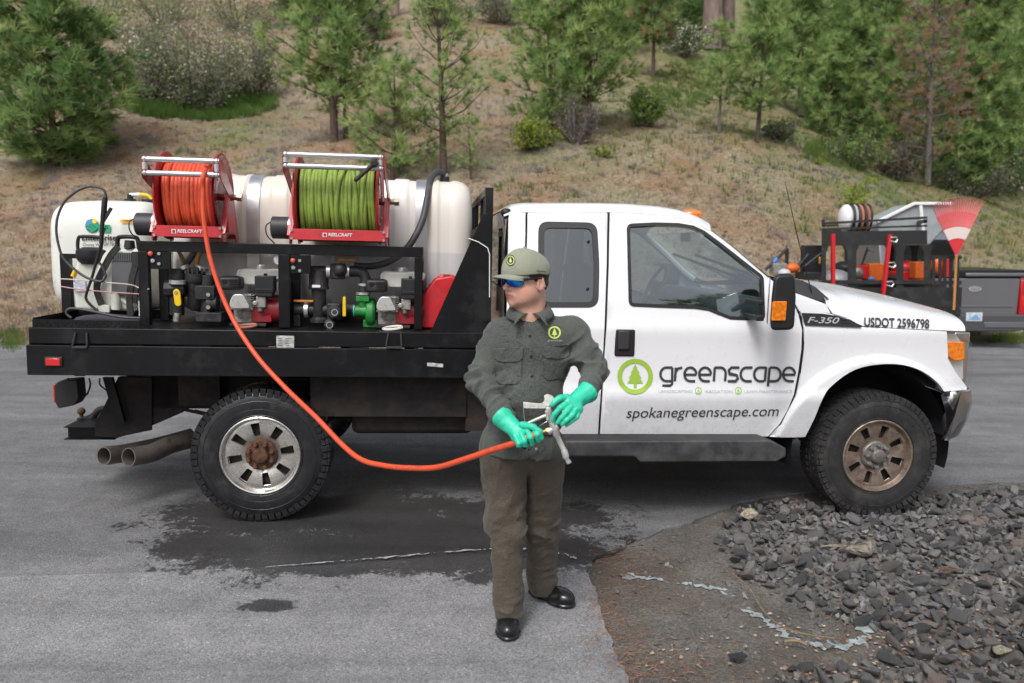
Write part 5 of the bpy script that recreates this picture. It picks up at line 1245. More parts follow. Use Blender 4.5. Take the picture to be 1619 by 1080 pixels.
for k in range(12): b.box((TP(309, 444)[0] + .056 * math.cos(k * PI / 6), Yp + .056 * math.sin(k * PI / 6), TP(309, 444)[2] + .06), (.01, .01, .04))
b.build('strainer_bowl', m_iron, pm1, smooth=50)
b = MB(); b.cyl(TP(328, 435), TP(328, 505), .045, n=18); b.box(TP(328, 462), (.12, .13, .09)); b.cyl(TP(328, 480, .20), TP(345, 480, .20), .05, n=18); b.box(TP(335, 500), (.16, .16, .06))
for p in ((329, 466), (329, 486)): b.cyl(TP(*p, .14), TP(*p, .18), .014, n=8)
b.build('pump_body', m_iron, pm1, bevel=.006)
for p in ((290, 424), (319, 424)):
    b = MB(); c_ = np.array(TP(*p, .24)); dd_ = np.array((.5 if p[0] > 300 else -.5, 0, 1)); b.lathe([(.034, -.012), (.040, -.012), (.040, .012), (.034, .012)], c_, dd_, 20, closed=True); b.build('hose_clamp', m_steel, pm1)
b = MB()
m_tube = mat('amber_hose', (.28, .16, .03), .4)
for P_, m_, r_ in (([(282, 396), (288, 408), (294, 420)], m_tube, .012), ([(310, 396), (300, 410), (290, 425)], m_hoseblk, .020), ([(318, 396), (313, 406), (310, 422)], m_tube, .016)):
    b = MB(); b.tube(catmull([TP(*p, .27) for p in P_], 5), r_, 10); b.build('feed_hose', m_, pm1)
for p in ((329, 466), (329, 486)):
    b = MB(); b.cyl(TP(*p, .128), TP(*p, .142), .013, n=8); b.build('bolt', m_zinc, pm1)
b = MB(); b.cyl(TP(281, 495, .18), TP(279, 508, .18), .022, n=10); b.build('drain_cap', m_alu, pm1)

pm2 = tthing('valve_assembly', 'black pipework with tall strainer, orange and yellow valve handles in the front bay', 'pipework', T3(500, 512, Yp))
b = MB(); b.tube([TP(491, 429), TP(566, 429), TP(574, 432), TP(578, 440), TP(578, 455)], .036, 18); b.build('header_pipe', m_iron, pm2)
for px_ in (520, 550):
    b = MB(); b.lathe([(.036, -.012), (.049, -.012), (.049, .012), (.036, .012)], TP(px_, 429), (1, 0, 0), 24, closed=True); b.build('pipe_clamp', m_steel, pm2)
b = MB(); b.box(TP(535, 429), (.09, .10, .10)); b.ball(TP(538, 427, .17), .045); b.build('ball_valve', m_iron, pm2, bevel=.01)
b = MB(); b.box(TP(549, 411, .20), (.11, .02, .014)); b.build('valve_handle', m_orh, pm2, bevel=.003)
b = MB(); b.lathe([(.0, .10), (.05, .10), (.062, .09), (.062, .0), (.066, -.004), (.066, -.02), (.046, -.025), (.046, -.17), (.040, -.20), (.058, -.215), (.058, -.235), (.03, -.24), (0, -.24)], TP(504, 452), (0, 0, 1), 32); b.build('strainer', m_iron, pm2, smooth=50)
b = MB(); b.box(TP(500, 452.5, .145), (.05, .01, .016)); b.build('strainer_tag', m_whiteplain, pm2)
b = MB(); b.cyl(TP(466, 490), TP(520, 490), .038, n=18); b.build('lower_pipe', m_iron, pm2)
b = MB(); b.lathe([(.038, -.012), (.052, -.012), (.052, .012), (.038, .012)], TP(485, 490), (1, 0, 0), 24, closed=True); b.build('pipe_clamp', m_steel, pm2)
b = MB(); b.box(TP(480, 476, .18), (.125, .022, .014)); b.build('valve_handle', m_orh, pm2, bevel=.003)
b = MB(); b.bb((TP(465, 500)[0], .2, ZD + .01), (TP(475, 500)[0], .26, TP(470, 495)[2])); b.build('pipe_stand', m_iron, pm2)
b = MB(); b.box(TP(529, 492, .2), (.09, .09, .11)); b.cyl(TP(528, 493, .12), TP(528, 493, .2), .045, n=24); b.cyl(TP(521, 513, .13), TP(521, 513, .2), .035, n=20); b.build('three_way_valve', m_iron, pm2, bevel=.01)
for p, r_ in (((529, 494), .020), ((521, 514), .021)):
    b = MB(); b.lathe([(r_ - .004, 0), (r_ + .001, 0), (r_ + .001, .006), (r_ - .004, .006)], TP(*p, .115 if p[0] > 525 else .125), (0, 1, 0), 24, closed=True); b.build('port_ring', m_steel, pm2)
b = MB(); b.cyl(TP(538, 489), TP(562, 489), .034, n=16); b.build('connector', m_iron, pm2)
b = MB(); b.prism(rpoly([T(542.5, 469, .15), T(547, 469, .15), T(547.5, 500, .15), T(542, 500, .15)], .006, 3), .13, .155); b.build('valve_handle', m_yel, pm2, bevel=.003)
gp = tthing('green_pump', 'bright green cast centrifugal pump between black pipework and engine', 'pump', T3(583, 515, .24))
m_gpump = mat('green_cast', (.012, .20, .035), .45, var=.3, vs_=20, dirt=(.03, .06, .02), dscale=14, damt=.35, bump=.001, bs=90)
b = MB(); c_ = TP(586, 494, .26)
b.lathe([(0, -.05), (.03, -.05), (.05, -.035), (.088, -.025), (.095, -.01), (.095, .02), (.08, .035), (0, .035)], c_, (1, 0, 0), 36); b.cyl(TP(573, 466), TP(573, 486), .032, n=18); b.box(TP(574, 472), (.085, .08, .036)); b.cyl(TP(560, 492), TP(584, 492), .036, .042, n=20); b.box((c_[0], c_[1], ZD + .03), (.09, .1, .05)); b.build('pump_casing', m_gpump, gp, bevel=.004)
b = MB(); b.lathe([(.036, -.004), (.041, -.004), (.041, .004), (.036, .004)], TP(560, 491), (1, 0, 0), 20, closed=True); b.build('port_ring', mat('teal_plastic', (.10, .45, .42), .5), gp)
for py_ in (450, 464):
    b = MB(); b.lathe([(.034, -.008), (.046, -.008), (.046, .008), (.034, .008)], TP(577 - (py_ - 450) * .2, py_), (0, 0, 1), 24, closed=True); b.build('hose_clamp', m_steel, gp)
b = MB(); b.cyl(TP(577, 448), TP(575, 467), .036, n=16); b.build('inlet_sleeve', m_iron, gp)
# small looped hoses on the deck
for (cx_, cy_, c_, lab) in ((388, 521, (.42, .16, .12), 'faded pink drain loop of hose lying on the deck edge by the rear engine'), (621, 523, (.70, .66, .62), 'white drain loop of hose lying on the deck edge by the front engine')):
    q = T(cx_, cy_, .0); b = MB(); pts = [(q[0] + .062 * math.cos(a), .045 + .045 * math.sin(a), ZD + .022 + .008 * math.sin(a + 1)) for a in np.linspace(.5, 5.9, 22)]
    b.tube(pts, .0085, 8); o = b.build('drain_hose', mat('drain_' + ('a' if cx_ < 500 else 'b'), c_, .5), None, base=(q[0], .045, ZD)); o.matrix_world = TRUCK @ Matrix.Translation((q[0], .045, ZD)); tag(o, lab, 'hose')
# ---- gas can
gc = tthing('fuel_can', 'scuffed red plastic fuel can standing between the pump frame and the gusset plate', 'fuel can', (T(705, 520, .3)[0], .3, ZD + .008))
m_can = mat('red_can_plastic', (.58, .02, .028), .38, var=.1, vs_=10, dirt=(.30, .03, .03), dscale=9, damt=.3)
cpoly = [T(666, 520, .22), T(668, 468, .22), T(688, 440, .22), T(712, 436, .22), T(735, 445, .22), T(738, 520, .22)]; cpoly = [(x, max(z, ZD + .008)) for x, z in cpoly]
b = MB(); b.prism(rpoly(cpoly, .016, 4), .18, .42); b.build('can_body', m_can, gc, bevel=.016, seg=4)
q = T(700, 440, .3); b = MB(); b.tube(catmull([(q[0] - .04, .30, q[1] - .02), (q[0] - .01, .30, q[1] + .008), (q[0] + .06, .30, q[1] + .010), (q[0] + .10, .30, q[1] - .02)], 5), .016, 10); b.build('can_handle', m_can, gc)
b = MB(); q = T(706, 442, .24); b.cyl((q[0], .24, q[1]), (q[0], .24, q[1] + .03), .022); b.build('cap', mat('can_cap', (.12, .05, .02), .6), gc)

# ---- backpack sprayer
yb2 = .34
bk = tthing('backpack_sprayer', 'white backpack sprayer with grey back pad and shoulder straps, tied at the tail corner', 'sprayer', T3(180, 500, yb2))
m_bpk = mat('off_white_plastic', (.62, .63, .56), .4, dirt=(.35, .34, .28), dscale=9, damt=.25)
def spoly(L, y): return [T(a_, c_, y) for a_, c_ in L]
b = MB(); b.prism(rpoly(spoly([(117, 492), (114, 430), (124, 405), (158, 402), (166, 430), (168, 494)], .42), .04, 5), .42, .60); b.build('sprayer_tank', m_bpk, bk, bevel=.035, seg=4)
b = MB(); b.prism(rpoly(spoly([(150, 492), (150, 430), (163, 398), (180, 392), (222, 392), (228, 492)], .34), .04, 5), .34, .48); b.build('tank_shell', m_bpk, bk, bevel=.03, seg=4)
b = MB(); b.lathe([(0, .05), (.045, .05), (.088, .03), (.09, .0), (.085, -.03), (.06, -.06), (0, -.065)], T3(144, 403, .45), (0, 0, 1), 32); b.build('filler_lid', m_plast, bk)
b = MB(); q = [T3(*p, .42) for p in ((127, 402), (123, 392), (124, 377), (130, 374), (155, 375), (160, 380), (159, 396), (154, 402))]; b.tube(catmull(q, 5), .011, 10); b.build('carry_handle', m_plast, bk)
b = MB(); q = [T3(*p, .36) for p in ((186, 400), (186, 380), (190, 375), (212, 375), (218, 380), (220, 396))]; b.tube(catmull(q, 5), .014, 10); b.cyl(T3(205, 392, .36), T3(205, 380, .36), .035, .028, n=20); b.build('pump_handle', m_plast, bk)
m_pad = mat('grey_back_pad', (.10, .105, .11), .6)
b = MB(); b.prism(rpoly(spoly([(176, 466), (177, 408), (214, 404), (216, 468)], .31), .01, 3), .305, .33); pd = b.build('back_pad', m_pad, bk, bevel=.008)
b = MB()
for k in range(14):
    a = T(178 + k * 2.8, 400, .30); c_ = T(178 + k * 2.8, 413, .30); b.bb((a[0] - .003, .298, c_[1]), (a[0] + .003, .33, a[1]))
sub(pd, b.build('pad_ribs', m_pad, bk))
m_strapc = mat('padded_strap', (.035, .032, .034), .9, var=.3, vs_=40, bump=.001, bs=200)
for L_, y_ in ([(187, 390), (176, 402), (163, 425), (154, 445), (153, 462), (160, 482)], .295), ([(213, 398), (213, 420), (208, 440), (206, 455), (204, 470), (206, 500)], .285), ([(222, 400), (219, 430), (215, 460), (212, 480)], .29):
    b = MB(); pts = catmull([T3(*p, y_) for p in L_], 5)
    for i in range(len(pts) - 1): pass
    w1 = .021 if L_[0][0] != 222 else .014; LL = []
    for i, p in enumerate(pts):
        d = pts[min(i + 1, len(pts) - 1)] - pts[max(0, i - 1)]; d /= np.linalg.norm(d); nn = np.array((-d[2], 0, d[0])); LL.append((p + nn * w1, p - nn * w1))
    V = [];
    for a_, c_ in LL: V += [a_, c_, c_ + (0, .012, 0), a_ + (0, .012, 0)]
    Fc = [(4 * i + k, 4 * i + (k + 1) % 4, 4 * i + 4 + (k + 1) % 4, 4 * i + 4 + k) for i in range(len(LL) - 1) for k in range(4)] + [(0, 3, 2, 1), (4 * len(LL) - 4, 4 * len(LL) - 3, 4 * len(LL) - 2, 4 * len(LL) - 1)]
    b.add(V, Fc); b.build('shoulder_strap', m_strapc, bk, bevel=.004)
b = MB(); b.cyl(T3(184, 462, .33), T3(184, 490, .33), .03, n=18); b.cyl(T3(190, 470, .34), T3(215, 492, .34), .016); b.box(T3(165, 488, .31), (.07, .02, .05)); b.build('pump_chamber', m_bpk, bk, bevel=.004)
b = MB(); b.box(T3(225, 488, .30), (.04, .02, .10)); b.build('side_bracket', m_whiteplain, bk, bevel=.003)
b = MB(); q = T3(126, 452, .412); b.box(q, (.075, .004, .07)); b.build('paper_label', mat('blue_white_label', (.55, .58, .66), .6, var=.25, vs_=60), bk)
b = MB(); b.cyl(T3(115, 437, .42), T3(120, 427, .42), .014, n=10); b.build('valve_tap', m_yel, bk)
# lance: wand, grip and its looping hose
ln = tthing('spray_lance', 'black spray lance with trigger grip and looping thin hose, leaning on the backpack sprayer', 'sprayer wand', T3(150, 488, .26))
b = MB(); b.tube(catmull([T3(*p, .26) for p in ((164, 360), (160, 385), (152, 415), (145, 440), (138, 460), (136, 472), (143, 482), (155, 492))], 5), .009, 8); b.build('wand', m_plast, ln)
b = MB(); b.tube([T3(167, 312, .26), T3(165.5, 318, .26), T3(163.5, 345, .26), T3(162, 352, .26)], [.014, .017, .018, .012], 12); b.beam(T3(162, 352, .26), T3(176, 329, .26), .02, .016); b.tube([T3(162, 350, .26), T3(160, 385, .26)], .013, 10); b.build('trigger_grip', m_plast, ln)
b = MB(); b.tube(catmull([T3(*p, .24) for p in ((168, 312), (165, 302), (155, 296), (140, 295), (122, 302), (103, 318), (92, 340), (89, 362), (92, 385), (100, 408), (118, 426), (135, 438), (152, 444), (162, 444), (167, 436), (163, 424), (157, 415))], 6), .008, 8); b.build('looped_hose', m_hoseblk, ln)
b = MB(); b.tube(catmull([T3(*p, .16) for p in ((113, 503), (105, 496), (108, 489), (120, 488), (150, 493), (190, 501), (222, 503))], 6), .0085, 8); b.build('trailing_hose', m_hoseblk, ln)
# bungee cords
for L_, c_, lab in (([(97, 441), (115, 442), (160, 446), (205, 450), (220, 455), (235, 457)], (.62, .50, .46), 'upper pale stretched cord tying the backpack sprayer to the frame'), ([(97, 453), (115, 456), (150, 460), (190, 463), (220, 465)], (.52, .26, .28), 'lower pink stretched cord tying the backpack sprayer to the frame')):
    P_ = catmull([T3(*p, .55 if i == 0 else (.40 if i == 1 else .255 if i < 5 else .09)) for i, p in enumerate(L_)], 5); b = MB(); b.tube(P_, .0042, 6)
    o = b.build('tie_cord', mat('cord_' + lab[:5], c_, .7), None, base=P_[0]); o.matrix_world = TRUCK @ Matrix.Translation(P_[0]); tag(o, lab, 'cord')
q = T(160, 500, .2); b = MB(); V_ = [];
b.ball((q[0], .30, ZD + .02), .05, 16, 8, sc=(4.2, 2.2, .8)); o = b.build('folded_tarp', mat('purple_grey_cloth', (.05, .04, .055), .9, bump=.004, bs=30), None, base=(q[0], .3, ZD)); o.matrix_world = TRUCK @ Matrix.Translation((q[0], .3, ZD)); tag(o, 'crumpled dark purple-grey cloth lying in the tread-plate tray', 'cloth')
# ================================================================== THE MAN
YM = 3.60
man = Thing('person', 'man in olive work shirt, cap and mirrored sunglasses holding a spray gun, looking left', 'person', (aty(830, 960, 3.6)[0], 3.6, 0))
def Wp(px, py, Y=YM): return aty(px, py, Y)
m_skin = NG('skin'); _c = m_skin.ramp(m_skin.noise(18, 5, .6), [(.3, (.58, .31, .23)), (.7, (.66, .40, .31))]); m_skin.set('Base Color', m_skin.mix(m_skin.rng(m_skin.noise(9, 3), .48, .66, 0, .6), _c, (.62, .26, .21)))
m_skin.set('Roughness', .5); m_skin.set('Subsurface Weight', .12); m_skin.p.inputs['Subsurface Radius'].default_value = (.010, .004, .002); m_skin.p.inputs['Subsurface Scale'].default_value = 1.0
m_skin.set('Normal', m_skin.bump(m_skin.noise(500, 3), .0003)); m_skin = m_skin.m
def fabric(name, c, c2, wet, sc=6, wave=900, wetbox=None, fold=.0065):
    n = NG(name); k = n.mix(n.noise(sc, 6, .65), c, c2); k = n.mix(1.0, k, n.ramp(n.noise(wave, 2, .5), [(.3, .82), (.7, 1.18)]), 'MULTIPLY')
    if wet:
        f = n.ramp(n.noise(150, 3, .8), [(.50, 0), (.60, 1)]); e = n.rng(n.ell(*wetbox), .5, 1.15, 1, 0) if wetbox else .5; f = n.math('MULTIPLY', f, e); k = n.mix(n.math('MULTIPLY', f, .62), k, wet)
    n.set('Base Color', k); n.set('Roughness', .88); n.set('Specular IOR Level', .2); n.set('Sheen Weight', .15)
    n.set('Normal', n.bump(n.noise(wave, 2, .5), .0005, n.bump(n.math('ABSOLUTE', n.math('SUBTRACT', n.noise(15, 5, .6, None, 1.6), .5)), -fold * 1.6, n.bump(n.noise(34, 5, .6), fold * .5)))); return n.m
bx_ = Wp(832, 630)
m_shirt = fabric('olive_shirt', (.070, .079, .071), (.100, .110, .099), (.020, .022, .022), wetbox=(bx_[0] - man.base.x, 0, .20, .5))
def _p(nm, c): return mat(nm, c, .5)
m_trous = fabric('brown_work_trousers', (.070, .058, .043), (.105, .090, .070), (.045, .036, .028), sc=4, wetbox=(0, 0, .4, .6))
m_cap = fabric('sage_cap', (.25, .265, .20), (.30, .315, .245), None, sc=12, fold=.002)
m_glove = mat('mint_glove', (.030, .56, .36), .42, var=.08, vs_=30, bump=.0010, bs=60, dirt=(.02, .30, .22), dscale=30, damt=.15)
m_shoe = mat('black_leather', (.010, .010, .011), .22, bump=.0005, bs=60, rvar=.08)
m_hair = mat('dark_brown_hair', (.045, .028, .018), .7, var=.4, vs_=160, bump=.002, bs=400)
m_lens_b = NG('blue_mirror_lens'); sx = m_lens_b.N.new('ShaderNodeSeparateXYZ'); m_lens_b.L.new(m_lens_b.tc, sx.inputs[0])
m_lens_b.set('Base Color', m_lens_b.ramp(m_lens_b.noise(14, 2), [(.35, (.02, .02, .30)), (.5, (.01, .12, .65)), (.68, (.05, .45, .80))])); m_lens_b.set('Metallic', .9); m_lens_b.set('Roughness', .08); m_lens_b = m_lens_b.m

def folds(P, d, sa, sc, seed, sharp=1.6):      # ridges elongated along d
    u, v, d = frame_from(d); q = np.stack([P @ d * sa, P @ u * sc, P @ v * sc], 1)
    n1 = vnoise(q, 1, seed); n2 = vnoise(q, 2.1, seed + 31)
    return (1 - np.abs(n1)) ** sharp * .7 + (1 - np.abs(n2)) ** sharp * .3 - .45
def gauss(P, c, r): return np.exp(-((np.linalg.norm(P - np.array(c), axis=1) / r) ** 2))
# ---- head frame: a = facing, b = his left, c = up
PSI = R(51); HS = 1.07
HC = Wp(832, 450, 3.60)
Ha = np.array([-math.sin(PSI), -math.cos(PSI), 0]); Hb = np.array([math.cos(PSI), -math.sin(PSI), 0]); Hc = np.array([0, 0, 1.])
_t = R(-3); Ha = Ha * math.cos(_t) + Hc * math.sin(_t); Hc = np.cross(Ha, Hb); Hc = Hc if Hc[2] > 0 else -Hc
HM = np.stack([Ha, Hb, Hc], 0)
def toH(P): return (P - HC) @ HM.T / HS
def fromH(q): return HC + HS * (np.asarray(q, float) @ HM)
NB = Wp(838, 505, 3.62)
def f_headlocal(q):
    ab = q.copy(); ab[:, 1] = np.abs(ab[:, 1])
    d = s_ell(q, (-.012, 0, .056), (.096, .076, .086))
    d = smin(d, s_ell(q, (.030, 0, -.002), (.066, .067, .082)), .03)
    d = smin(d, s_ell(ab, (.022, .040, -.036), (.048, .034, .042)), .025)
    d = smin(d, s_ell(q, (.044, 0, -.062), (.046, .050, .028)), .022)
    d = smin(d, np.linalg.norm(q - (.080, 0, -.074), axis=1) - .0135, .018)
    d = smin(d, s_cap(q, (.072, -.03, .040), (.072, .03, .040), .018, .018), .018)
    d = smax(d, -(np.linalg.norm(ab - (.108, .032, .022), axis=1) - .021), .014)
    d = smin(d, s_cap(q, (.088, 0, .030), (.112, 0, -.004), .0065, .0115), .010)
    d = smin(d, np.linalg.norm(ab - (.096, .0115, -.010), axis=1) - .0080, .006)
    d = smax(d, -(np.linalg.norm(ab - (.100, .0065, -.0185), axis=1) - .0035), .003)
    d = smin(d, s_ell(q, (.080, 0, -.038), (.018, .030, .020)), .012)
    d = smin(d, s_cap(ab, (.0965, .003, -.0335), (.086, .024, -.0375), .0052, .003), .004)
    d = smin(d, s_cap(ab, (.0935, .0, -.0445), (.085, .021, -.0415), .0062, .003), .004)
    d = smax(d, -s_cap(ab, (.103, .0, -.0390), (.088, .026, -.0395), .0014, .0012), .002)
    # ears
    e = s_ell(ab, (-.014, .079, .002), (.020, .0085, .031)); e = smax(e, -s_ell(ab, (-.008, .0885, .004), (.0115, .0075, .020)), .004)
    e = smin(e, s_cap(ab, (-.020, .086, .026), (-.030, .086, -.008), .0035, .0035), .004); d = smin(d, e, .006)
    return d
def f_body(P):
    q = toH(P); d = f_headlocal(q) * HS
    nk0 = fromH((-.030, 0, -.045)); d = smin(d, s_cap(P, nk0, NB, .062, .070), .03)
    d = smin(d, s_cap(P, fromH((.030, 0, -.055)), NB + np.array((-.01, -.03, .02)), .035, .035), .03)
    d = smin(d, s_cap(P, Wp(800, 535, 3.64), Wp(890, 535, 3.64), .06, .06), .04)
    return d
lo = HC + (-.20, -.20, -.30); hi = HC + (.20, .20, .19)
_mn = m_skin.node_tree; _ng = NG.__new__(NG); _ng.m = m_skin; _ng.N = _mn.nodes; _ng.L = _mn.links; _ng.p = _mn.nodes['Principled BSDF']; _ng.tc = [x for x in _mn.nodes if x.type == 'TEX_COORD'][0].outputs['Object']
def ell3(c, r):
    mp = _ng.N.new('ShaderNodeMapping'); mp.vector_type = 'TEXTURE'; mp.inputs['Location'].default_value = tuple(c); mp.inputs['Scale'].default_value = (r[0], r[1], r[2]); _ng.L.new(_ng.tc, mp.inputs[0]); x = _ng.N.new('ShaderNodeVectorMath'); x.operation = 'LENGTH'; _ng.L.new(mp.outputs[0], x.inputs[0]); return x.outputs['Value']
_src = _ng.p.inputs['Base Color'].links[0].from_socket; _bs = np.array(man.base)
_st = _ng.math('MULTIPLY', _ng.rng(ell3(fromH((.055, 0, -.062)) - _bs, (.062, .066, .040)), .75, 1.05, 1, 0), _ng.ramp(_ng.noise(520, 2, .7), [(.42, .25), (.58, .75)]))
_c = _ng.mix(_ng.math('MULTIPLY', _st, .55), _src, (.20, .11, .075))
_c = _ng.mix(_ng.rng(ell3(fromH((.094, 0, -.0395)) - _bs, (.030, .030, .0105)), .7, 1.1, .75, 0), _c, (.42, .13, .11))
_c = _ng.mix(_ng.rng(ell3(fromH((.060, .045, -.012)) - _bs, (.040, .040, .030)), .3, 1.1, .45, 0), _c, (.62, .22, .17))
_ng.set('Base Color', _c)
body = net_obj('body', f_body, lo, hi, .0034, m_skin, man)
# stubble-free hair: a thin shell under the cap, behind and above the ears
def f_hair(P):
    q = toH(P); d = s_ell(q, (-.012, 0, .052), (.1005, .0810, .089)); ab = np.abs(q[:, 1])
    low = -.030 + .9 * np.clip(q[:, 0] + .03, 0, .2); d2 = smin(d, s_cap(q, (-.085, 0, .0), (-.070, 0, -.045), .032, .020), .02)
    d = np.where(q[:, 0] < -.03, d2, d)
    d = smax(d, low - q[:, 2], .004); d = smax(d, q[:, 2] - .075, .004); d = smax(d, q[:, 0] - .052 + 0 * ab, .004); return d * HS
net_obj('hair', f_hair, lo, hi, .0034, m_hair, man)
# ---- cap
def f_cap(P):
    q = toH(P); r = s_ell(q, (-.010, 0, .052), (.107, .0895, .092)); top = s_ell(q, (.024, 0, .060), (.084, .078, .092)); r = smin(r, top, .03)
    edge = .047 - .16 * np.clip(-q[:, 0] - .00, 0, .12); d = smax(r, edge - q[:, 2], .003)
    d = smax(d, -(s_ell(q, (-.012, 0, .040), (.107, .085, .094))), .003)
    a = np.arctan2(q[:, 1], q[:, 0]); seam = np.abs(((a / (PI / 3)) % 1) - .5) * (PI / 3) * np.hypot(q[:, 0], q[:, 1]); d = d + .0010 * np.exp(-(seam / .0022) ** 2)
    d = d - .0012 * (vnoise(q, 30, 3)); return d * HS
cap = net_obj('cap', f_cap, lo, hi, .0034, m_cap, man)
V = []; Fc = []; na, nb = 14, 25
for lay in (0, 1):
    for i in range(na):
        for j in range(nb):
            u = i / (na - 1); v = -1 + 2 * j / (nb - 1); th = v * 1.10
            r0 = np.array((.086 * math.cos(th) + .006, .083 * math.sin(th)))
            ext = .080 * (math.cos(v * PI / 2) ** .55 if abs(v) < 1 else 0); a = r0[0] + ext * u; b_ = r0[1] * (1 - .04 * u)
            c_ = .0545 - .006 * u - 4.4 * b_ * b_ * (.25 + .75 * u) - .0040 * lay
            V.append(fromH((a, b_, c_)))
n0 = na * nb
for i in range(na - 1):
    for j in range(nb - 1):
        k = i * nb + j; Fc.append((k, k + 1, k + nb + 1, k + nb)); Fc.append((n0 + k, n0 + k + nb, n0 + k + nb + 1, n0 + k + 1))
for j in range(nb - 1): k = (na - 1) * nb + j; Fc.append((k, k + 1, n0 + k + 1, n0 + k))
brim = mesh_obj('brim', V, Fc, m_cap, man, smooth=60); sub(cap, brim)
b = MB(); b.ball(fromH((.0, 0, .1545)), .007, 10, 6); sub(cap, b.build('top_button', m_cap, man))
from mathutils.bvhtree import BVHTree
def tracer(o):
    b_ = Vector(man.base); me = o.data; t_ = BVHTree.FromPolygons([v.co + b_ for v in me.vertices], [tuple(p.vertices) for p in me.polygons])
    def S(px, py):
        d = Vector(ray(px, py)).normalized(); h = t_.ray_cast(Vector(CAMP), d)[0]
        if h is None: h = Vector(aty(px, py, 3.55))
        return h.x, h.y, h.z
    return S
S_cap = tracer(cap)
def patch(name, poly, surf, off, m, parent, sp=2.5, skirt=.004, **k):
    vv, ff = cdt(poly, [], sp); q = [surf(*v) for v in vv]; V = [(a, y - off, c_) for a, y, c_ in q]
    bnd = {}
    for f in ff:
        for i in range(len(f)):
            e = (f[i], f[(i + 1) % len(f)])
            if (e[1], e[0]) in bnd: del bnd[(e[1], e[0])]
            else: bnd[e] = 1
    mp = {}; ff = list(ff)
    for a, b_ in list(bnd):
        for z in (a, b_):
            if z not in mp: mp[z] = len(V); V.append((V[z][0], V[z][1] + off + skirt, V[z][2]))
        ff.append((b_, a, mp[a], mp[b_]))
    o = mesh_obj(name, V, ff, m, parent, smooth=60, **k)
    bm = bmesh.new(); bm.from_mesh(o.data); bmesh.ops.recalc_face_normals(bm, faces=bm.faces); bm.to_mesh(o.data); bm.free(); return o
def circ(cx, cy, rx, ry, n_=28): return [(cx + rx * math.cos(2 * PI * i / n_), cy + ry * math.sin(2 * PI * i / n_)) for i in range(n_)]
m_badge = mat('badge_dark', (.012, .016, .012), .6); m_limeb = mat('badge_lime', (.55, .66, .20), .6)
sub(cap, patch('badge', circ(807, 411.5, 7.4, 8.8), S_cap, .0030, m_badge, man, sp=2))
for o in tree_logo(807, 411.5, 6.3, S_cap, 'badge_emblem', m_limeb, man, off=-.0045, ringw=.2, sy=1.16, tree_sc=.66): sub(cap, o)
sub(cap, decal_px('lettering', 'greenscape', 848, 863, 429, 2.6, m_badge, man, S_cap, off=-.0025, yb2=430.5))
# ---- sunglasses
V = []; Fc = []
gl = MB()
def lens_grid(sg):
    V = []; n1, n2 = 13, 7
    for i in range(n1):
        u = i / (n1 - 1); th = R(5 + 58 * u); a = .030 + .080 * math.cos(th); b_ = sg * .076 * math.sin(th) * 1.0
        top = .0375 - .005 * u
        bot = top - (.019 + .017 * math.sin(PI * (u * .8 + .12)))
        for j in range(n2): v = j / (n2 - 1); V.append(fromH((a + .006 - .006 * v, b_, top + (bot - top) * v)))
    return V, [(i * n2 + j, i * n2 + j + 1, (i + 1) * n2 + j + 1, (i + 1) * n2 + j) for i in range(n1 - 1) for j in range(n2 - 1)]
gf = MB()
for sg in (-1, 1): gf.tube([fromH((.030 + .080 * math.cos(R(t)) + .0062, sg * .076 * math.sin(R(t)), .0380 - .005 * (t - 6) / 50)) for t in np.linspace(0, 63, 10)], .0024, 6); gf.tube([fromH((.030 + .080 * math.cos(R(63)) + .004, sg * .068, .031)), fromH((.055, sg * .078, .030)), fromH((-.010, sg * .0855, .030)), fromH((-.03, sg * .083, .020))], [.006, .005, .003, .002], 8)
sg_ = gf.build('sunglasses', m_plast, man)
for s_ in (-1, 1):
    V, Fc = lens_grid(s_); o = mesh_obj('lens', V, Fc, m_lens_b, man, smooth=180); so = o.modifiers.new('t', 'SOLIDIFY'); so.thickness = .0015; sub(sg_, o)
# ---- shirt
RS, RE, RW = Wp(789, 533, 3.62), Wp(758, 600, 3.58), Wp(797, 660, 3.37)
LS, LE, LW = Wp(908, 530, 3.62), Wp(941, 583, 3.57), Wp(925, 622, 3.37)
def f_shirt0(P):
    d = s_ell(P, Wp(840, 562, 3.63), (.190, .125, .185))
    d = smin(d, s_ell(P, Wp(831, 635, 3.60), (.172, .148, .19)), .06)
    d = smin(d, s_ell(P, Wp(824, 705, 3.62), (.194, .150, .17)), .06)
    d = smin(d, s_cap(P, Wp(798, 527, 3.64), Wp(900, 524, 3.64), .072, .072), .05)
    d = smin(d, s_cap(P, Wp(838, 512, 3.64), Wp(840, 492, 3.64), .100, .068), .035)
    d = smin(d, s_cap(P, RS, RE, .072, .058), .045); d = smin(d, s_cap(P, RE, RW, .057, .042), .012)
    d = smin(d, s_cap(P, LS, LE, .072, .058), .045); d = smin(d, s_cap(P, LE, LW, .058, .044), .012)
    return d
hemz = Wp(826, 728, 3.47)[2]
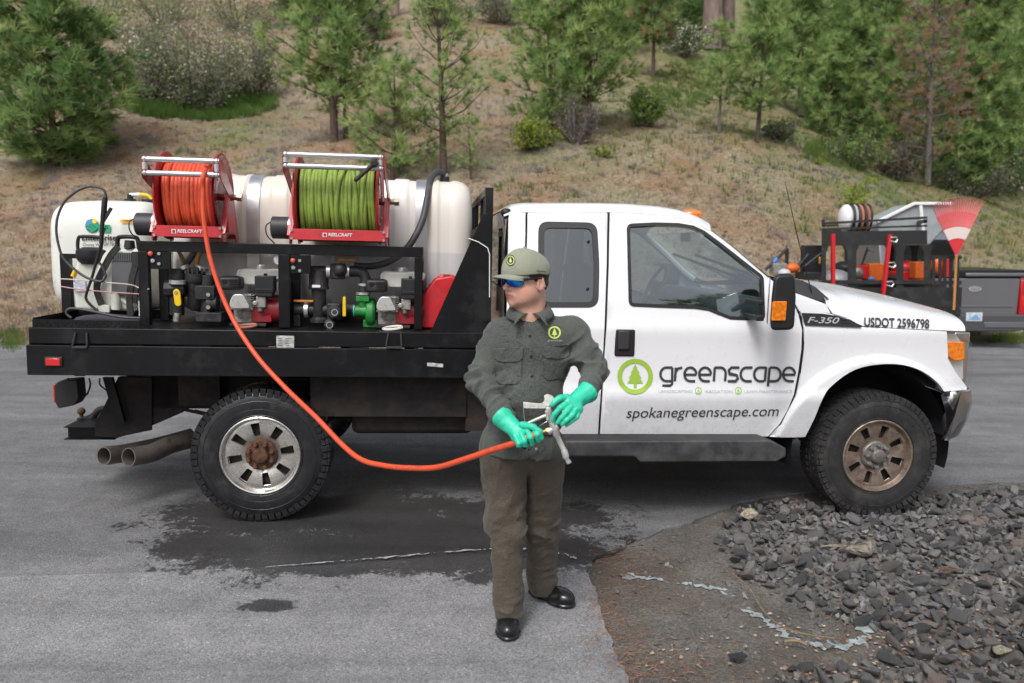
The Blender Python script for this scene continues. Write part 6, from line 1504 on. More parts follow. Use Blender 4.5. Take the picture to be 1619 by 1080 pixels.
def f_shirt(P):
    d = f_shirt0(P); near = np.abs(d) < .035; Q = P[near]; w_ = np.zeros(len(Q))
    for (A, B, r_, s_) in ((RS, RE, .15, 1), (RE, RW, .12, 2), (LS, LE, .15, 3), (LE, LW, .12, 4)):
        A = np.array(A); B = np.array(B); ax_ = B - A; L_ = np.linalg.norm(ax_); ax_ = ax_ / L_; t = (Q - A) @ ax_ / L_; dist = np.linalg.norm(Q - A - np.clip(t, 0, 1)[:, None] * (B - A), axis=1)
        m_ = np.clip(1 - (dist - .09) / .05, 0, 1) * np.clip((t + .1) / .35, 0, 1); u, v, _ = frame_from(ax_ + .3 * np.array((0, .3, .6)))
        tt = Q @ (ax_ + (.5 if s_ % 2 else .2) * u); n1 = vnoise(np.stack([tt * 21, Q @ u * 5, Q @ v * 5], 1), 1, s_ * 9.1); n2 = vnoise(np.stack([tt * 40, Q @ u * 9, Q @ v * 9], 1), 1, s_ * 5.3)
        w_ += m_ * (.85 if s_ in (1, 3) else 1.15) * (.021 * ((1 - np.abs(n1)) ** 2.6 - .33) + .008 * n2)
    tor = np.clip(1 - np.abs(Q[:, 0] - Wp(832, 600)[0]) / .22, 0, 1) ** .5
    bel = gauss(Q, Wp(832, 640, 3.48), .28)
    w_ += tor * (.013 * folds(Q, (.3, 0, 1), 3, 10, 3.3, 2.4) + .010 * folds(Q, (-.8, 0, .7), 4, 13, 8.8, 2.4) * (.45 + bel))
    w_ += .013 * folds(Q, (.9, 0, .5), 4, 13, 12.3, 2.2) * gauss(Q, Wp(826, 690, 3.48), .16)
    xc = np.interp(Q[:, 2], [Wp(846, 725, 3.47)[2], Wp(841, 595, 3.47)[2], Wp(832, 500, 3.5)[2]], [Wp(845, 725, 3.47)[0], Wp(840, 595, 3.47)[0], Wp(832.5, 500, 3.5)[0]])
    fr = Q[:, 1] < 3.58; pl = np.clip((.0165 - np.abs(Q[:, 0] - xc)) / .002, 0, 1) * fr; w_ += .0028 * pl
    w_ -= .0022 * np.exp(-((Q[:, 0] - xc + .0165) / .0022) ** 2) * fr
    d[near] -= w_
    hz = hemz + .018 * np.cos((P[:, 0] - Wp(826, 728)[0]) * 13) * 0 + .05 * np.clip(np.abs(P[:, 0] - Wp(832, 728)[0]) - .05, 0, 1) - .012 * (P[:, 0] > Wp(845, 700)[0]) + .06 * np.clip(P[:, 1] - 3.6, 0, 1)
    d = smax(d, hz - P[:, 2], .004)
    d = smax(d, -(f_shirt0(P) + .012 + 9 * (P[:, 2] > hz + .12)), .002)       # hollow at the hem
    nk = s_cap(P, NB + np.array((0, -.002, .075)), NB + np.array((.0, .0, .28)), .070, .078); d = smax(d, -nk, .004)
    vv = Wp(838, 498, 3.5); wd = .028 * np.clip((P[:, 2] - vv[2] + .012) / .04, 0, 1.6); d = smax(d, -np.maximum(np.abs(P[:, 0] - vv[0]) - wd, np.maximum(P[:, 1] - 3.60, vv[2] - .012 - P[:, 2])), .003)
    for W_, E_, s_ in ((RW, RE, 1), (LW, LE, 2)):
        a_ = np.array(W_) - np.array(E_); a_ /= np.linalg.norm(a_); near_ = np.linalg.norm(P - W_, axis=1) < .10
        d = np.where(near_, smax(d, (P - W_) @ a_ - .030, .003), d)
    return d
slo = np.array([min(RE[0] - .10, -.3), 3.38 - .10, hemz - .08]); shi = np.array([LE[0] + .11, 3.83, Wp(840, 470, 3.64)[2]])
shirt = net_obj('shirt', f_shirt, slo, shi, .0062, m_shirt, man)
S_shirt = tracer(shirt)
m_collar = m_shirt
zf_ = Wp(838, 497, 3.53)[2]; cc = np.array((Wp(838, 497, 3.6)[0], 3.615, zf_))
def pushout(p, off):
    for _ in range(8):
        d = float(f_shirt0(p[None])[0])
        if d >= off: break
        g_ = np.array([float(f_shirt0((p + e)[None])[0] - f_shirt0((p - e)[None])[0]) for e in np.eye(3) * .004]); g_ /= np.linalg.norm(g_) + 1e-9; p = p + g_ * (off - d)
    return p
def ztop_c(phi): return zf_ + .052 * (1 - math.cos(phi)) / 2 + .004
V = []; nr = 6; cols = 61
for i in range(cols):
    s_ = i / (cols - 1); phi = .10 + (2 * PI - .20) * s_; e_ = min(phi, 2 * PI - phi); sgn = 1 if phi < PI else -1
    tip = math.exp(-((e_ - .10) / .34) ** 2); pb = e_ + .38 * tip; rt_ = .074 - .010 * tip
    pt = cc + (sgn * -rt_ * math.sin(e_), -rt_ * math.cos(e_) * 1.0, ztop_c(e_) - zf_)
    rb_ = .112 + .045 * tip; pbm = cc + (sgn * -rb_ * math.sin(pb), -rb_ * math.cos(pb), ztop_c(e_) - zf_ - .040 - .010 * tip)
    for j in range(nr):
        t = j / (nr - 1); p = pt * (1 - t) + pbm * t + np.array((0, 0, .014 * math.sin(PI * t))); p = pushout(p, .006 if j else -.02); V.append(p)
Fc = [(i * nr + j, i * nr + j + 1, (i + 1) * nr + j + 1, (i + 1) * nr + j) for i in range(cols - 1) for j in range(nr - 1)]
o = mesh_obj('collar', V, Fc, m_shirt, man, smooth=180); so = o.modifiers.new('t', 'SOLIDIFY'); so.thickness = .004; so.offset = 1; sub(shirt, o)
m_btn = mat('dark_button', (.02, .02, .02), .3)
for bx__, by__ in ((837.5, 531), (839.6, 562.5), (841, 594.6), (803, 563), (880, 558), (848, 710)):
    q = S_shirt(bx__, by__); b = MB(); b.lathe([(.0, -.002), (.0045, -.0025), (.0062, -.0015), (.0062, .003)], (q[0], q[1] - .003, q[2]), (0, 1, 0), 14); sub(shirt, b.build('button', m_btn if by__ < 700 else m_zinc, man))
for body_, flap in (([(782, 568), (825, 568), (824, 600), (816, 607), (790, 607), (783, 600)], [(780, 551), (827, 549.5), (826, 566), (819, 570.5), (804, 572), (788, 570.5), (781, 565)]), ([(859, 563), (899, 562), (898, 594), (891, 600), (866, 601), (860, 595)], [(856, 547), (900.5, 545), (900, 561), (894, 565), (880, 567), (863, 565.5), (857, 560)])):
    sub(shirt, patch('pocket', rpoly(body_, 2, 2), S_shirt, .0050, m_shirt, man)); sub(shirt, patch('pocket_flap', rpoly(flap, 1.5, 2), S_shirt, .0110, m_shirt, man, skirt=.0035))
m_embl = mat('embroidered_lime', (.52, .66, .14), .8); m_embw = mat('embroidered_pale', (.42, .44, .40), .8)
for o in tree_logo(876.6, 525.6, 10, S_shirt, 'emblem', m_embl, man, off=-.0035, ringw=.24, tree_sc=.70): sub(shirt, o)
sub(shirt, decal_px('lettering', 'greenscape', 866, 890, 539.5, 3.0, m_embw, man, S_shirt, off=-.0035))
# ---- trousers
RH, RK, RA = Wp(795, 715, 3.62), Wp(801, 838, 3.58), Wp(803, 966, 3.54)
LH, LK, LA = Wp(862, 715, 3.64), Wp(857, 830, 3.72), Wp(856, 925, 3.86)
def f_tr(P):
    d = s_cap(P, RH, RK, .108, .082); d = smin(d, s_cap(P, RK, RA, .080, .066), .03)
    e = s_cap(P, LH, LK, .096, .076); e = smin(e, s_cap(P, LK, LA, .074, .066), .03)
    d = smin(d, e, .006); d = smin(d, s_ell(P, Wp(826, 700, 3.63), (.186, .14, .12)), .05)
    near = np.abs(d) < .03; Q = P[near]; w_ = 0
    for (A, B, s_) in ((RH, RK, 1), (RK, RA, 2), (LH, LK, 3), (LK, LA, 4)):
        A = np.array(A); B = np.array(B); ax_ = (B - A); L_ = np.linalg.norm(ax_); ax_ /= L_; t = (Q - A) @ ax_ / L_; m_ = np.clip(1 - (np.linalg.norm(Q - A - np.clip(t, 0, 1)[:, None] * (B - A), axis=1) - .10) / .04, 0, 1) * (np.abs(t - .5) < .75)
        e_ = ax_ + np.array((.35 * (1 if s_ % 2 else -1), 0, 0)); tt = Q @ e_; kn = np.exp(-((t - (1 if s_ in (1, 3) else 0)) / .35) ** 2) + (np.exp(-((t - 1) / .3) ** 2) if s_ in (2, 4) else 0) + .25
        n1 = vnoise(np.stack([tt * 15, Q[:, 0] * 8, Q[:, 1] * 6], 1), 1, 40 + s_ * 3.7); n2 = vnoise(np.stack([tt * 30, Q[:, 0] * 9, Q[:, 1] * 9], 1), 1, 60 + s_)
        w_ = w_ + m_ * kn * (.016 * ((1 - np.abs(n1)) ** 2.0 - .38) + .006 * n2)
    w_ = w_ + .015 * folds(Q, (.15, 0, 1), 2.5, 9, 21.1, 2.6) + .010 * folds(Q, (.8, .2, .6), 5, 15, 4.4, 2.6) * np.exp(-((Q[:, 2] - .50) / .22) ** 2) + .008 * folds(Q, (1, 0, .1), 5, 26, 7.7, 2.2) * np.exp(-((Q[:, 2] - .16) / .09) ** 2)
    sx_ = np.interp(Q[:, 2], [0, 1], [Wp(770, 960)[0], Wp(762, 740)[0]])
    d[near] -= w_
    zr = P[:, 2] - np.where(P[:, 0] < Wp(830, 900)[0], RA[2] - .030, LA[2] - .035); d = smax(d, -zr, .006)
    hem = np.exp(-((zr - .035) / .003) ** 2); d = d + .0015 * hem
    return d
tlo = np.array([Wp(755, 740, 3.5)[0] - .06, 3.42, .02]); thi = np.array([Wp(893, 740, 3.6)[0] + .05, 3.99, hemz + .12])
net_obj('trousers', f_tr, tlo, thi, .0062, m_trous, man)
# ---- shoes
def shoe(toe, heel, z):
    toe = np.array((toe[0], toe[1], z)); heel = np.array((heel[0], heel[1], z)); a = toe - heel; L_ = np.linalg.norm(a); a /= L_; u = np.cross((0, 0, 1.), a); M = np.stack([a, u, (0, 0, 1.)], 1)
    def f(P):
        q = (P - heel) @ M
        d = s_ell(q, (L_ * .72, 0, .038), (L_ * .32, .056, .046)); d = smin(d, s_ell(q, (L_ * .25, 0, .045), (L_ * .27, .042, .062)), .03)
        d = smin(d, s_cap(q, (L_ * .3, 0, .05), (L_ * .2, 0, .13), .042, .040), .03)
        so = s_box(q, (L_ * .5, 0, .012), (L_ * .51, .052 , .016), .014); so = smin(s_ell(q, (L_ * .72, 0, .012), (L_ * .33, .060, .022)), s_ell(q, (L_ * .24, 0, .012), (L_ * .27, .045, .022)), .02)
        d = smax(d, .020 - q[:, 2], .004); so = smax(smax(so, q[:, 2] - .022, .003), -q[:, 2], .002)
        return np.minimum(d, so)
    return f, toe, heel
for (t_, h_) in (((flat_at(803, 1014)), (flat_at(803, 942))), ((flat_at(904, 961)), (flat_at(842, 936)))):
    t2 = np.array(t_); h2 = np.array(h_)
    if h_[1] - t_[1] < .2: h2 = t2 + (h2 - t2) / np.linalg.norm((h2 - t2)[:2]) * .27
    else: h2 = t2 + (h2 - t2) / np.linalg.norm((h2 - t2)[:2]) * .27
    f, a_, c_ = shoe(t2, h2, gz(t2[0], t2[1]) + .0); lo_ = np.minimum(a_, c_) - (.08, .08, .01); hi_ = np.maximum(a_, c_) + (.08, .08, .16)
    net_obj('shoe', f, lo_, hi_, .0045, m_shoe, man)
# ---- gloves
def fingers(chains, palm, cuff):
    def f(P):
        d = None
        for (a, b_, r_, r2) in palm: e = s_cap(P, a, b_, r_, r2); d = e if d is None else smin(d, e, .012)
        for ch in chains:
            e = None
            for (a, ra), (b_, rb) in zip(ch[:-1], ch[1:]): q = s_cap(P, a, b_, ra, rb); e = q if e is None else np.minimum(e, q)
            d = smin(d, e, .0035)
        for (a, b_, ra, rb) in cuff: d = smin(d, s_cap(P, a, b_, ra, rb), .02)
        near = np.abs(d) < .02; d[near] -= .0016 * (vnoise(P[near], 55, 2) + .6 * folds(P[near], (.6, .2, .5), 18, 60, 5.5)); return d
    return f
H = lambda px, py, Y: np.array(Wp(px, py, Y))
# right hand closed round the hose
hy = 3.285
rp_ = [(H(800, 668, 3.35), H(822, 686, 3.30), .033, .034), (H(818, 690, 3.30), H(838, 680, 3.30), .028, .026), (H(812, 680, 3.31), H(830, 674, 3.31), .026, .022)]
ch = []
for k, (kx, ky) in enumerate([(817, 699), (826, 695), (836, 690), (846, 685)]):
    ch.append([(H(kx - 2, ky - 10, 3.275), .0135), (H(kx + 3, ky + 2, 3.245), .0130), (H(kx + 5, ky + 11, 3.262), .0120), (H(kx + 2, ky + 12, 3.300), .0105)])
ch.append([(H(826, 672, 3.29), .016), (H(842, 675, 3.255), .0130), (H(853, 682, 3.25), .0120), (H(856, 692, 3.258), .0110)])
def cuffcut(f, c0, axis, r_in, back):
    a = np.array(axis, float); a /= np.linalg.norm(a); c0 = np.array(c0)
    def g_(P):
        d = f(P); t = (P - c0) @ a; d = smax(d, t, .002); rr = np.linalg.norm(P - c0 - t[:, None] * a, axis=1); return d
    return g_
f_r = fingers(ch, rp_, [(H(793, 658, 3.365), H(806, 670, 3.34), .050, .036)])
ax_r = H(790, 655, 3.39) - H(815, 680, 3.32)
f_r2 = cuffcut(f_r, H(792, 657, 3.365), ax_r, .041, .05)
net_obj('glove', f_r2, H(775, 712, 3.20), H(872, 636, 3.46), .0030, m_glove, man)
lp_ = [(H(921, 625, 3.35), H(905, 637, 3.315), .032, .034), (H(912, 646, 3.30), H(898, 636, 3.30), .028, .026)]
ch = [[(H(897, 629, 3.305), .016), (H(885, 629, 3.28), .0135), (H(876, 636, 3.268), .0115), (H(873, 640, 3.268), .0095)],
      [(H(898, 637, 3.29), .0155), (H(886, 645, 3.262), .0130), (H(877, 655, 3.262), .0118), (H(874, 663, 3.268), .0098)],
      [(H(903, 643, 3.285), .0155), (H(896, 651, 3.258), .0130), (H(887, 661, 3.255), .0118), (H(882, 668, 3.262), .0098)],
      [(H(909, 648, 3.285), .0150), (H(905, 656, 3.260), .0125), (H(895, 665, 3.255), .0115), (H(889, 671, 3.26), .0098)],
      [(H(915, 650, 3.295), .0140), (H(912, 659, 3.275), .0118), (H(903, 666, 3.268), .0108), (H(896, 672, 3.27), .0090)]]
f_l = fingers(ch, lp_, [(H(930, 619, 3.37), H(916, 630, 3.34), .048, .034)])
f_l2 = cuffcut(f_l, H(930, 618.5, 3.375), H(936, 612, 3.40) - H(912, 634, 3.33), .040, .05)
net_obj('glove', f_l2, H(860, 690, 3.19), H(952, 595, 3.47), .0030, m_glove, man)
# ================================================================== SPRAY GUN AND HOSE
m_gun = mat('cast_aluminium_gun', (.55, .55, .53), .42, metal=.55, var=.12, vs_=30, bump=.0006, bs=120)
m_gunw = mat('pale_worn_lever', (.62, .62, .57), .5, var=.2, vs_=60, bump=.001, bs=140)
m_brass = mat('brass', (.34, .23, .10), .35, metal=.9, var=.2, vs_=30)
gun = Thing('spray_gun', 'silver metal trigger spray gun with downward nozzle held in the gloved hands', 'spray gun', H(874, 668, 3.29))
gy = 3.285
b = MB(); b.tube([H(866, 640, gy), H(869, 655, gy), H(874, 672, gy), H(878, 680, gy)], [.010, .013, .016, .018], 16); b.cyl(H(866, 683, gy), H(882, 674, gy), .0155, n=16); b.box(H(867, 650, gy), (.02, .03, .035)); b.build('gun_body', m_gun, gun, bevel=.002)
b = MB(); b.tube([H(877, 678, gy), H(880, 688, gy), H(881, 690, gy), H(891, 711, gy), H(892, 713, gy), H(895, 723, gy)], [.016, .016, .0115, .0115, .0145, .0145], 18); b.build('barrel', m_gun, gun)
b = MB(); b.tube([H(894, 722, gy), H(897, 727, gy), H(899, 731, gy)], [.011, .0095, .0095], 14); b.tube([H(898.5, 729, gy), H(899.5, 732, gy)], .0115, 14); b.build('nozzle', m_gun, gun)
lv = [(827, 635.5), (848, 638), (857, 638), (861, 633), (860, 626), (865, 623), (873, 626), (881, 634), (876, 640), (870, 645), (858, 645.5), (828, 645)]
b = MB(); q = [H(a_, c_, 3.295) for a_, c_ in rpoly(lv, 1.5, 2)]; n_ = len(q); b.add([p + (0, -.006, 0) for p in q] + [p + (0, .006, 0) for p in q], [tuple(range(n_)), tuple(range(2 * n_ - 1, n_ - 1, -1))] + [(i, i + n_, (i + 1) % n_ + n_, (i + 1) % n_) for i in range(n_)]); lev = b.build('grip_plate', m_gunw, gun, bevel=.0012)
b = MB()
for i in range(9):
    for j in range(2): p = H(830 + i * 3.3, 639 + j * 3.2, 3.2885); b.cyl(p, p + (0, -.0012, 0), .0022, n=6)
sub(lev, tag(b.build('grip_dimples', m_gun, gun), kind='stuff'))
b = MB(); b.tube([H(867, 656, gy - .01), H(858, 659, gy - .012), H(846, 664, gy - .012), H(835, 669, gy - .01)], [.0085, .0075, .0068, .0060], 10); b.box(H(865, 657, gy - .012), (.012, .02, .042), (0, -.15, 0)); b.build('trigger', m_gun, gun, bevel=.0015)
b = MB(); b.tube(catmull([H(828, 644, 3.295), H(828, 652, 3.295), H(829, 662, 3.30), H(830, 668, 3.30)], 4), .0011, 5); b.build('guard_wire', m_steel, gun)
b = MB(); b.tube(catmull([H(870, 667, gy - .012), H(864, 667, gy - .012), H(857, 671, gy - .01), H(850, 676, gy)], 5), .0013, 5); b.build('latch_wire', m_steel, gun)
b = MB(); b.tube([H(868, 680, gy), H(864, 681.5, gy)], .0135, 6); b.build('coupling_nut', m_brass, gun); b = MB(); b.tube([H(864.5, 681, gy), H(859, 683.5, gy)], .0110, 14); b.build('coupling_collar', m_brass, gun)
b = MB(); b.tube([H(859, 683.3, gy), H(852, 685.5, gy)], .0125, 6); b.build('coupling_nut', mat('rusty_coupling', (.16, .09, .06), .6, metal=.5), gun)
# the hose from the reel: over the lower roller, down past the bed, a slack loop, up to the hand
top = tw((T(326, 262, .04)[0], R1['ay'] - .11, R1['zc'] + .215)); rol = tw((T(323, 272, -.08)[0], -.09, R1['Z0'] + .006))
drum = tw((T(328, 262, .1)[0], R1['ay'] + .02, R1['zc'] + .232))
HP = [drum, top, rol]
for (px, py, y_) in ((321, 300, -.088), (322, 345, -.095), (334, 415, -.115), (362, 492, -.17), (402, 558, -.30)): HP.append(tw(T3(px, py, y_)))
for (px, py, t) in ((450, 612, 4.52), (500, 660, 4.36), (542, 704, 4.22), (572, 727, 4.12), (606, 736, 4.01), (645, 740, 3.88), (690, 739, 3.74), (735, 726, 3.60), (780, 711, 3.47), (812, 701, 3.385), (836, 691, 3.335), (853, 685, 3.322)):
    HP.append(at(px, py, t))
hose = Thing('hose', 'long orange hose hanging from the rear reel and looping to the hand of the man', 'hose', tuple(HP[2]))
b = MB(); b.tube(catmull(HP, 9), .0138, 14); b.build('hose_line', m_org, hose)
# ================================================================== STONE BED
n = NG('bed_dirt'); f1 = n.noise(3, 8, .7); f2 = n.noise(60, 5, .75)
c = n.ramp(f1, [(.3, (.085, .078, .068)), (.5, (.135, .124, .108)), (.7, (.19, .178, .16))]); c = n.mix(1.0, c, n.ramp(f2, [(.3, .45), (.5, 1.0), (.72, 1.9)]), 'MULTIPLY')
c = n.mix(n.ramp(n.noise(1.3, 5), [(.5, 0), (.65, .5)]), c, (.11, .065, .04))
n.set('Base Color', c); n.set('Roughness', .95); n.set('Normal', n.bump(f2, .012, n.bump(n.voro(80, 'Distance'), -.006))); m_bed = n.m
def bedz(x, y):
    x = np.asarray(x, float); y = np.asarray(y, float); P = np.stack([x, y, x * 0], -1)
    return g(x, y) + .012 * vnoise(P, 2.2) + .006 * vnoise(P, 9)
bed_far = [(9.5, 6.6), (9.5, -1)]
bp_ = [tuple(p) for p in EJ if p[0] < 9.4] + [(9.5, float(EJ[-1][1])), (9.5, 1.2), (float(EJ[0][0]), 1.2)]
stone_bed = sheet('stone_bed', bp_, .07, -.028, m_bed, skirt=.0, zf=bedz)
m_stone = NG('crushed_basalt'); oi = m_stone.N.new('ShaderNodeObjectInfo')
def stonemat(name, rand):
    n = NG(name); oi = n.N.new('ShaderNodeObjectInfo'); r = oi.outputs['Random'] if rand else n.voro(9, 'Color')
    c = n.ramp(r, [(.0, (.052, .052, .054)), (.3, (.090, .090, .092)), (.55, (.155, .152, .150)), (.75, (.130, .112, .106)), (.9, (.23, .225, .215)), (1.0, (.20, .14, .115))])
    c = n.mix(1.0, c, n.ramp(n.noise(22, 6, .7), [(.3, .65), (.7, 1.45)]), 'MULTIPLY'); c = n.mix(1.0, c, n.ramp(n.noise(130, 4, .8), [(.3, .6), (.7, 1.5)]), 'MULTIPLY'); c = n.mix(n.ramp(n.noise(14, 4), [(.6, 0), (.75, .35)]), c, (.16, .13, .10))
    n.set('Base Color', c); n.set('Roughness', .78); n.set('Normal', n.bump(n.noise(70, 5, .75), .009)); return n.m
m_stone1 = stonemat('crushed_basalt', True); m_stone2 = stonemat('crushed_basalt_field', False)
def rock_mesh(seed, sc=(1, .78, .44), npt=11):
    rs = np.random.RandomState(seed); P = rs.normal(size=(npt, 3)); P /= np.linalg.norm(P, axis=1)[:, None]; P *= (.75 + .3 * rs.rand(npt))[:, None]; P *= np.array(sc) * (.8 + .4 * rs.rand(3))
    bm = bmesh.new(); [bm.verts.new(p) for p in P]; r = bmesh.ops.convex_hull(bm, input=bm.verts)
    bmesh.ops.delete(bm, geom=[v for v in bm.verts if not v.link_faces], context='VERTS'); bmesh.ops.recalc_face_normals(bm, faces=bm.faces)
    bm.verts.ensure_lookup_table(); V = np.array([tuple(v.co) for v in bm.verts]); Fc = [tuple(v.index for v in f.verts) for f in bm.faces]; bm.verts.index_update(); Fc = [tuple(v.index for v in f.verts) for f in bm.faces]; bm.free(); return V, Fc
ROCKS = [rock_mesh(100 + i) for i in range(14)]
def soft(V, Fc):                  # chip the edges a little
    bm = bmesh.new(); vs__ = [bm.verts.new(p) for p in V]; [bm.faces.new([vs__[i] for i in f]) for f in Fc]
    bmesh.ops.bevel(bm, geom=bm.edges[:], offset=.06, segments=1, affect='EDGES'); bmesh.ops.triangulate(bm, faces=bm.faces); me = bpy.data.meshes.new('stone'); bm.to_mesh(me); bm.free(); return me
rock_me = []
for V_, F_ in ROCKS:
    me = soft(V_, F_); me.materials.append(m_stone1); rock_me.append(me)
rs = np.random.RandomState(8)
# where the stones lie thick: right of a line from the wheel to the bottom of the frame
dens_px = [(1140, 830), (1210, 800), (1290, 790), (1400, 785), (1500, 775), (1619, 765), (1900, 757), (2100, 900), (2000, 1300), (1300, 1300), (1180, 1120), (1230, 1060), (1450, 1050), (1440, 1010), (1330, 985), (1240, 955), (1190, 915), (1165, 880)]
DP = np.array([flat_at(*p)[:2] for p in dens_px])
clear_px = [(1215, 1000), (1330, 960), (1440, 1000), (1440, 1040), (1330, 1050), (1235, 1040)]
BD = np.array(bp_)
pts = []; cell = {}
for (r0, r1, n_try, ov, thin) in ((.046, .074, 6500, .60, .00), (.030, .048, 20000, .54, .012), (.016, .030, 46000, .52, .05), (.008, .016, 26000, .8, .10)):
    X_ = rs.uniform(.3, 9.3, n_try); Y_ = rs.uniform(1.3, 6.3, n_try); okk = inside(X_, Y_, BD); X_ = X_[okk]; Y_ = Y_[okk]; dn = inside(X_ + .12 * vnoise(np.stack([X_ * 4, Y_ * 4, X_ * 0], 1)), Y_ + .1 * vnoise(np.stack([X_ * 4, Y_ * 4, X_ * 0 + 5], 1)), DP); keep = dn | (rs.rand(len(X_)) < thin)
    if r0 > .04: keep &= rs.rand(len(X_)) < .55
    for x, y, d_ in zip(X_[keep], Y_[keep], dn[keep]):
        r_ = rs.uniform(r0, r1) * (1 if d_ else .7); k = (int(x / .15), int(y / .15)); bad = False
        for i in (-1, 0, 1):
            for j in (-1, 0, 1):
                for (a, b_, q) in cell.get((k[0] + i, k[1] + j), ()):
                    if (a - x) ** 2 + (b_ - y) ** 2 < ((q + r_) * ov) ** 2: bad = True; break
                if bad: break
            if bad: break
        if bad: continue
        cell.setdefault(k, []).append((x, y, r_)); pts.append((x, y, r_, d_))
pts = np.array(pts)
def screen(x, y, z):
    v = np.array((x, y, z - 1.8)); f = v[1] * math.cos(PITCH) - v[2] * math.sin(PITCH); u = v[2] * math.cos(PITCH) + v[1] * math.sin(PITCH); return 809.5 + FPX * v[0] / f, 540 - FPX * u / f, f
big = []; rest = []
for i, (x, y, r_, d_) in enumerate(pts):
    px, py, f = screen(x, y, 0)
    if -20 < px < 1640 and py < 1100: big.append((r_ / f, i))
big.sort(reverse=True); bigset = set(i for _, i in big[:296])
VV = []; FF = []; nv = 0
for i, (x, y, r_, d_) in enumerate(pts):
    k = rs.randint(14); z = float(bedz(x, y)) - .028 + r_ * (.34 if r_ > .03 else .2) + (rs.uniform(0, .010) if d_ else 0); rot = Euler((rs.uniform(-.9, .9), rs.uniform(-.9, .9), rs.uniform(0, 6.28)))
    if i in bigset:
        o = bpy.data.objects.new('stone', rock_me[k]); col.objects.link(o); o.parent = stone_bed; o.location = (x, y, z); o.rotation_euler = rot; o.scale = (r_ * 1.05,) * 3
    else:
        V_, F_ = ROCKS[k]; Q = (V_ * r_ * 1.05) @ np.array(rot.to_matrix()).T + (x, y, z); VV.append(Q); FF += [tuple(q + nv for q in f) for f in F_]; nv += len(Q)
o = mesh_obj('crushed_stones', np.vstack(VV), FF, m_stone2, flat=True); tag(o, 'dark crushed stones spread over the verge beside the front wheel', kind='stuff')
# grit: small chips in the bare dirt
VV = []; FF = []; nv = 0
for i in range(5200):
    x, y = rs.uniform(.35, 4.8), rs.uniform(2.2, 5.9)
    if not inside(np.array([x]), np.array([y]), BD)[0]: continue
    r_ = .0025 + .008 * rs.rand() ** 3; V_, F_ = ROCKS[rs.randint(14)]; Q = V_ * r_ + (x, y, float(bedz(x, y)) - .027 + r_ * .2); VV.append(Q); FF += [tuple(q + nv for q in f) for f in F_]; nv += len(Q)
o = mesh_obj('grit', np.vstack(VV), FF, m_stone2, flat=True); tag(o, 'fine grit and chips scattered in the dirt', kind='stuff')
def lone_stone(label, px, py, wpx, c, seed, sc=(1, .75, .5)):
    p = flat_at(px, py); V_, F_ = rock_mesh(seed, sc, 16); r_ = wpx / FPX * np.linalg.norm(p - CAMP) / 2 / max(abs(V_[:, 0]).max(), .1)
    me = soft(V_, F_); m = mat('stone_' + label.split()[0], c, .8, var=.3, vs_=3, bump=.05, bs=4); me.materials.append(m); o = bpy.data.objects.new('stone', me); col.objects.link(o)
    o.location = (p[0], p[1], p[2] + r_ * sc[2] * .5 + (.022 if py < 1000 else 0)); o.scale = (r_,) * 3; tag(o, label, 'stone'); return o
lone_stone('tan boulder, the largest pale stone, lying among dark gravel', 1372, 880, 70, (.30, .27, .22), 31, (1, .6, .42))
lone_stone('cream flat-topped stone at the upper left edge of the gravel', 1184, 822, 31, (.50, .44, .33), 9, (1, .7, .6))
lone_stone('pale yellowish pebble near the lower right corner of the photograph', 1583, 1032, 28, (.42, .38, .28), 12)
lone_stone('dark wedge-shaped stone lying alone in the bare dirt at the bottom', 1165, 1040, 34, (.05, .052, .06), 15, (1, .6, .5))
lone_stone('brownish pink stone half buried among gravel right of the tan boulder', 1500, 912, 30, (.22, .15, .12), 21)
# pine needles and leaf litter
def litter(name, label, polys, N_, ln_, wd_, cols_, seed, flatn=.5, zoff=0.0, leaf=False):
    rs = np.random.RandomState(seed); VV = []; FF = []; mi = []; k = 0
    ms = [mat(name + '_%d' % i, c_, .85) for i, c_ in enumerate(cols_)]; ms = ms
    for (px, py, rx, ry, w_) in polys:
        for i in range(int(N_ * w_)):
            q = rs.normal(size=2) * .55; p = flat_at(px + q[0] * rx, py + q[1] * ry); a = rs.uniform(0, 6.28); L_ = ln_ * rs.uniform(.5, 1.2); wdt = wd_ * rs.uniform(.6, 1.3)
            inb = inside(np.array([p[0]]), np.array([p[1]]), BD)[0]; z = (float(bedz(p[0], p[1])) - .024 if inb else gz(p[0], p[1]) + .002) + rs.uniform(0, .008) + zoff
            d = np.array((math.cos(a), math.sin(a), rs.uniform(-.1, .2))) * L_ / 2; nn = np.array((-math.sin(a), math.cos(a), rs.uniform(-.3, .3))) * wdt / 2; c_ = np.array((p[0], p[1], z + abs(d[2])))
            VV += [c_ - d - nn * (.3 if leaf else 1), c_ + nn * (-1.3 if leaf else -1), c_ + d, c_ + nn * 1.3 + (0, 0, wdt * .3)]; FF.append((k, k + 1, k + 2, k + 3)); k += 4; mi.append(rs.randint(len(ms)))
    o = mesh_obj(name, np.array(VV), np.array(FF), ms, smooth=180, mi=mi); tag(o, label, kind='stuff'); return o
litter('pine_needles', 'rusty fallen pine needles along the broken asphalt edge', [(960, 960, 45, 60, 1.1), (1000, 1040, 50, 60, .9), (985, 905, 40, 25, .5), (1010, 870, 60, 18, .35), (1080, 1060, 110, 40, .45), (1200, 1050, 200, 40, .3), (1050, 940, 90, 50, .3), (1350, 930, 300, 120, .35), (1500, 1040, 130, 50, .3), (1180, 800, 120, 14, .12), (960, 880, 40, 10, .25)], 330, .055, .0020, [(.34, .11, .04), (.24, .09, .04), (.36, .17, .08), (.26, .18, .11)], 4)
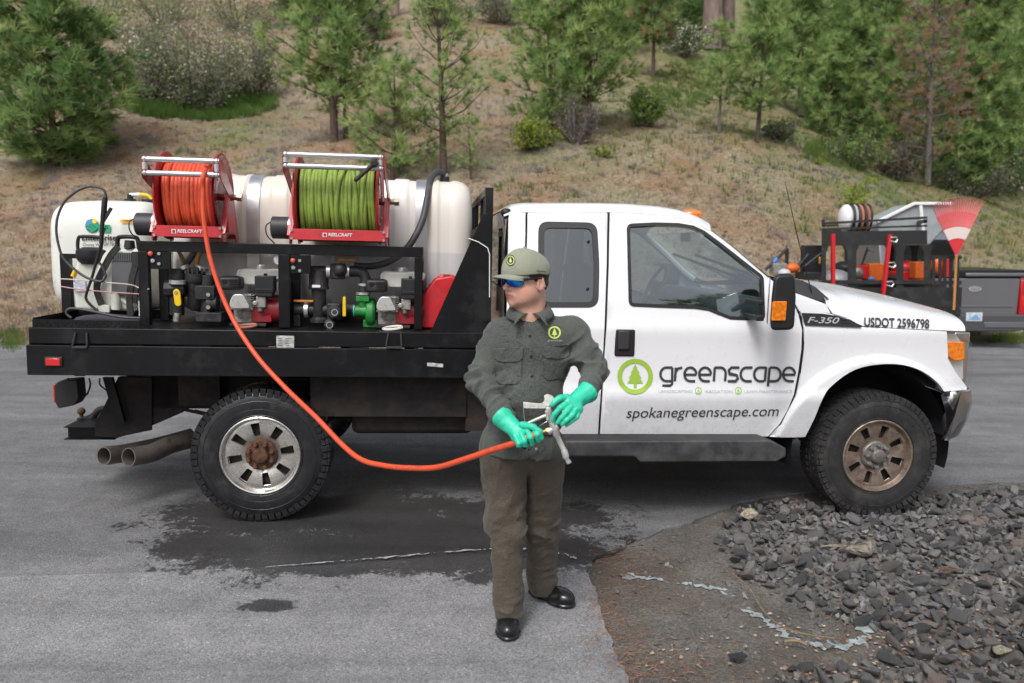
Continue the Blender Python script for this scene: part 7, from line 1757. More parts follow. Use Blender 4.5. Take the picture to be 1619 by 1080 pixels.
litter('dry_leaves', 'pale dry leaf fragments lying between the stones', [(1400, 1010, 130, 60, 1), (1560, 980, 90, 70, 1), (1250, 985, 60, 30, .25), (1480, 880, 120, 60, .35), (1090, 1040, 90, 40, .25), (1330, 1060, 160, 25, .6)], 120, .024, .013, [(.34, .26, .19), (.42, .34, .27), (.24, .16, .11), (.34, .22, .15)], 6, leaf=True)
litter('stray_needles', 'a few red-brown needles on the asphalt', [(60, 950, 30, 6, .04), (290, 978, 10, 3, .02), (320, 905, 20, 5, .02)], 90, .05, .003, [(.30, .08, .03)], 9)
# twigs
for L_, lab in (([(1158, 908), (1185, 935), (1205, 965), (1228, 990), (1265, 1003), (1330, 1016)], 'long thin tan bent twig lying across the bare dirt'), ([(1240, 1016), (1258, 1018), (1275, 1021)], 'short thick grey-brown stick below the long bent twig'), ([(1556, 760), (1572, 766), (1590, 770)], 'dark twig lying at the back edge of the gravel')):
    P_ = [np.array(flat_at(*p)) + (0, 0, .006 + .01 * (i % 2)) for i, p in enumerate(L_)]; b = MB(); b.tube(catmull(P_, 4), .0035 if 'short' not in lab else .008, 6); o = b.build('twig', mat('twig_bark', (.20, .14, .09), .9, var=.3, vs_=30), None, base=tuple(P_[0])); o.location = P_[0]; tag(o, lab, 'twig')
# dried spray run-off: thin pale film in a ragged trail
def film(name, L_, w_px, seed, m, gaps=.3, lab=None):
    P_ = np.array(catmull([flat_at(*p)[:2] for p in L_], 30)); d = np.gradient(P_, axis=0); nn = np.stack([-d[:, 1], d[:, 0]], 1); nn /= np.linalg.norm(nn, axis=1)[:, None]; V = []; Fc = []
    n1 = vnoise(np.stack([P_[:, 0] * 14, P_[:, 1] * 14, P_[:, 0] * 0 + seed], 1)); n2 = vnoise(np.stack([P_[:, 0] * 33, P_[:, 1] * 33, P_[:, 0] * 0 + seed + 4], 1)); n3 = vnoise(np.stack([P_[:, 0] * 80, P_[:, 1] * 80, P_[:, 0] * 0 + seed + 9], 1)); wid = np.interp(np.arange(len(P_)), np.linspace(0, len(P_) - 1, len(w_px)), w_px)
    for i in range(len(P_)):
        w_ = wid[i] * max(0, 1.0 + .9 * n1[i] + .8 * n3[i] - gaps); off = wid[i] * .5 * n2[i]
        for s_ in (-1, 1):
            q = P_[i] + nn[i] * (off + s_ * w_ / 2); inb = inside(np.array([q[0]]), np.array([q[1]]), BD)[0]; V.append((q[0], q[1], float(bedz(*q)) - .022 if inb else gz(*q) + .003))
        if i and w_ > 1e-3: Fc.append((2 * i - 2, 2 * i - 1, 2 * i + 1, 2 * i))
    o = mesh_obj(name, V, Fc, m, smooth=180); tag(o, kind='structure')
m_film = mat('dried_spray_film', (.33, .335, .335), .6, var=.25, vs_=40); m_film2 = mat('bluish_spray_film', (.30, .345, .35), .55, var=.3, vs_=30)
film('spray_runoff', [(380, 901), (470, 893), (560, 886), (640, 879), (760, 869), (820, 868), (880, 874), (912, 884)], [.004, .010, .016, .022, .026, .026, .03], 2, m_film, .25)
film('spray_runoff', [(985, 902), (1040, 910), (1090, 918), (1150, 925)], [.05, .05, .04, .03], 5, m_film2, .45)
film('spray_runoff', [(985, 897), (1060, 915), (1120, 922), (1165, 935)], [.03, .04, .03, .02], 8, m_film2, .5)
film('spray_runoff', [(1175, 955), (1215, 975), (1250, 998), (1290, 1010), (1330, 1014), (1358, 1008), (1372, 995), (1360, 985)], [.03, .05, .05, .05, .05, .05, .06], 9, m_film2, .15)
# ================================================================== VEGETATION ON THE HILLSIDE
def leafmat(name, c1, c2, sc=3, tr=.52, rough=.75):
    n = NG(name); k = n.mix(n.ramp(n.noise(sc, 4, .6), [(.35, 0), (.65, 1)]), c1, c2); n.set('Base Color', k); n.set('Roughness', rough); n.set('Specular IOR Level', .25)
    t = n.N.new('ShaderNodeBsdfTranslucent'); n.L.new(k, t.inputs[0]); m_ = n.N.new('ShaderNodeMixShader'); m_.inputs[0].default_value = tr; n.L.new(n.p.outputs[0], m_.inputs[1]); n.L.new(t.outputs[0], m_.inputs[2]); n.L.new(m_.outputs[0], n.N['Material Output'].inputs[0]); return n.m
m_bark = mat('pine_bark', (.085, .058, .045), .95, var=.4, vs_=12, bump=.01, bs=20)
m_barkg = mat('grey_bark', (.14, .125, .115), .95, var=.35, vs_=14, bump=.008, bs=20)
m_barkr = mat('ponderosa_bark', (.19, .14, .12), .95, var=.35, vs_=3, bump=.03, bs=9, stretch=(1, 1, .3))
N_dk = leafmat('needles_deep', (.125, .235, .080), (.21, .335, .12)); N_md = leafmat('needles_mid', (.25, .37, .12), (.37, .49, .18)); N_lt = leafmat('needles_fresh', (.36, .47, .16), (.48, .57, .24))
N_br = leafmat('needles_dead', (.30, .17, .105), (.44, .28, .18)); N_gy = leafmat('needles_grey', (.30, .24, .19), (.42, .34, .27)); m_bud = mat('pine_candle', (.50, .33, .16), .8)
_tr = np.random.RandomState(77)
def tuft_tpl(nn, spread, seed):
    rs = np.random.RandomState(seed); V = []
    for i in range(nn):
        th = spread * math.sqrt(rs.rand()); ph = rs.rand() * 6.283; d = np.array((math.sin(th) * math.cos(ph), math.sin(th) * math.sin(ph), math.cos(th))); L_ = .7 + .4 * rs.rand(); u, v, _ = frame_from(d); w_ = .045
        b0 = d * rs.uniform(-.15, .25); V += [b0 - u * w_, b0 + u * w_, b0 + d * L_ + np.array((0, 0, .0))]
    return np.array(V)
TPL = [tuft_tpl(20, 1.25, s_) for s_ in range(5)]
TPLL = [tuft_tpl(13, 1.25, s_ + 9) for s_ in range(5)]
def place_tufts(pos, dirs, size, tpl):
    pos = np.array(pos); dirs = np.array(dirs); dirs /= np.linalg.norm(dirs, axis=1)[:, None] + 1e-9; n_ = len(pos)
    a = np.where(np.abs(dirs[:, 2:3]) < .9, np.array([[0, 0, 1.]]), np.array([[1., 0, 0]])); u = np.cross(a, dirs); u /= np.linalg.norm(u, axis=1)[:, None]; v = np.cross(dirs, u)
    out = []
    k = _tr.randint(len(tpl), size=n_)
    for j in range(len(tpl)):
        s_ = k == j
        if not s_.any(): continue
        t_ = tpl[j]; P_ = t_[None, :, 0:1] * u[s_][:, None] + t_[None, :, 1:2] * v[s_][:, None] + t_[None, :, 2:3] * dirs[s_][:, None]
        out.append((P_ * np.array(size)[s_][:, None, None] + pos[s_][:, None]).reshape(-1, 3))
    V = np.concatenate(out); return V, np.arange(len(V)).reshape(-1, 3)
PINES = []
def pine(name, label, px, py, top_px, wpx, clear=.12, dens=1.0, ndl=(N_md, N_dk, N_lt), wts=(.5, .25, .25), tuft=.17, seed=1, bark=None, trunk_px=9, buds=False, group=None, shape=.75, gap=.0, tpl=None, upturn=.45, sag=0, cat='pine tree'):
    """a young pine standing where its foot is seen on the slope"""
    rs = np.random.RandomState(seed); p = hill_at(px, py); t_ = float((p - CAMP) @ np.array((0, math.cos(PITCH), -math.sin(PITCH)))); m_px = t_ / FPX
    H_ = (py - top_px) * m_px * 1.06; Rr = wpx / 2 * m_px; bz = gz(p[0], p[1]) - .05
    th = Thing(name, label, cat, (p[0], p[1], bz), None, group)
    tr_ = trunk_px * m_px / 2; lean = rs.uniform(-.03, .03, 2) * H_; path = [np.array((p[0] + lean[0] * k + .04 * math.sin(3 * k + seed), p[1] + lean[1] * k, bz + H_ * k)) for k in np.linspace(0, 1, 9)]
    b = MB(); b.tube(path, [tr_ * (1.15 - 1.05 * k) for k in np.linspace(0, 1, 9)], 9); tmin = tr_
    pos = []; dr = []; sz = []; br = MB(); nwh = max(5, int(H_ * (1 - clear) / .34))
    for wI in range(nwh):
        h = clear + (1 - clear) * (wI + rs.uniform(-.2, .2)) / nwh; h = min(.985, max(.02, h)); f_ = (h - clear) / (1 - clear); prof = (1 - f_) ** shape * (.55 + .45 * min(1, f_ * 4 + .3)); L0 = Rr * prof * 1.05 + .12
        c0 = path[0] + (path[-1] - path[0]) * h; nb_ = rs.randint(4, 7)
        for q in range(nb_):
            if rs.rand() < gap: continue
            az = 2 * PI * (q + rs.uniform(-.3, .3)) / nb_ + wI * 1.3; L_ = L0 * rs.uniform(.62, 1.12); up = upturn * (.35 + f_) - sag; d = np.array((math.cos(az), math.sin(az), up)); d /= np.linalg.norm(d)
            P_ = []
            for k in range(5): s_ = k / 4; P_.append(c0 + d * L_ * s_ + np.array((0, 0, (upturn * .42) * L_ * s_ * s_ - sag * .3 * L_ * s_)) + rs.normal(size=3) * .015 * L_)
            br.tube(P_, [max(.006, tr_ * .28 * (1 - f_ * .5)) * (1 - .75 * k / 4) for k in range(5)], 4, caps=False)
            nt = max(2, int((2.4 + L_ * 8.0) * dens))
            for k in range(nt):
                s_ = 1 - (1 - .30) * (k / nt) ** 1.0 if k else 1; s_ = max(.25, s_ + rs.uniform(-.05, .03)); s_ = min(1, s_); i_ = min(3, int(s_ * 4)); w_ = s_ * 4 - i_; c_ = P_[i_] * (1 - w_) + P_[i_ + 1] * w_; side = rs.normal(size=3) * np.array((1, 1, .5)); off = side * (.10 + .11 * L_) * (1.15 - s_ * .6) * (k > 0)
                dd = d * 1.0 + side * .6 * (k > 0) + np.array((0, 0, .45)); pos.append(c_ + off); dr.append(dd); sz.append(tuft * rs.uniform(.9, 1.5))
                if k and np.linalg.norm(off) > .1 and rs.rand() < .6: br.tube([c_ - d * .1, c_ + off], [.005, .003], 3, caps=False)
    pos.append(path[-1]); dr.append((0, 0, 1)); sz.append(tuft * 1.2)
    V, Fc = place_tufts(pos, dr, sz, tpl or TPL); per = (len((tpl or TPL)[0]) // 3); nT = len(Fc) // per; pick = np.repeat(rs.choice(len(ndl), size=nT, p=wts), per)
    b.build('trunk', bark or m_bark, th, smooth=60); mesh_obj('branches', br.v, br.f, bark or m_bark, th, smooth=180)
    o = mesh_obj('crown', V, Fc, list(ndl), th, flat=True, mi=pick)
    if buds:
        bb_ = MB(); up_ = [i for i in range(len(pos)) if rs.rand() < .11]
        for i in up_: bb_.tube([pos[i], pos[i] + np.array((0, 0, .16))], [.012, .006], 4)
        k_ = bb_.build('candles', m_bud, th); tag(k_, kind='stuff')
    PINES.append(th); return th
def blades(name, label, P_, hgt, wd, nb_, mats, mi_f, seed, lean=.5, kind='stuff'):
    rs = np.random.RandomState(seed); n_ = len(P_); P3 = np.repeat(P_, nb_, 0); H_ = np.repeat(hgt, nb_) * rs.uniform(.5, 1.15, n_ * nb_); a = rs.uniform(0, 6.283, n_ * nb_); sp = rs.uniform(0, .11, n_ * nb_)
    ox = np.cos(a) * sp; oy = np.sin(a) * sp; l_ = rs.uniform(.1, lean, n_ * nb_); w_ = wd * rs.uniform(.6, 1.4, n_ * nb_); aa = a + rs.uniform(-1, 1, n_ * nb_)
    A = P3 + np.stack([ox - np.sin(aa) * w_, oy + np.cos(aa) * w_, -.02 + 0 * ox], 1); B = P3 + np.stack([ox + np.sin(aa) * w_, oy - np.cos(aa) * w_, -.02 + 0 * ox], 1); C_ = P3 + np.stack([ox + np.cos(aa) * H_ * l_, oy + np.sin(aa) * H_ * l_, H_], 1)
    V = np.stack([A, B, C_], 1).reshape(-1, 3); mi = np.repeat(mi_f, nb_) if hasattr(mi_f, '__len__') else None
    o = mesh_obj(name, V, np.arange(len(V)).reshape(-1, 3), mats, flat=True, mi=mi); tag(o, label, kind=kind); return o
# ---- ground cover
rs = np.random.RandomState(21)
G_st = leafmat('straw_grass', (.33, .26, .17), (.46, .39, .27), 2); G_gy = leafmat('sage_grey_tuft', (.30, .265, .265), (.46, .42, .41), 2); G_gr = leafmat('young_green_grass', (.12, .19, .045), (.22, .29, .085), 2); G_rd = leafmat('rust_litter', (.24, .13, .08), (.35, .215, .145), 2)
nG = 26000; tt = 12.2 + 34 * rs.rand(nG) ** 1.6; uu = rs.uniform(-.72, .72, nG); Xg = tt * uu; Yg = tt; kk = Yg > y0_of(Xg) - .1
Xg = Xg[kk]; Yg = Yg[kk]; Zg = g(Xg, Yg) - .05; Pn = np.stack([Xg, Yg, Xg * 0], 1)
a1 = vnoise(Pn, .35, 3); a2 = vnoise(Pn, .9, 8); a3 = vnoise(Pn, .22, 14)
green = (a3 + .35 * a2 + .14 * np.clip(Xg - 1, 0, 9) * (Yg > 18.5) + .06 * (Yg - 21) > .38); mi = np.zeros(len(Xg), int); mi[(a1 > .15) & (rs.rand(len(Xg)) < .8)] = 3; mi[(a2 > .22) & (rs.rand(len(Xg)) < .75)] = 1; mi[green & (rs.rand(len(Xg)) < .75)] = 2
hg = np.where(mi == 1, .12, np.where(mi == 2, .14, .10)) * rs.uniform(.5, 1.5, len(Xg)); hg = np.where(mi == 3, .05, hg)
kk = (rs.rand(len(Xg)) < .86)
blades('hillside_grass', 'dry straw and sage-grey tufts covering the slope', np.stack([Xg, Yg, Zg], 1)[kk], hg[kk], .010, 9, [G_st, G_gy, G_gr, G_rd], mi[kk], 3, .9)
def patch_grass(name, label, px0, px1, py0, py1, n_, m, h_, seed, wd=.010):
    rs = np.random.RandomState(seed); P_ = []
    while len(P_) < n_:
        px, py = rs.uniform(px0, px1), rs.uniform(py0, py1); q = ((px - (px0 + px1) / 2) / (px1 - px0) * 2) ** 2 + ((py - (py0 + py1) / 2) / (py1 - py0) * 2) ** 2
        if q > 1: continue
        d = ray(px, py); p = hill_at(px, py); P_.append((p[0], p[1], gz(p[0], p[1]) - .05))
    P_ = np.array(P_); blades(name, label, P_, np.full(n_, h_), wd, 12, [m], np.zeros(n_, int), seed, .5)
G_em = leafmat('lush_grass', (.08, .17, .035), (.19, .30, .08), 1.2)
kk2 = (rs.rand(len(Xg)) < .085) & (a2 > -.25) & (Yg < 32)
P2_ = np.stack([Xg, Yg, Zg], 1)[kk2]
def clumps(name, label, P_, m, h_, rad, nb_, seed, wd=.008):
    rs = np.random.RandomState(seed); n_ = len(P_) * nb_; q = rs.normal(size=(n_, 2)) * .5; sc_ = np.repeat(rs.uniform(.5, 1.3, len(P_)), nb_); P3 = np.repeat(P_, nb_, 0); off = q * rad * sc_[:, None]; hh = h_ * sc_ * np.exp(-(q ** 2).sum(1)) * rs.uniform(.5, 1.2, n_)
    P3 = P3 + np.column_stack([off, hh * .35]); d = rs.normal(size=(n_, 3)); d[:, 2] = np.abs(d[:, 2]); d /= np.linalg.norm(d, axis=1)[:, None]; u = np.cross(d, rs.normal(size=(n_, 3))); u /= np.linalg.norm(u, axis=1)[:, None]; L_ = (h_ * .9)
    V = np.stack([P3 - u * wd, P3 + u * wd, P3 + d * L_ * rs.uniform(.4, 1.1, n_)[:, None]], 1).reshape(-1, 3); o = mesh_obj(name, V, np.arange(len(V)).reshape(-1, 3), [m], flat=True); tag(o, label, kind='stuff')
G_li = leafmat('lilac_grey_forb', (.27, .235, .25), (.42, .38, .39), 2)
clumps('dead_forbs', 'low lilac-grey clumps of dead weeds dotted over the slope', P2_, G_li, .11, .17, 46, 31)
patch_grass('grass_patch', 'lush green grass below the flowering shrubs', 190, 440, 138, 190, 900, G_em, .34, 5, .014)
patch_grass('grass_patch', 'green grass on the open knoll at upper right of centre', 1030, 1130, 95, 170, 320, G_gr, .20, 6, .018)
patch_grass('grass_patch', 'green undergrowth below the right-hand pines', 1270, 1470, 215, 265, 420, G_gr, .30, 7, .016)
patch_grass('grass_patch', 'green grass by the road behind the grey pickup', 1560, 1660, 527, 545, 160, G_gr, .12, 8, .010)
patch_grass('grass_patch', 'green weeds at the foot of the slope by the left edge', 0, 36, 520, 556, 120, G_gr, .10, 9, .008)
# ---- shrubs
def shrub(name, label, px, py, wpx, hpx, mats, wts, leaf=.035, n_=2600, seed=1, stems=18, stemm=None, sparse=.35, group=None, cat='shrub', upright=False):
    rs = np.random.RandomState(seed); p = hill_at(px, py); t_ = float((p - CAMP) @ np.array((0, math.cos(PITCH), -math.sin(PITCH)))); k = t_ / FPX; W_ = wpx * k / 2; H_ = hpx * k; bz = gz(p[0], p[1]) - .05
    th = Thing(name, label, cat, (p[0], p[1], bz), None, group); br = MB(); anchors = []
    for i in range(stems):
        a = rs.uniform(0, 6.283); r_ = math.sqrt(rs.rand()); tip = np.array((p[0] + math.cos(a) * r_ * W_ * .95, p[1] + math.sin(a) * r_ * W_ * .95, bz + H_ * (1 - .55 * r_ ** 2) * rs.uniform(.72, 1.0))); b0 = np.array((p[0] + math.cos(a) * .12 * W_, p[1] + math.sin(a) * .12 * W_, bz)); md = (b0 + tip) / 2 + np.array((math.cos(a), math.sin(a), .4)) * .12 * W_ * (0 if upright else 1)
        pts = catmull([b0, md, tip], 4); br.tube(pts, [.022 * (1 - .8 * j / (len(pts) - 1)) + .003 for j in range(len(pts))], 4, caps=False)
        for j in range(2, len(pts)):
            for q in range(3):
                e = pts[j] + rs.normal(size=3) * np.array((1, 1, .7)) * .17 * W_; br.tube([pts[j], e], [.006, .003], 3, caps=False); anchors.append(e)
            anchors.append(pts[j])
    A = np.array(anchors); idx = rs.randint(len(A), size=n_); C_ = A[idx] + rs.normal(size=(n_, 3)) * .075 * (W_ + H_) / 2 * (1 - sparse * .5); C_[:, 2] = np.maximum(C_[:, 2], bz + .05)
    a = rs.normal(size=(n_, 3)); a /= np.linalg.norm(a, axis=1)[:, None]; c = rs.normal(size=(n_, 3)); b_ = np.cross(a, c); b_ /= np.linalg.norm(b_, axis=1)[:, None]; s_ = leaf * rs.uniform(.6, 1.3, n_)[:, None]
    V = np.stack([C_ - a * s_, C_ - b_ * s_ * .55, C_ + a * s_, C_ + b_ * s_ * .55], 1).reshape(-1, 3); grp = rs.choice(len(mats), size=len(A), p=wts)
    br.build('stems', stemm or m_barkg, th, smooth=180) if len(br.v) < 60000 else None
    mesh_obj('foliage', V, np.arange(4 * n_).reshape(-1, 4), list(mats), th, flat=True, mi=grp[idx]); return th
L_sg = leafmat('sage_leaf', (.20, .24, .10), (.34, .38, .20)); L_gy = leafmat('grey_twig_leaf', (.20, .18, .165), (.30, .27, .25)); L_fl = leafmat('cream_blossom', (.42, .42, .30), (.58, .57, .44), tr=.2); L_gn = leafmat('spring_leaf', (.15, .26, .05), (.27, .40, .10)); L_ye = leafmat('yellow_green_leaf', (.26, .32, .035), (.42, .46, .08)); L_dk = leafmat('dark_leaf', (.06, .10, .035), (.12, .17, .06)); L_wh = leafmat('white_blossom', (.62, .62, .52), (.75, .74, .66), tr=.2)
SH = 'flowering shrubs on the upper left slope'
shrub('flowering_shrub', 'large grey-green shrub with cream blossom, middle of the upper left thicket', 305, 168, 210, 148, (L_sg, L_gy, L_fl, L_gn), (.42, .3, .18, .1), .05, 9000, 1, 34, group=SH)
shrub('flowering_shrub', 'grey twiggy shrub leaning against the big left pine', 225, 160, 130, 130, (L_sg, L_gy, L_fl, L_gn), (.35, .42, .15, .08), .05, 5200, 2, 24, group=SH)
shrub('flowering_shrub', 'grey-green shrub at the right end of the upper left thicket', 400, 150, 110, 115, (L_sg, L_gy, L_fl), (.4, .4, .2), .05, 5000, 3, 24, group=SH)
shrub('flowering_shrub', 'small dark twiggy shrub in front of the thicket beside lush grass', 322, 178, 80, 62, (L_dk, L_gy, L_sg), (.4, .3, .3), .045, 2400, 4, 18)
for i, (px, py, w_, h_, lab, mm, wt) in enumerate([
    (150, 60, 170, 110, 'yellow-green shrub high on the slope behind the big left pine', (L_sg, L_gn, L_fl), (.5, .3, .2)),
    (260, 40, 170, 80, 'pale yellow-green shrub at the top edge above the thicket', (L_sg, L_gn, L_gy), (.5, .3, .2)),
    (380, 50, 150, 90, 'dull green shrub at the top edge left of the twin-trunk pine', (L_sg, L_gy, L_dk), (.5, .3, .2)),
    (596, 62, 60, 62, 'bare lilac-grey shrub between the twin-trunk pine and the open pine', (L_gy, L_gy, L_sg), (.5, .4, .1)),
    (700, 40, 100, 70, 'low light green shrub at the top edge above the open pine', (L_sg, L_gn, L_dk), (.6, .2, .2)),
    (790, 36, 110, 62, 'grey-green shrub at the top edge over the bare red slope', (L_sg, L_gy, L_dk), (.5, .3, .2)),
    (1085, 90, 90, 70, 'white-flowering shrub below the two tall trunks', (L_dk, L_sg, L_wh), (.5, .25, .25)),
    (930, 60, 110, 100, 'dark green bush behind the leafy pine cluster', (L_dk, L_sg, L_gn), (.5, .3, .2))]):
    shrub('hillside_shrub', lab, px, py, w_, h_, mm, wt, .06, 3600, 30 + i, 20, cat='shrub')
shrub('round_bush', 'round bright green bush standing alone on the grassy knoll', 1018, 198, 66, 66, (L_gn, L_sg), (.7, .3), .05, 2600, 50, 22)
shrub('yellow_bush', 'low yellow-green bush at the foot of the leafy pine cluster', 845, 234, 78, 52, (L_ye, L_gn), (.7, .3), .045, 2200, 51, 20)
shrub('yellow_sprig', 'small yellow-green sprig on dry ground right of the dead grey bush', 952, 246, 30, 20, (L_ye, L_gn), (.7, .3), .04, 360, 52, 8)
shrub('bare_bush', 'leafless pinkish-grey bush beside the leafy pine cluster', 912, 226, 90, 85, (L_gy, N_gy), (.5, .5), .035, 900, 53, 30)
shrub('yellow_sapling', 'thin yellow-green sapling rising behind the trailer', 1356, 395, 50, 135, (L_ye, L_gn), (.8, .2), .055, 900, 54, 9, upright=True, cat='sapling')
shrub('yellow_sprig', 'tiny yellow sprig at the edge of the right-hand pine wood', 1295, 258, 26, 14, (L_ye, L_gn), (.8, .2), .04, 220, 55, 6)
shrub('blossom_shrub', 'white-flowering shrub at the right edge of the picture', 1600, 300, 90, 100, (L_dk, L_sg, L_wh), (.45, .3, .25), .055, 3400, 56, 22)
shrub('undergrowth_bush', 'brown-grey bush at the foot of the dead brown pine', 1425, 285, 100, 75, (L_gy, L_dk, N_br), (.4, .4, .2), .05, 2400, 57, 20)
shrub('undergrowth_bush', 'dark bush under the right-hand pines near the frame edge', 1540, 312, 130, 70, (L_dk, L_gy, L_sg), (.5, .3, .2), .05, 2800, 58, 20)
shrub('undergrowth_bush', 'low green bush in shade between the two slender pines and the wood', 1235, 222, 80, 34, (L_dk, L_gy, L_sg), (.4, .3, .3), .045, 1400, 59, 14)
shrub('undergrowth_bush', 'leafy green bush under the broad pine in the right-hand wood', 1345, 262, 110, 60, (L_gn, L_dk, L_sg), (.4, .3, .3), .05, 2400, 60, 16)
# ---- pines
TR = 'young pines on the slope'
pine('pine_tree', 'broad dense dark green pine at the left edge with foliage down to the ground', 88, 262, -30, 255, .01, 1.75, (N_dk, N_md, N_lt), (.6, .3, .1), .27, 3, trunk_px=11, buds=True, shape=.42)
pine('pine_tree', 'twin-trunk pine, its left and thicker stem, right of the flowering thicket', 530, 222, -70, 215, .16, 1.15, seed=4, trunk_px=12, tuft=.25, gap=.15, shape=.5)
pine('pine_tree', 'slimmer stem close beside the thicker twin-trunk pine', 549, 216, -40, 160, .20, 1.0, seed=5, trunk_px=7, tuft=.24, gap=.2, shape=.5)
pine('pine_tree', 'low bushy pine with pale upright shoots behind the green reel', 621, 285, 112, 165, .08, 1.25, (N_md, N_lt, N_dk), (.45, .35, .2), .19, 6, trunk_px=8, buds=True, shape=.6)
pine('pine_tree', 'tall open pine with bare curved branches behind the big tank', 700, 278, -60, 165, .20, .62, (N_md, N_lt, N_dk), (.5, .2, .3), .20, 7, trunk_px=11, gap=.28, shape=.35, upturn=.75)
pine('pine_sapling', 'small thin pine sapling right of the tall open pine', 742, 282, 195, 70, .12, .55, (N_md, N_lt, N_dk), (.4, .3, .3), .15, 8, trunk_px=4, gap=.2)
pine('pine_tree', 'left pine of the leafy cluster behind the cab roof', 873, 205, -40, 160, .06, 1.3, seed=9, trunk_px=7, tuft=.24, shape=.5)
pine('pine_tree', 'pine with thin dark trunk, right side of the leafy cluster', 932, 212, -60, 165, .20, 1.2, (N_md, N_lt, N_dk), (.5, .3, .2), .25, 10, trunk_px=8, gap=.1, shape=.4)
pine('pine_tree', 'round-topped pine with rust tinge on top of the grassy knoll', 1034, 122, -50, 92, .30, 1.0, (N_md, N_dk, N_br), (.5, .3, .2), .32, 11, trunk_px=6, shape=.35)
pine('pine_tree', 'slender thin-stemmed pine, first of two below the tall trunks', 1138, 210, 48, 70, .30, 1.2, (N_md, N_lt, N_dk), (.4, .3, .3), .20, 12, trunk_px=5, gap=.15, bark=m_barkg)
pine('pine_tree', 'slender pine with green crown, second of two below the tall trunks', 1196, 222, 5, 105, .22, 1.4, (N_md, N_lt, N_dk), (.4, .3, .3), .22, 13, trunk_px=7, gap=.05, shape=.5)
pine('pine_tree', 'dark-trunked pine just left of the broad right-hand pine', 1263, 182, -30, 130, .22, 1.3, (N_dk, N_md, N_lt), (.4, .4, .2), .30, 14, trunk_px=9, shape=.45)
pine('pine_tree', 'broad leafy pine filling the wood left of the dead brown pine', 1378, 232, -60, 215, .06, 1.5, (N_md, N_dk, N_lt), (.45, .3, .25), .25, 15, trunk_px=10, buds=True, shape=.42)
pine('dead_pine', 'dead pine with rusty brown needles and pale trunk', 1467, 292, -40, 165, .12, .55, (N_br, N_gy, N_br), (.5, .4, .1), .18, 16, trunk_px=9, gap=.15, bark=m_barkg, shape=.45, upturn=.3)
pine('pine_tree', 'green pine between the dead pine and the right frame edge', 1560, 305, -50, 195, .05, 1.35, (N_md, N_lt, N_dk), (.5, .2, .3), .22, 17, trunk_px=9, shape=.4)
pine('pine_tree', 'green pine cut by the right frame edge', 1640, 290, -50, 140, .1, 1.1, (N_md, N_lt, N_dk), (.4, .3, .3), .24, 18, trunk_px=9, shape=.4)
pine('pine_tree', 'mid green pine behind the dead brown pine', 1505, 200, -70, 130, .1, 1.2, (N_md, N_dk, N_lt), (.4, .4, .2), .32, 19, trunk_px=9, shape=.35)
pine('pine_tree', 'pine at the top edge between the tall trunks and the wood', 1320, 120, -80, 120, .1, 1.1, (N_dk, N_md, N_lt), (.4, .4, .2), .42, 20, trunk_px=8, shape=.35, tpl=TPLL)
pine('pine_tree', 'hazy pine at the top edge above the dark-trunked pine', 1230, 85, -70, 110, .1, 1.0, (N_dk, N_md, N_lt), (.4, .4, .2), .45, 21, trunk_px=8, shape=.35, tpl=TPLL)
pine('pine_tree', 'pine at the top edge behind the broad right-hand pine', 1430, 130, -80, 120, .1, 1.1, (N_dk, N_md, N_lt), (.3, .5, .2), .42, 22, trunk_px=8, shape=.35, tpl=TPLL)
pine('pine_tree', 'small pine at the top edge left of the round-topped pine', 975, 80, -40, 100, .1, 1.0, (N_md, N_dk, N_lt), (.5, .3, .2), .42, 23, trunk_px=6, shape=.4, tpl=TPLL)
pine('pine_tree', 'dark pine at the top edge beside the two tall trunks', 1080, 60, -90, 80, .05, 1.2, (N_dk, N_dk, N_md), (.5, .3, .2), .5, 24, trunk_px=7, shape=.35, tpl=TPLL)
pine('pine_tree', 'pine at the top edge above the twin-trunk pine', 480, 40, -70, 120, .1, 1.0, (N_md, N_dk, N_lt), (.5, .3, .2), .5, 25, trunk_px=6, shape=.4, tpl=TPLL)
pine('pine_tree', 'pine at the top right corner of the picture', 1595, 150, -90, 130, .1, 1.1, (N_md, N_dk, N_lt), (.4, .4, .2), .4, 26, trunk_px=8, shape=.35, tpl=TPLL)
pine('pine_tree', 'leafy young pine low in the wood just left of the dead brown pine', 1418, 262, 60, 110, .04, 1.2, (N_md, N_lt, N_dk), (.5, .25, .25), .24, 27, trunk_px=6, shape=.5)
pine('pine_tree', 'short bushy pine at the lower right between dead pine and frame edge', 1520, 300, 90, 120, .03, 1.2, (N_dk, N_md, N_lt), (.4, .4, .2), .25, 28, trunk_px=6, shape=.5)
pine('pine_tree', 'short pine in shade between the dark-trunked pine and the broad pine', 1310, 215, 70, 110, .05, 1.2, (N_md, N_dk, N_lt), (.45, .35, .2), .26, 29, trunk_px=6, shape=.5)
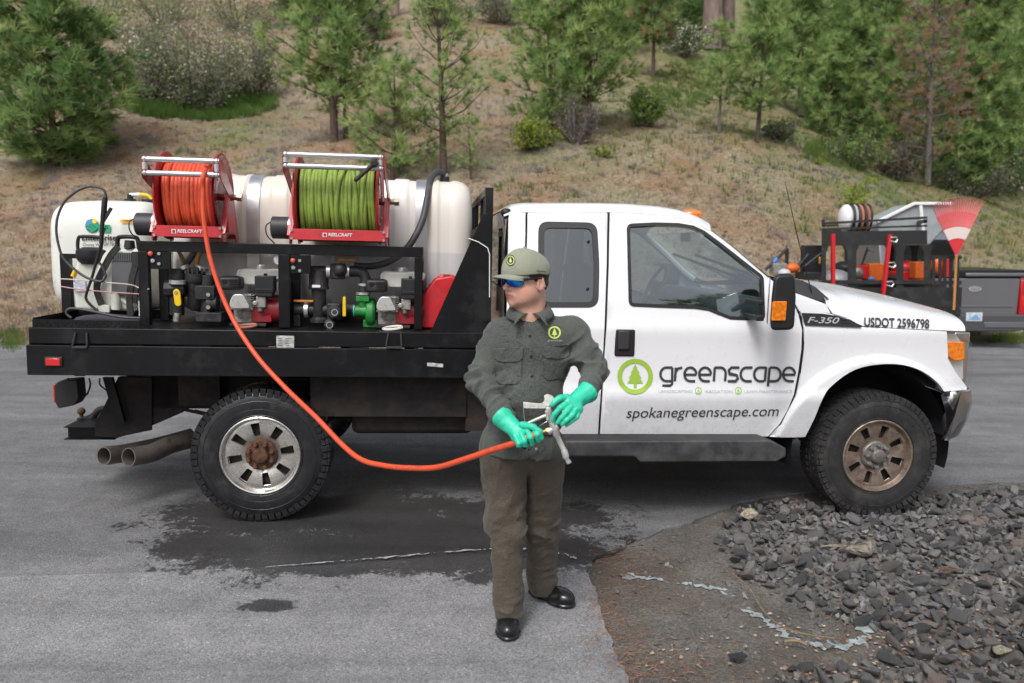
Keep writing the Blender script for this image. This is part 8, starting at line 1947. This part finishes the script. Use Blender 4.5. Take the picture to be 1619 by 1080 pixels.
# tall trunks whose crowns are far above the frame
def tall(label, px, py, wpx, seed, hgt=24):
    p = hill_at(px, py); t_ = float((p - CAMP) @ np.array((0, math.cos(PITCH), -math.sin(PITCH)))); r_ = wpx * t_ / FPX / 2; rs = np.random.RandomState(seed); bz = gz(p[0], p[1]) - .1; th = Thing('tall_pine', label, 'pine tree', (p[0], p[1], bz))
    P_ = [np.array((p[0] + rs.uniform(-.05, .05), p[1], bz + hgt * k / 8)) for k in range(9)]; b = MB(); b.tube(P_, [r_ * (1.12 - .85 * k / 8) for k in range(9)], 16); b.build('trunk', m_barkr, th, smooth=60)
    pos = []; dr = []; sz = []; br = MB()
    for i in range(46):
        h = rs.uniform(.55, 1); a = rs.uniform(0, 6.28); L_ = 2.6 * (1.25 - h); c0 = np.array((p[0], p[1], bz + hgt * h)); e = c0 + np.array((math.cos(a), math.sin(a), .25)) * L_; br.tube([c0, e], [.07, .02], 4, caps=False)
        for k in range(9): pos.append(c0 + (e - c0) * rs.uniform(.4, 1) + rs.normal(size=3) * .3); dr.append(e - c0 + (0, 0, .5)); sz.append(.5)
    V, Fc = place_tufts(pos, dr, sz, TPLL); mesh_obj('branches', br.v, br.f, m_bark, th, smooth=180); mesh_obj('crown', V, Fc, N_md, th, flat=True)
tall('tall thick reddish trunk, left of the pair at the top edge right of centre', 1125, 78, 29, 1)
tall('tall trunk, right and slightly slimmer of the pair at the top edge right of centre', 1151, 72, 19, 2)
tall('single dark trunk at the top edge between the twin-trunk pine and the open pine', 624, 24, 14, 3)
tall('single dark trunk at the top edge over the bare red slope', 847, 12, 19, 4)
# fallen pale branches
for (a, c_, lab) in (((1052, 170), (1070, 192), 'pale fallen stick on the knoll beside the round bush'), ((1355, 222), (1380, 240), 'pale dead branch lying under the right-hand pines')):
    A_ = np.array(hill_at(*a)) + (0, 0, .05); B_ = np.array(hill_at(*c_)) + (0, 0, .08); b = MB(); b.tube([A_, (A_ + B_) / 2 + (0, 0, .08), B_], [.02, .03, .02], 6); o = b.build('fallen_branch', m_barkg, None, base=tuple(A_)); o.location = A_; tag(o, lab, 'branch')

def reflect_copy(src, x, y, sc, rz, label):  # pine copies put behind the camera to give glass and paint reflections
    c = copy_tree(src.o); c.location = (x, y, gz(x, y)); c.scale = (sc,) * 3; c.rotation_euler = (0, 0, rz); c['label'] = label
_src = PINES[0]; _src2 = PINES[9]
reflect_copy(_src2, 7.5, -9, 1.7, 1.0, 'pine reflected as a dark shape low in the front side window')
reflect_copy(_src, -2.0, -17, 1.7, 2.0, 'dense pine added out of view behind the camera, to mirror in the rear side glass')
reflect_copy(_src2, 2.5, -15, 1.9, 3.0, 'pine added out of view behind the camera, to darken reflections in the white paint')
reflect_copy(_src, 13.0, -16, 1.9, 4.0, 'dense pine added out of view behind the camera, to mirror near the front fender')
# ================================================================== TRAILER AND GREY PICKUP BEYOND
m_tblk = mat('trailer_black', (.010, .010, .011), .5, dirt=(.04, .04, .038), dscale=5, damt=.3)
m_rred = mat('rack_red', (.55, .015, .02), .4); m_oplast = mat('orange_casing', (.62, .12, .015), .45, var=.1, vs_=20); m_gcast = mat('grey_engine', (.28, .28, .27), .5, metal=.5, var=.3, vs_=20)
m_pale = mat('pale_grey_plastic', (.50, .51, .52), .4); m_wood = mat('orange_wood', (.50, .22, .06), .6); m_blue = mat('blue_plastic', (.03, .20, .60), .4)
YT = 12.6
def Q3(px, py, Y=YT): return np.array(aty(px, py, Y))
def U(px, py, Y=YT): q = aty(px, py, Y); return float(q[0]), float(q[2])
gzt = gz(Q3(1400, 500)[0], YT)
# the trailer stands turned a little, its right end nearer
_ta = R(21.4); _A = np.array((Q3(1299, 400)[0], YT, 0.)); _u = np.array((math.cos(_ta), -math.sin(_ta), 0)); _v = np.array((math.sin(_ta), math.cos(_ta), 0))
TRL = Matrix(((_u[0], _v[0], 0, _A[0]), (_u[1], _v[1], 0, _A[1]), (0, 0, 1, 0), (0, 0, 0, 1)))
def W(px, py, v=0.0):
    d = ray(px, py); t = np.dot(_A - CAMP, _v) / np.dot(d, _v); q = CAMP + t * d; return np.array((float((q - _A) @ _u), v, q[2]))
def YP(px): d = ray(px, 400); return float((CAMP + np.dot(_A - CAMP, _v) / np.dot(d, _v) * d)[1])
tl_ = Thing('utility_trailer', 'black steel utility trailer with high mesh sides loaded with garden machines', 'trailer', (W(1400, 500)[0], .9, gzt), TRL)
for v in (0, 1.9):
    for (a, c_, w_) in (((1299, 353.5), (1466, 344), .035), ((1299, 362.5), (1466, 357), .03)):
        b = MB(); b.beam(W(*a, v), W(*c_, v), .04, w_); b.build('top_rail', m_tblk, tl_)
    b = MB(); P_ = [W(1299, 366, v), W(1466, 364, v), W(1466, 386, v), (W(1299, 389, v))]; b.add([tuple(p) for p in P_] + [tuple(p + (0, .03, 0)) for p in P_], [(0, 1, 2, 3), (7, 6, 5, 4), (0, 4, 5, 1), (1, 5, 6, 2), (2, 6, 7, 3), (3, 7, 4, 0)]); b.build('side_panel', m_tblk, tl_)
    for (x0_, x1_) in ((1299, 1306), (1340, 1354), (1417, 1429), (1461, 1472)):
        b = MB(); b.prism(rpoly([(W(x0_ - 6 * (x0_ > 1300), 387)[0], W(x0_, 387)[2]), (W(x1_ + 6, 387)[0], W(x0_, 387)[2]), (W(x1_, 397)[0], W(x0_, 397)[2]), (W(x1_, 497)[0], W(x0_, 497)[2]), (W(x0_, 497)[0], W(x0_, 497)[2]), (W(x0_, 397)[0], W(x0_, 397)[2])], .04, 3), v, v + .04); b.build('post', m_tblk, tl_)
    b = MB(); b.beam(W(1299, 446, v), W(1470, 446, v), .05, .06); b.build('lower_rail', m_tblk, tl_)
    b = MB(); b.beam(W(1245, 470, v), W(1520, 470, v), .05, .30); b.build('bed_side', m_tblk, tl_)
b = MB(); a = W(1245, 480); c_ = W(1520, 480); b.bb((a[0], 0, a[2] - .12), (c_[0], 1.94, a[2] - .02)); b.build('floor', m_tblk, tl_)
for pe in (1461, 1299):
    b = MB(); a = W(pe, 350); b.bb((a[0], .04, a[2] - .02), (a[0] + .05, 1.9, a[2] + .03)); b.build('cross_rail', m_tblk, tl_)
for xg_ in (1476, 1486, 1494, 1503, 1514):
    b = MB(); b.beam(W(xg_, 406), W(xg_, 520), .04, .045, up=(0, 1, 0)); b.build('gate_bar', m_tblk, tl_)
for y_ in (407, 447): b = MB(); b.beam(W(1472, y_), W(1520, y_), .05, .05); b.build('gate_rail', m_tblk, tl_)
for xw in (1330, 1395):
    q = W(xw, 500); b = MB()
    b.lathe([(.16, -.09), (.30, -.10), (.34, -.07), (.35, 0), (.34, .07), (.30, .10), (.16, .09)], (q[0], -.06, gzt + .33), (0, 1, 0), 32); b.cyl((q[0], -.1, gzt + .33), (q[0], 1.9, gzt + .33), .16); b.build('wheel', m_rubber, tl_)
b = MB(); b.bb((W(1290, 500)[0], -.18, gzt + .70), (W(1435, 500)[0], -.01, gzt + .74)); b.build('mudguard', m_tblk, tl_)
# trimmer rack on the near side
tr_ = Thing('trimmer_rack', 'two red upright rack posts with steel clips on the near side of the trailer', 'rack', tuple(Q3(1360, 450, YP(1360) - .1)))
b = MB(); b.beam(Q3(1317, 370, YP(1317) - .1), Q3(1317, 450, YP(1317) - .1), .05, .075, up=(0, 1, 0)); b.build('rack_post', m_rred, tr_, bevel=.005)
b = MB(); b.beam(Q3(1407, 371, YP(1400) - .1), Q3(1396, 466, YP(1400) - .1), .05, .07, up=(0, 1, 0)); b.build('rack_post', m_rred, tr_, bevel=.005)
for p in ((1409, 378), (1406, 418), (1403, 448)):
    q = Q3(p[0] + 4, p[1], YP(1400) - .14); b = MB(); b.tube([q + (-.05, 0, .02), q + (.03, 0, .03), q + (.06, 0, -.01), q + (.03, 0, -.05), q + (-.05, 0, -.03)], .012, 6); b.build('clip', m_steel, tr_)
def eqp(name, label, cat, base, parts):
    th = Thing(name, label, cat, tuple(base))
    for nm, fn, m in parts:
        b = MB(); fn(b); b.build(nm, m, th, bevel=.015)
    return th
# leaf rake: a red fan with a pale band, head up, handle down
yr_ = YP(1512) - .16; ap = Q3(1512, 406, yr_)
rk_ = Thing('leaf_rake', 'red fan-shaped leaf rake with white band standing head-up at the trailer gate', 'rake', tuple(ap))
m_fan = mat('red_rake_plastic', (.62, .035, .045), .4); m_fanp = mat('pale_rake_plastic', (.72, .60, .56), .5)
m_fanl = mat('faded_rake_plastic', (.70, .20, .20), .45)
def fanpt(a, r_): return ap + np.array((math.sin(R(a)) * r_, 0, math.cos(R(a)) * r_))
a0_, a1_ = -30, 24
for k in range(22):
    a = a0_ + (a1_ - a0_) * (k + .5) / 22; b = MB(); b.tube([fanpt(a, .45), fanpt(a, .70), fanpt(a, .84) + (0, -.015, 0), fanpt(a, .87) + (0, -.06, 0)], [.013, .012, .009, .006], 4); b.build('tine', m_fanl, rk_)
def sector(b, r0, r1, yo, th_=.008):
    V = []; n_ = 14
    for i in range(n_ + 1):
        a = a0_ + (a1_ - a0_) * i / n_
        for r_ in (r0, r1):
            for d in (0, th_): V.append(tuple(fanpt(a, r_) + (0, yo + d, 0)))
    Fc = []
    for i in range(n_):
        k = 4 * i; Fc += [(k, k + 2, k + 6, k + 4), (k + 1, k + 5, k + 7, k + 3), (k, k + 4, k + 5, k + 1), (k + 2, k + 3, k + 7, k + 6)]
    b.add(V, Fc + [(0, 1, 3, 2), (4 * n_, 4 * n_ + 2, 4 * n_ + 3, 4 * n_ + 1)])
b = MB(); sector(b, .0, .27, -.004); b.build('fan_plate', m_fan, rk_); b = MB(); sector(b, .27, .44, -.010, .02); b.build('fan_band', m_fanp, rk_); b = MB(); sector(b, .44, .66, -.004); b.build('fan_plate', m_fan, rk_)
b = MB(); b.cyl(ap + (0, 0, .03), Q3(1508, 490, yr_), .019, n=10); b.build('handle', m_wood, rk_)
# grey hopper
hp = Thing('hopper', 'pale grey sloping hopper with white rim lying on top of the trailer', 'hopper', tuple(Q3(1440, 380, YT + .5)))
def _h(b):
    poly = [U(1388, 388, YT + .5), U(1386, 352, YT + .5), U(1408, 342, YT + .5), U(1447, 323, YT + .5), U(1504, 323, YT + .5), U(1502, 350, YT + .5), U(1468, 388, YT + .5)]; b.prism(poly, YT + .45, YT + 1.25)
b = MB(); _h(b); b.build('hopper_body', mat('hopper_grey', (.30, .33, .34), .4, var=.15, vs_=3), hp, bevel=.03)
for (a, c_) in (((1445, 322), (1505, 322)), ((1386, 351), (1445, 322)), ((1455, 325), (1461, 386))):
    b = MB(); b.beam(Q3(*a, YT + .43), Q3(*c_, YT + .43), .06, .05); b.build('rim', m_whiteplain, hp, bevel=.01)
# row of hoods / collars on top
for k, (px_, m_, lab) in enumerate(((1337, m_whiteplain, 'large white round hood, leftmost of the row on the trailer top rail'), (1349, m_pale, 'narrow white hood edged black, second of the row on the trailer top rail'), (1358, mat('salmon', (.50, .20, .13), .6), 'salmon-coloured hood, third of the row on the trailer top rail'), (1367, mat('salmon_dark', (.38, .13, .09), .6), 'salmon hood with dark rim, last of the row on the trailer top rail'))):
    q = Q3(px_, 345, YT + .25); th = Thing('round_hood', lab, 'hood', tuple(q), group='round hoods on the trailer rail'); b = MB(); b.ball(tuple(q), .19, 18, 10, sc=(.55 if k == 0 else .22, 1.0, 1.15)); b.build('shell', m_, th)
    b = MB(); b.tube([q + np.array(((.07 if k == 0 else .035), .19 * math.cos(a), .215 * math.sin(a))) for a in np.linspace(0, 2 * PI, 25)[:-1]], .018, 6, closed=True); b.build('rim', m_tblk, th)
# machines inside
def cluster(name, label, cat, px, py, Y, items):
    th = Thing(name, label, cat, tuple(Q3(px, py, Y)))
    for (nm, kind_, p, d, m) in items:
        b = MB(); q = Q3(px + p[0], py + p[1], Y + p[2])
        if kind_ == 'box': b.box(q, d)
        elif kind_ == 'ball': b.ball(q, 1, 14, 8, sc=d)
        else: b.tube([q] + [Q3(px + e[0], py + e[1], Y + (e[2] if len(e) > 2 else p[2])) for e in d[1:]], d[0], 8)
        b.build(nm, m, th, bevel=.012 if kind_ == 'box' else 0)
    return th
cluster('walk_mower', 'red mower engine with black bars inside the trailer behind the first rack post', 'mower', 1352, 430, YT + .7, [('engine', 'box', (0, 0, 0), (.42, .4, .22), m_rred), ('cowl', 'ball', (-16, -6, 0), (.20, .2, .12), m_tblk), ('air_box', 'box', (16, 0, 0), (.16, .2, .16), m_oplast), ('handle_bar', 'tube', (-20, -4, -.1), (.02, (10, -10), (20, -38)), m_tblk), ('fan_cover', 'ball', (4, 2, -.25), (.10, .06, .10), m_gcast)])
cluster('blower', 'orange and red backpack blower inside the trailer by the second rack post', 'blower', 1385, 432, YT + .6, [('casing', 'box', (-4, -2, 0), (.26, .3, .28), m_oplast), ('tube', 'tube', (-4, -2, -.1), (.05, (16, 6), (36, 10)), m_tblk), ('hose', 'tube', (-8, -20, 0), (.022, (-3, -34), (-14, -38)), mat('blue_grey_hose', (.10, .14, .18), .5)), ('cap', 'ball', (-8, 10, -.15), (.05, .05, .05), m_blue)])
cluster('mower_deck', 'wide red mower deck inside the trailer right of the second rack post', 'mower', 1428, 432, YT + .8, [('deck', 'box', (0, 4, 0), (.55, .6, .16), m_rred), ('engine', 'ball', (0, -8, 0), (.18, .18, .14), m_rred), ('bar', 'tube', (-24, 10, -.2), (.018, (0, -2), (28, -12)), m_tblk)])
cluster('fuel_can', 'orange fuel can standing at the right end inside the trailer', 'fuel can', 1451, 427, YT + .3, [('can_body', 'box', (0, 0, 0), (.18, .2, .27), m_oplast), ('spout', 'tube', (0, -12, 0), (.02, (4, -16)), m_tblk)])
cluster('orange_helmet', 'small orange round object behind the trailer gate bars', 'helmet', 1480, 420, YT + .5, [('shell', 'ball', (0, 0, 0), (.09, .1, .15), m_oplast), ('shell_base', 'box', (16, 4, 0), (.12, .1, .30), m_rred)])
cluster('grey_cowl', 'pale grey rounded machine cowl just above the hood of the truck', 'machine cover', 1320, 436, YT + .15, [('cover', 'ball', (0, 6, .3), (.26, .25, .17), m_pale), ('cover_base', 'box', (0, 10, .3), (.46, .3, .12), m_pale)])
cluster('seat', 'black padded machine seat with small yellow tag left of the trailer sides', 'seat', 1285, 410, YT + .4, [('backrest', 'box', (0, 0, 0), (.36, .14, .46), m_tblk), ('cushion', 'box', (-4, 26, -.2), (.36, .4, .12), m_tblk), ('tag', 'box', (11, 2, -.09), (.03, .02, .12), mat('yellow_tag', (.6, .38, .02), .5)), ('arm', 'tube', (-14, 12, -.3), (.025, (22, -16, -.3)), m_tblk)])
cluster('string_trimmer', 'orange and grey trimmer engine with blue-tipped black bar above the door mirror', 'trimmer', 1248, 424, YT + .2, [('engine', 'ball', (4, 0, 0), (.13, .1, .08), m_oplast), ('crankcase', 'box', (-18, 0, 0), (.22, .2, .16), m_gcast), ('muffler', 'ball', (-8, 8, -.1), (.10, .1, .07), m_pale), ('bar', 'tube', (-38, 2, 0), (.025, (-22, -12), (-3, -32)), m_tblk), ('tip', 'tube', (-25, -9, -.02), (.032, (-19, -15, -.02)), m_blue), ('stand', 'tube', (-4, -30, 0), (.03, (-4, 6)), m_tblk), ('lower_bar', 'tube', (10, 2, 0), (.03, (30, -22)), m_tblk)])
# ---- grey pickup
PY_ = 14.2; pc = (1541 - 809.5) / FPX * (PY_ * 1.0); qx = aty(1541, 470, PY_)[0]; gp_ = gz(qx, PY_ + 1)
pk = Thing('pickup_truck', 'dark grey pickup seen from behind at the right edge with red tail lamp', 'truck', (qx, PY_ + 2.5, gp_))
m_gpaint = mat('grey_metallic_paint', (.17, .175, .19), .30, metal=.4, coat=.8); m_tyre2 = m_rubber
z_t = aty(1541, 440, PY_)[2]; z_b = aty(1541, 500, PY_)[2]; z_r = aty(1541, 427, PY_)[2]; hw = 1.0
b = MB(); b.prism(rpoly([(qx - .78, z_b), (qx - .80, z_t), (qx + .80, z_t), (qx + .78, z_b)], .04, 3), PY_, PY_ + .08); b.build('tailgate', m_gpaint, pk, bevel=.015)
b = MB(); b.bb((qx - .72, PY_ - .012, z_b + .16), (qx + .72, PY_ + .0, z_b + .20)); b.build('tailgate_crease', m_gpaint, pk, bevel=.005)
for sg in (-1, 1):
    b = MB(); b.bb((qx + sg * .81, PY_ + .02, z_b - .05), (qx + sg * 1.01, PY_ + 5.4, z_t + .03)); b.build('bed_side', m_gpaint, pk, bevel=.04, seg=3)
    b = MB(); b.bb((qx + sg * .80, PY_ - .03, z_b + .02), (qx + sg * .985, PY_ + .12, z_t - .02)); b.build('tail_lamp', mat('tail_lamp_red', (.45, .01, .02), .12, coat=1), pk, bevel=.03, seg=3)
    b = MB(); b.bb((qx + sg * .83, PY_ - .036, z_b + .18), (qx + sg * .95, PY_ - .02, z_b + .36)); b.build('lamp_core', m_red, pk, bevel=.01)
    for dy in (1.15, 4.7):
        b = MB(); b.lathe([(.2, -.13), (.34, -.135), (.38, -.10), (.395, 0), (.38, .10), (.34, .135), (.2, .13)], (qx + sg * .84, PY_ + dy, gp_ + .39), (1, 0, 0), 36); w2 = b.build('wheel', m_tyre2, pk); b = MB(); b.cyl((qx + sg * .74, PY_ + dy, gp_ + .39), (qx + sg * .94, PY_ + dy, gp_ + .39), .2); sub(w2, b.build('rim', m_gcast, pk))
b = MB(); b.bb((qx - .98, PY_ + .0, z_t + .02), (qx + .98, PY_ + 1.9, z_r)); b.build('bed_cover', mat('black_bed_cover', (.012, .012, .014), .25), pk, bevel=.02)
b = MB(); b.bb((qx - .2, PY_ - .03, z_t + .03), (qx + .98, PY_ + .03, z_r - .05)); b.build('gate_cap', m_gpaint, pk, bevel=.02)
zb1 = aty(1541, 497, PY_)[2]; zb0_ = aty(1541, 523, PY_)[2]
b = MB(); b.prism(rpoly([(qx - 1.0, zb1), (qx - 1.0, zb0_ + .06), (qx - .7, zb0_), (qx + .7, zb0_), (qx + 1.0, zb0_ + .06), (qx + 1.0, zb1)], .04, 3), PY_ - .14, PY_ + .12); b.build('rear_bumper', mat('bumper_grey', (.07, .072, .078), .4), pk, bevel=.02)
b = MB(); b.bb((qx + .12, PY_ - .155, zb0_ + .07), (qx + .9, PY_ - .13, zb0_ + .17)); b.build('bumper_face', m_gpaint, pk, bevel=.01)
q = aty(1540, 501, PY_ - .15); b = MB(); b.box(q, (.29, .012, .155)); lpz = b.build('licence_plate', mat('plate_blue_white', (.55, .62, .68), .4, var=.3, vs_=9), pk, bevel=.004)
b = MB(); b.add([(q[0] - .12, q[1] - .008, q[2] - .06), (q[0] - .02, q[1] - .008, q[2] + .01), (q[0] + .03, q[1] - .008, q[2] + .045), (q[0] + .08, q[1] - .008, q[2] - .01), (q[0] + .12, q[1] - .008, q[2] - .06)], [(0, 1, 2, 3, 4)]); sub(lpz, b.build('plate_print', mat('plate_blue', (.20, .36, .55), .4), pk))
q = aty(1541.5, 457, PY_ - .01)
def oval(nm, r0, r1, y_, m): b = MB(); b.add([(q[0] + r0 * math.cos(a), y_, q[2] + r1 * math.sin(a)) for a in np.linspace(0, 2 * PI, 37)[:-1]] + [(q[0] + r0 * math.cos(a), y_ + .006, q[2] + r1 * math.sin(a)) for a in np.linspace(0, 2 * PI, 37)[:-1]], [tuple(range(36)), tuple(range(71, 35, -1))] + [(i, i + 36, (i + 1) % 36 + 36, (i + 1) % 36) for i in range(36)]); return b.build(nm, m, pk)
ov = oval('oval_badge', .125, .056, PY_ - .010, m_chrome); sub(ov, oval('badge_field', .114, .047, PY_ - .014, mat('badge_grey', (.30, .32, .36), .3)))
V_, F_ = text_polys('Ford', .3); sc_ = .16 / V_[:, 0].max(); sub(ov, mesh_obj('lettering', [(q[0] - .08 + v[0] * sc_, PY_ - .018, q[2] - .024 + v[1] * sc_) for v in V_], F_, m_chrome, pk, flat=True))
V_, F_ = text_polys('F-150'); sc_ = .14 / V_[:, 0].max(); mesh_obj('lettering', [(q[0] - .66 + v[0] * sc_, PY_ - .008, z_b + .12 + v[1] * sc_) for v in V_], F_, m_gcast, pk, flat=True) if False else None
b = MB(); b.prism(rpoly([(PY_ + 1.9, z_t), (PY_ + 2.15, gp_ + 1.88), (PY_ + 2.5, gp_ + 1.93), (PY_ + 3.4, gp_ + 1.92), (PY_ + 4.2, z_t + .02)], .12, 4), qx - .82, qx + .82, 'x'); b.build('cab', m_gpaint, pk, bevel=.06, seg=3)
b = MB(); b.bb((qx - .66, PY_ + 1.93, z_t + .15), (qx + .66, PY_ + 2.02, gp_ + 1.74)); b.build('rear_window', m_glass2, pk)
b = MB(); b.prism(rpoly([(PY_ + 3.9, gp_ + .6), (PY_ + 3.9, z_t + .03), (PY_ + 5.5, z_t - .06), (PY_ + 5.6, gp_ + .6)], .08, 4), qx - .80, qx + .80, 'x'); b.build('hood', m_gpaint, pk, bevel=.04)
b = MB(); b.bb((qx - .6, PY_ + .2, gp_ + .42), (qx + .6, PY_ + 5.0, gp_ + .75)); b.build('chassis', m_under, pk)
# handy darts: clearance lamp and marks on the road behind the truck are left to the asphalt material
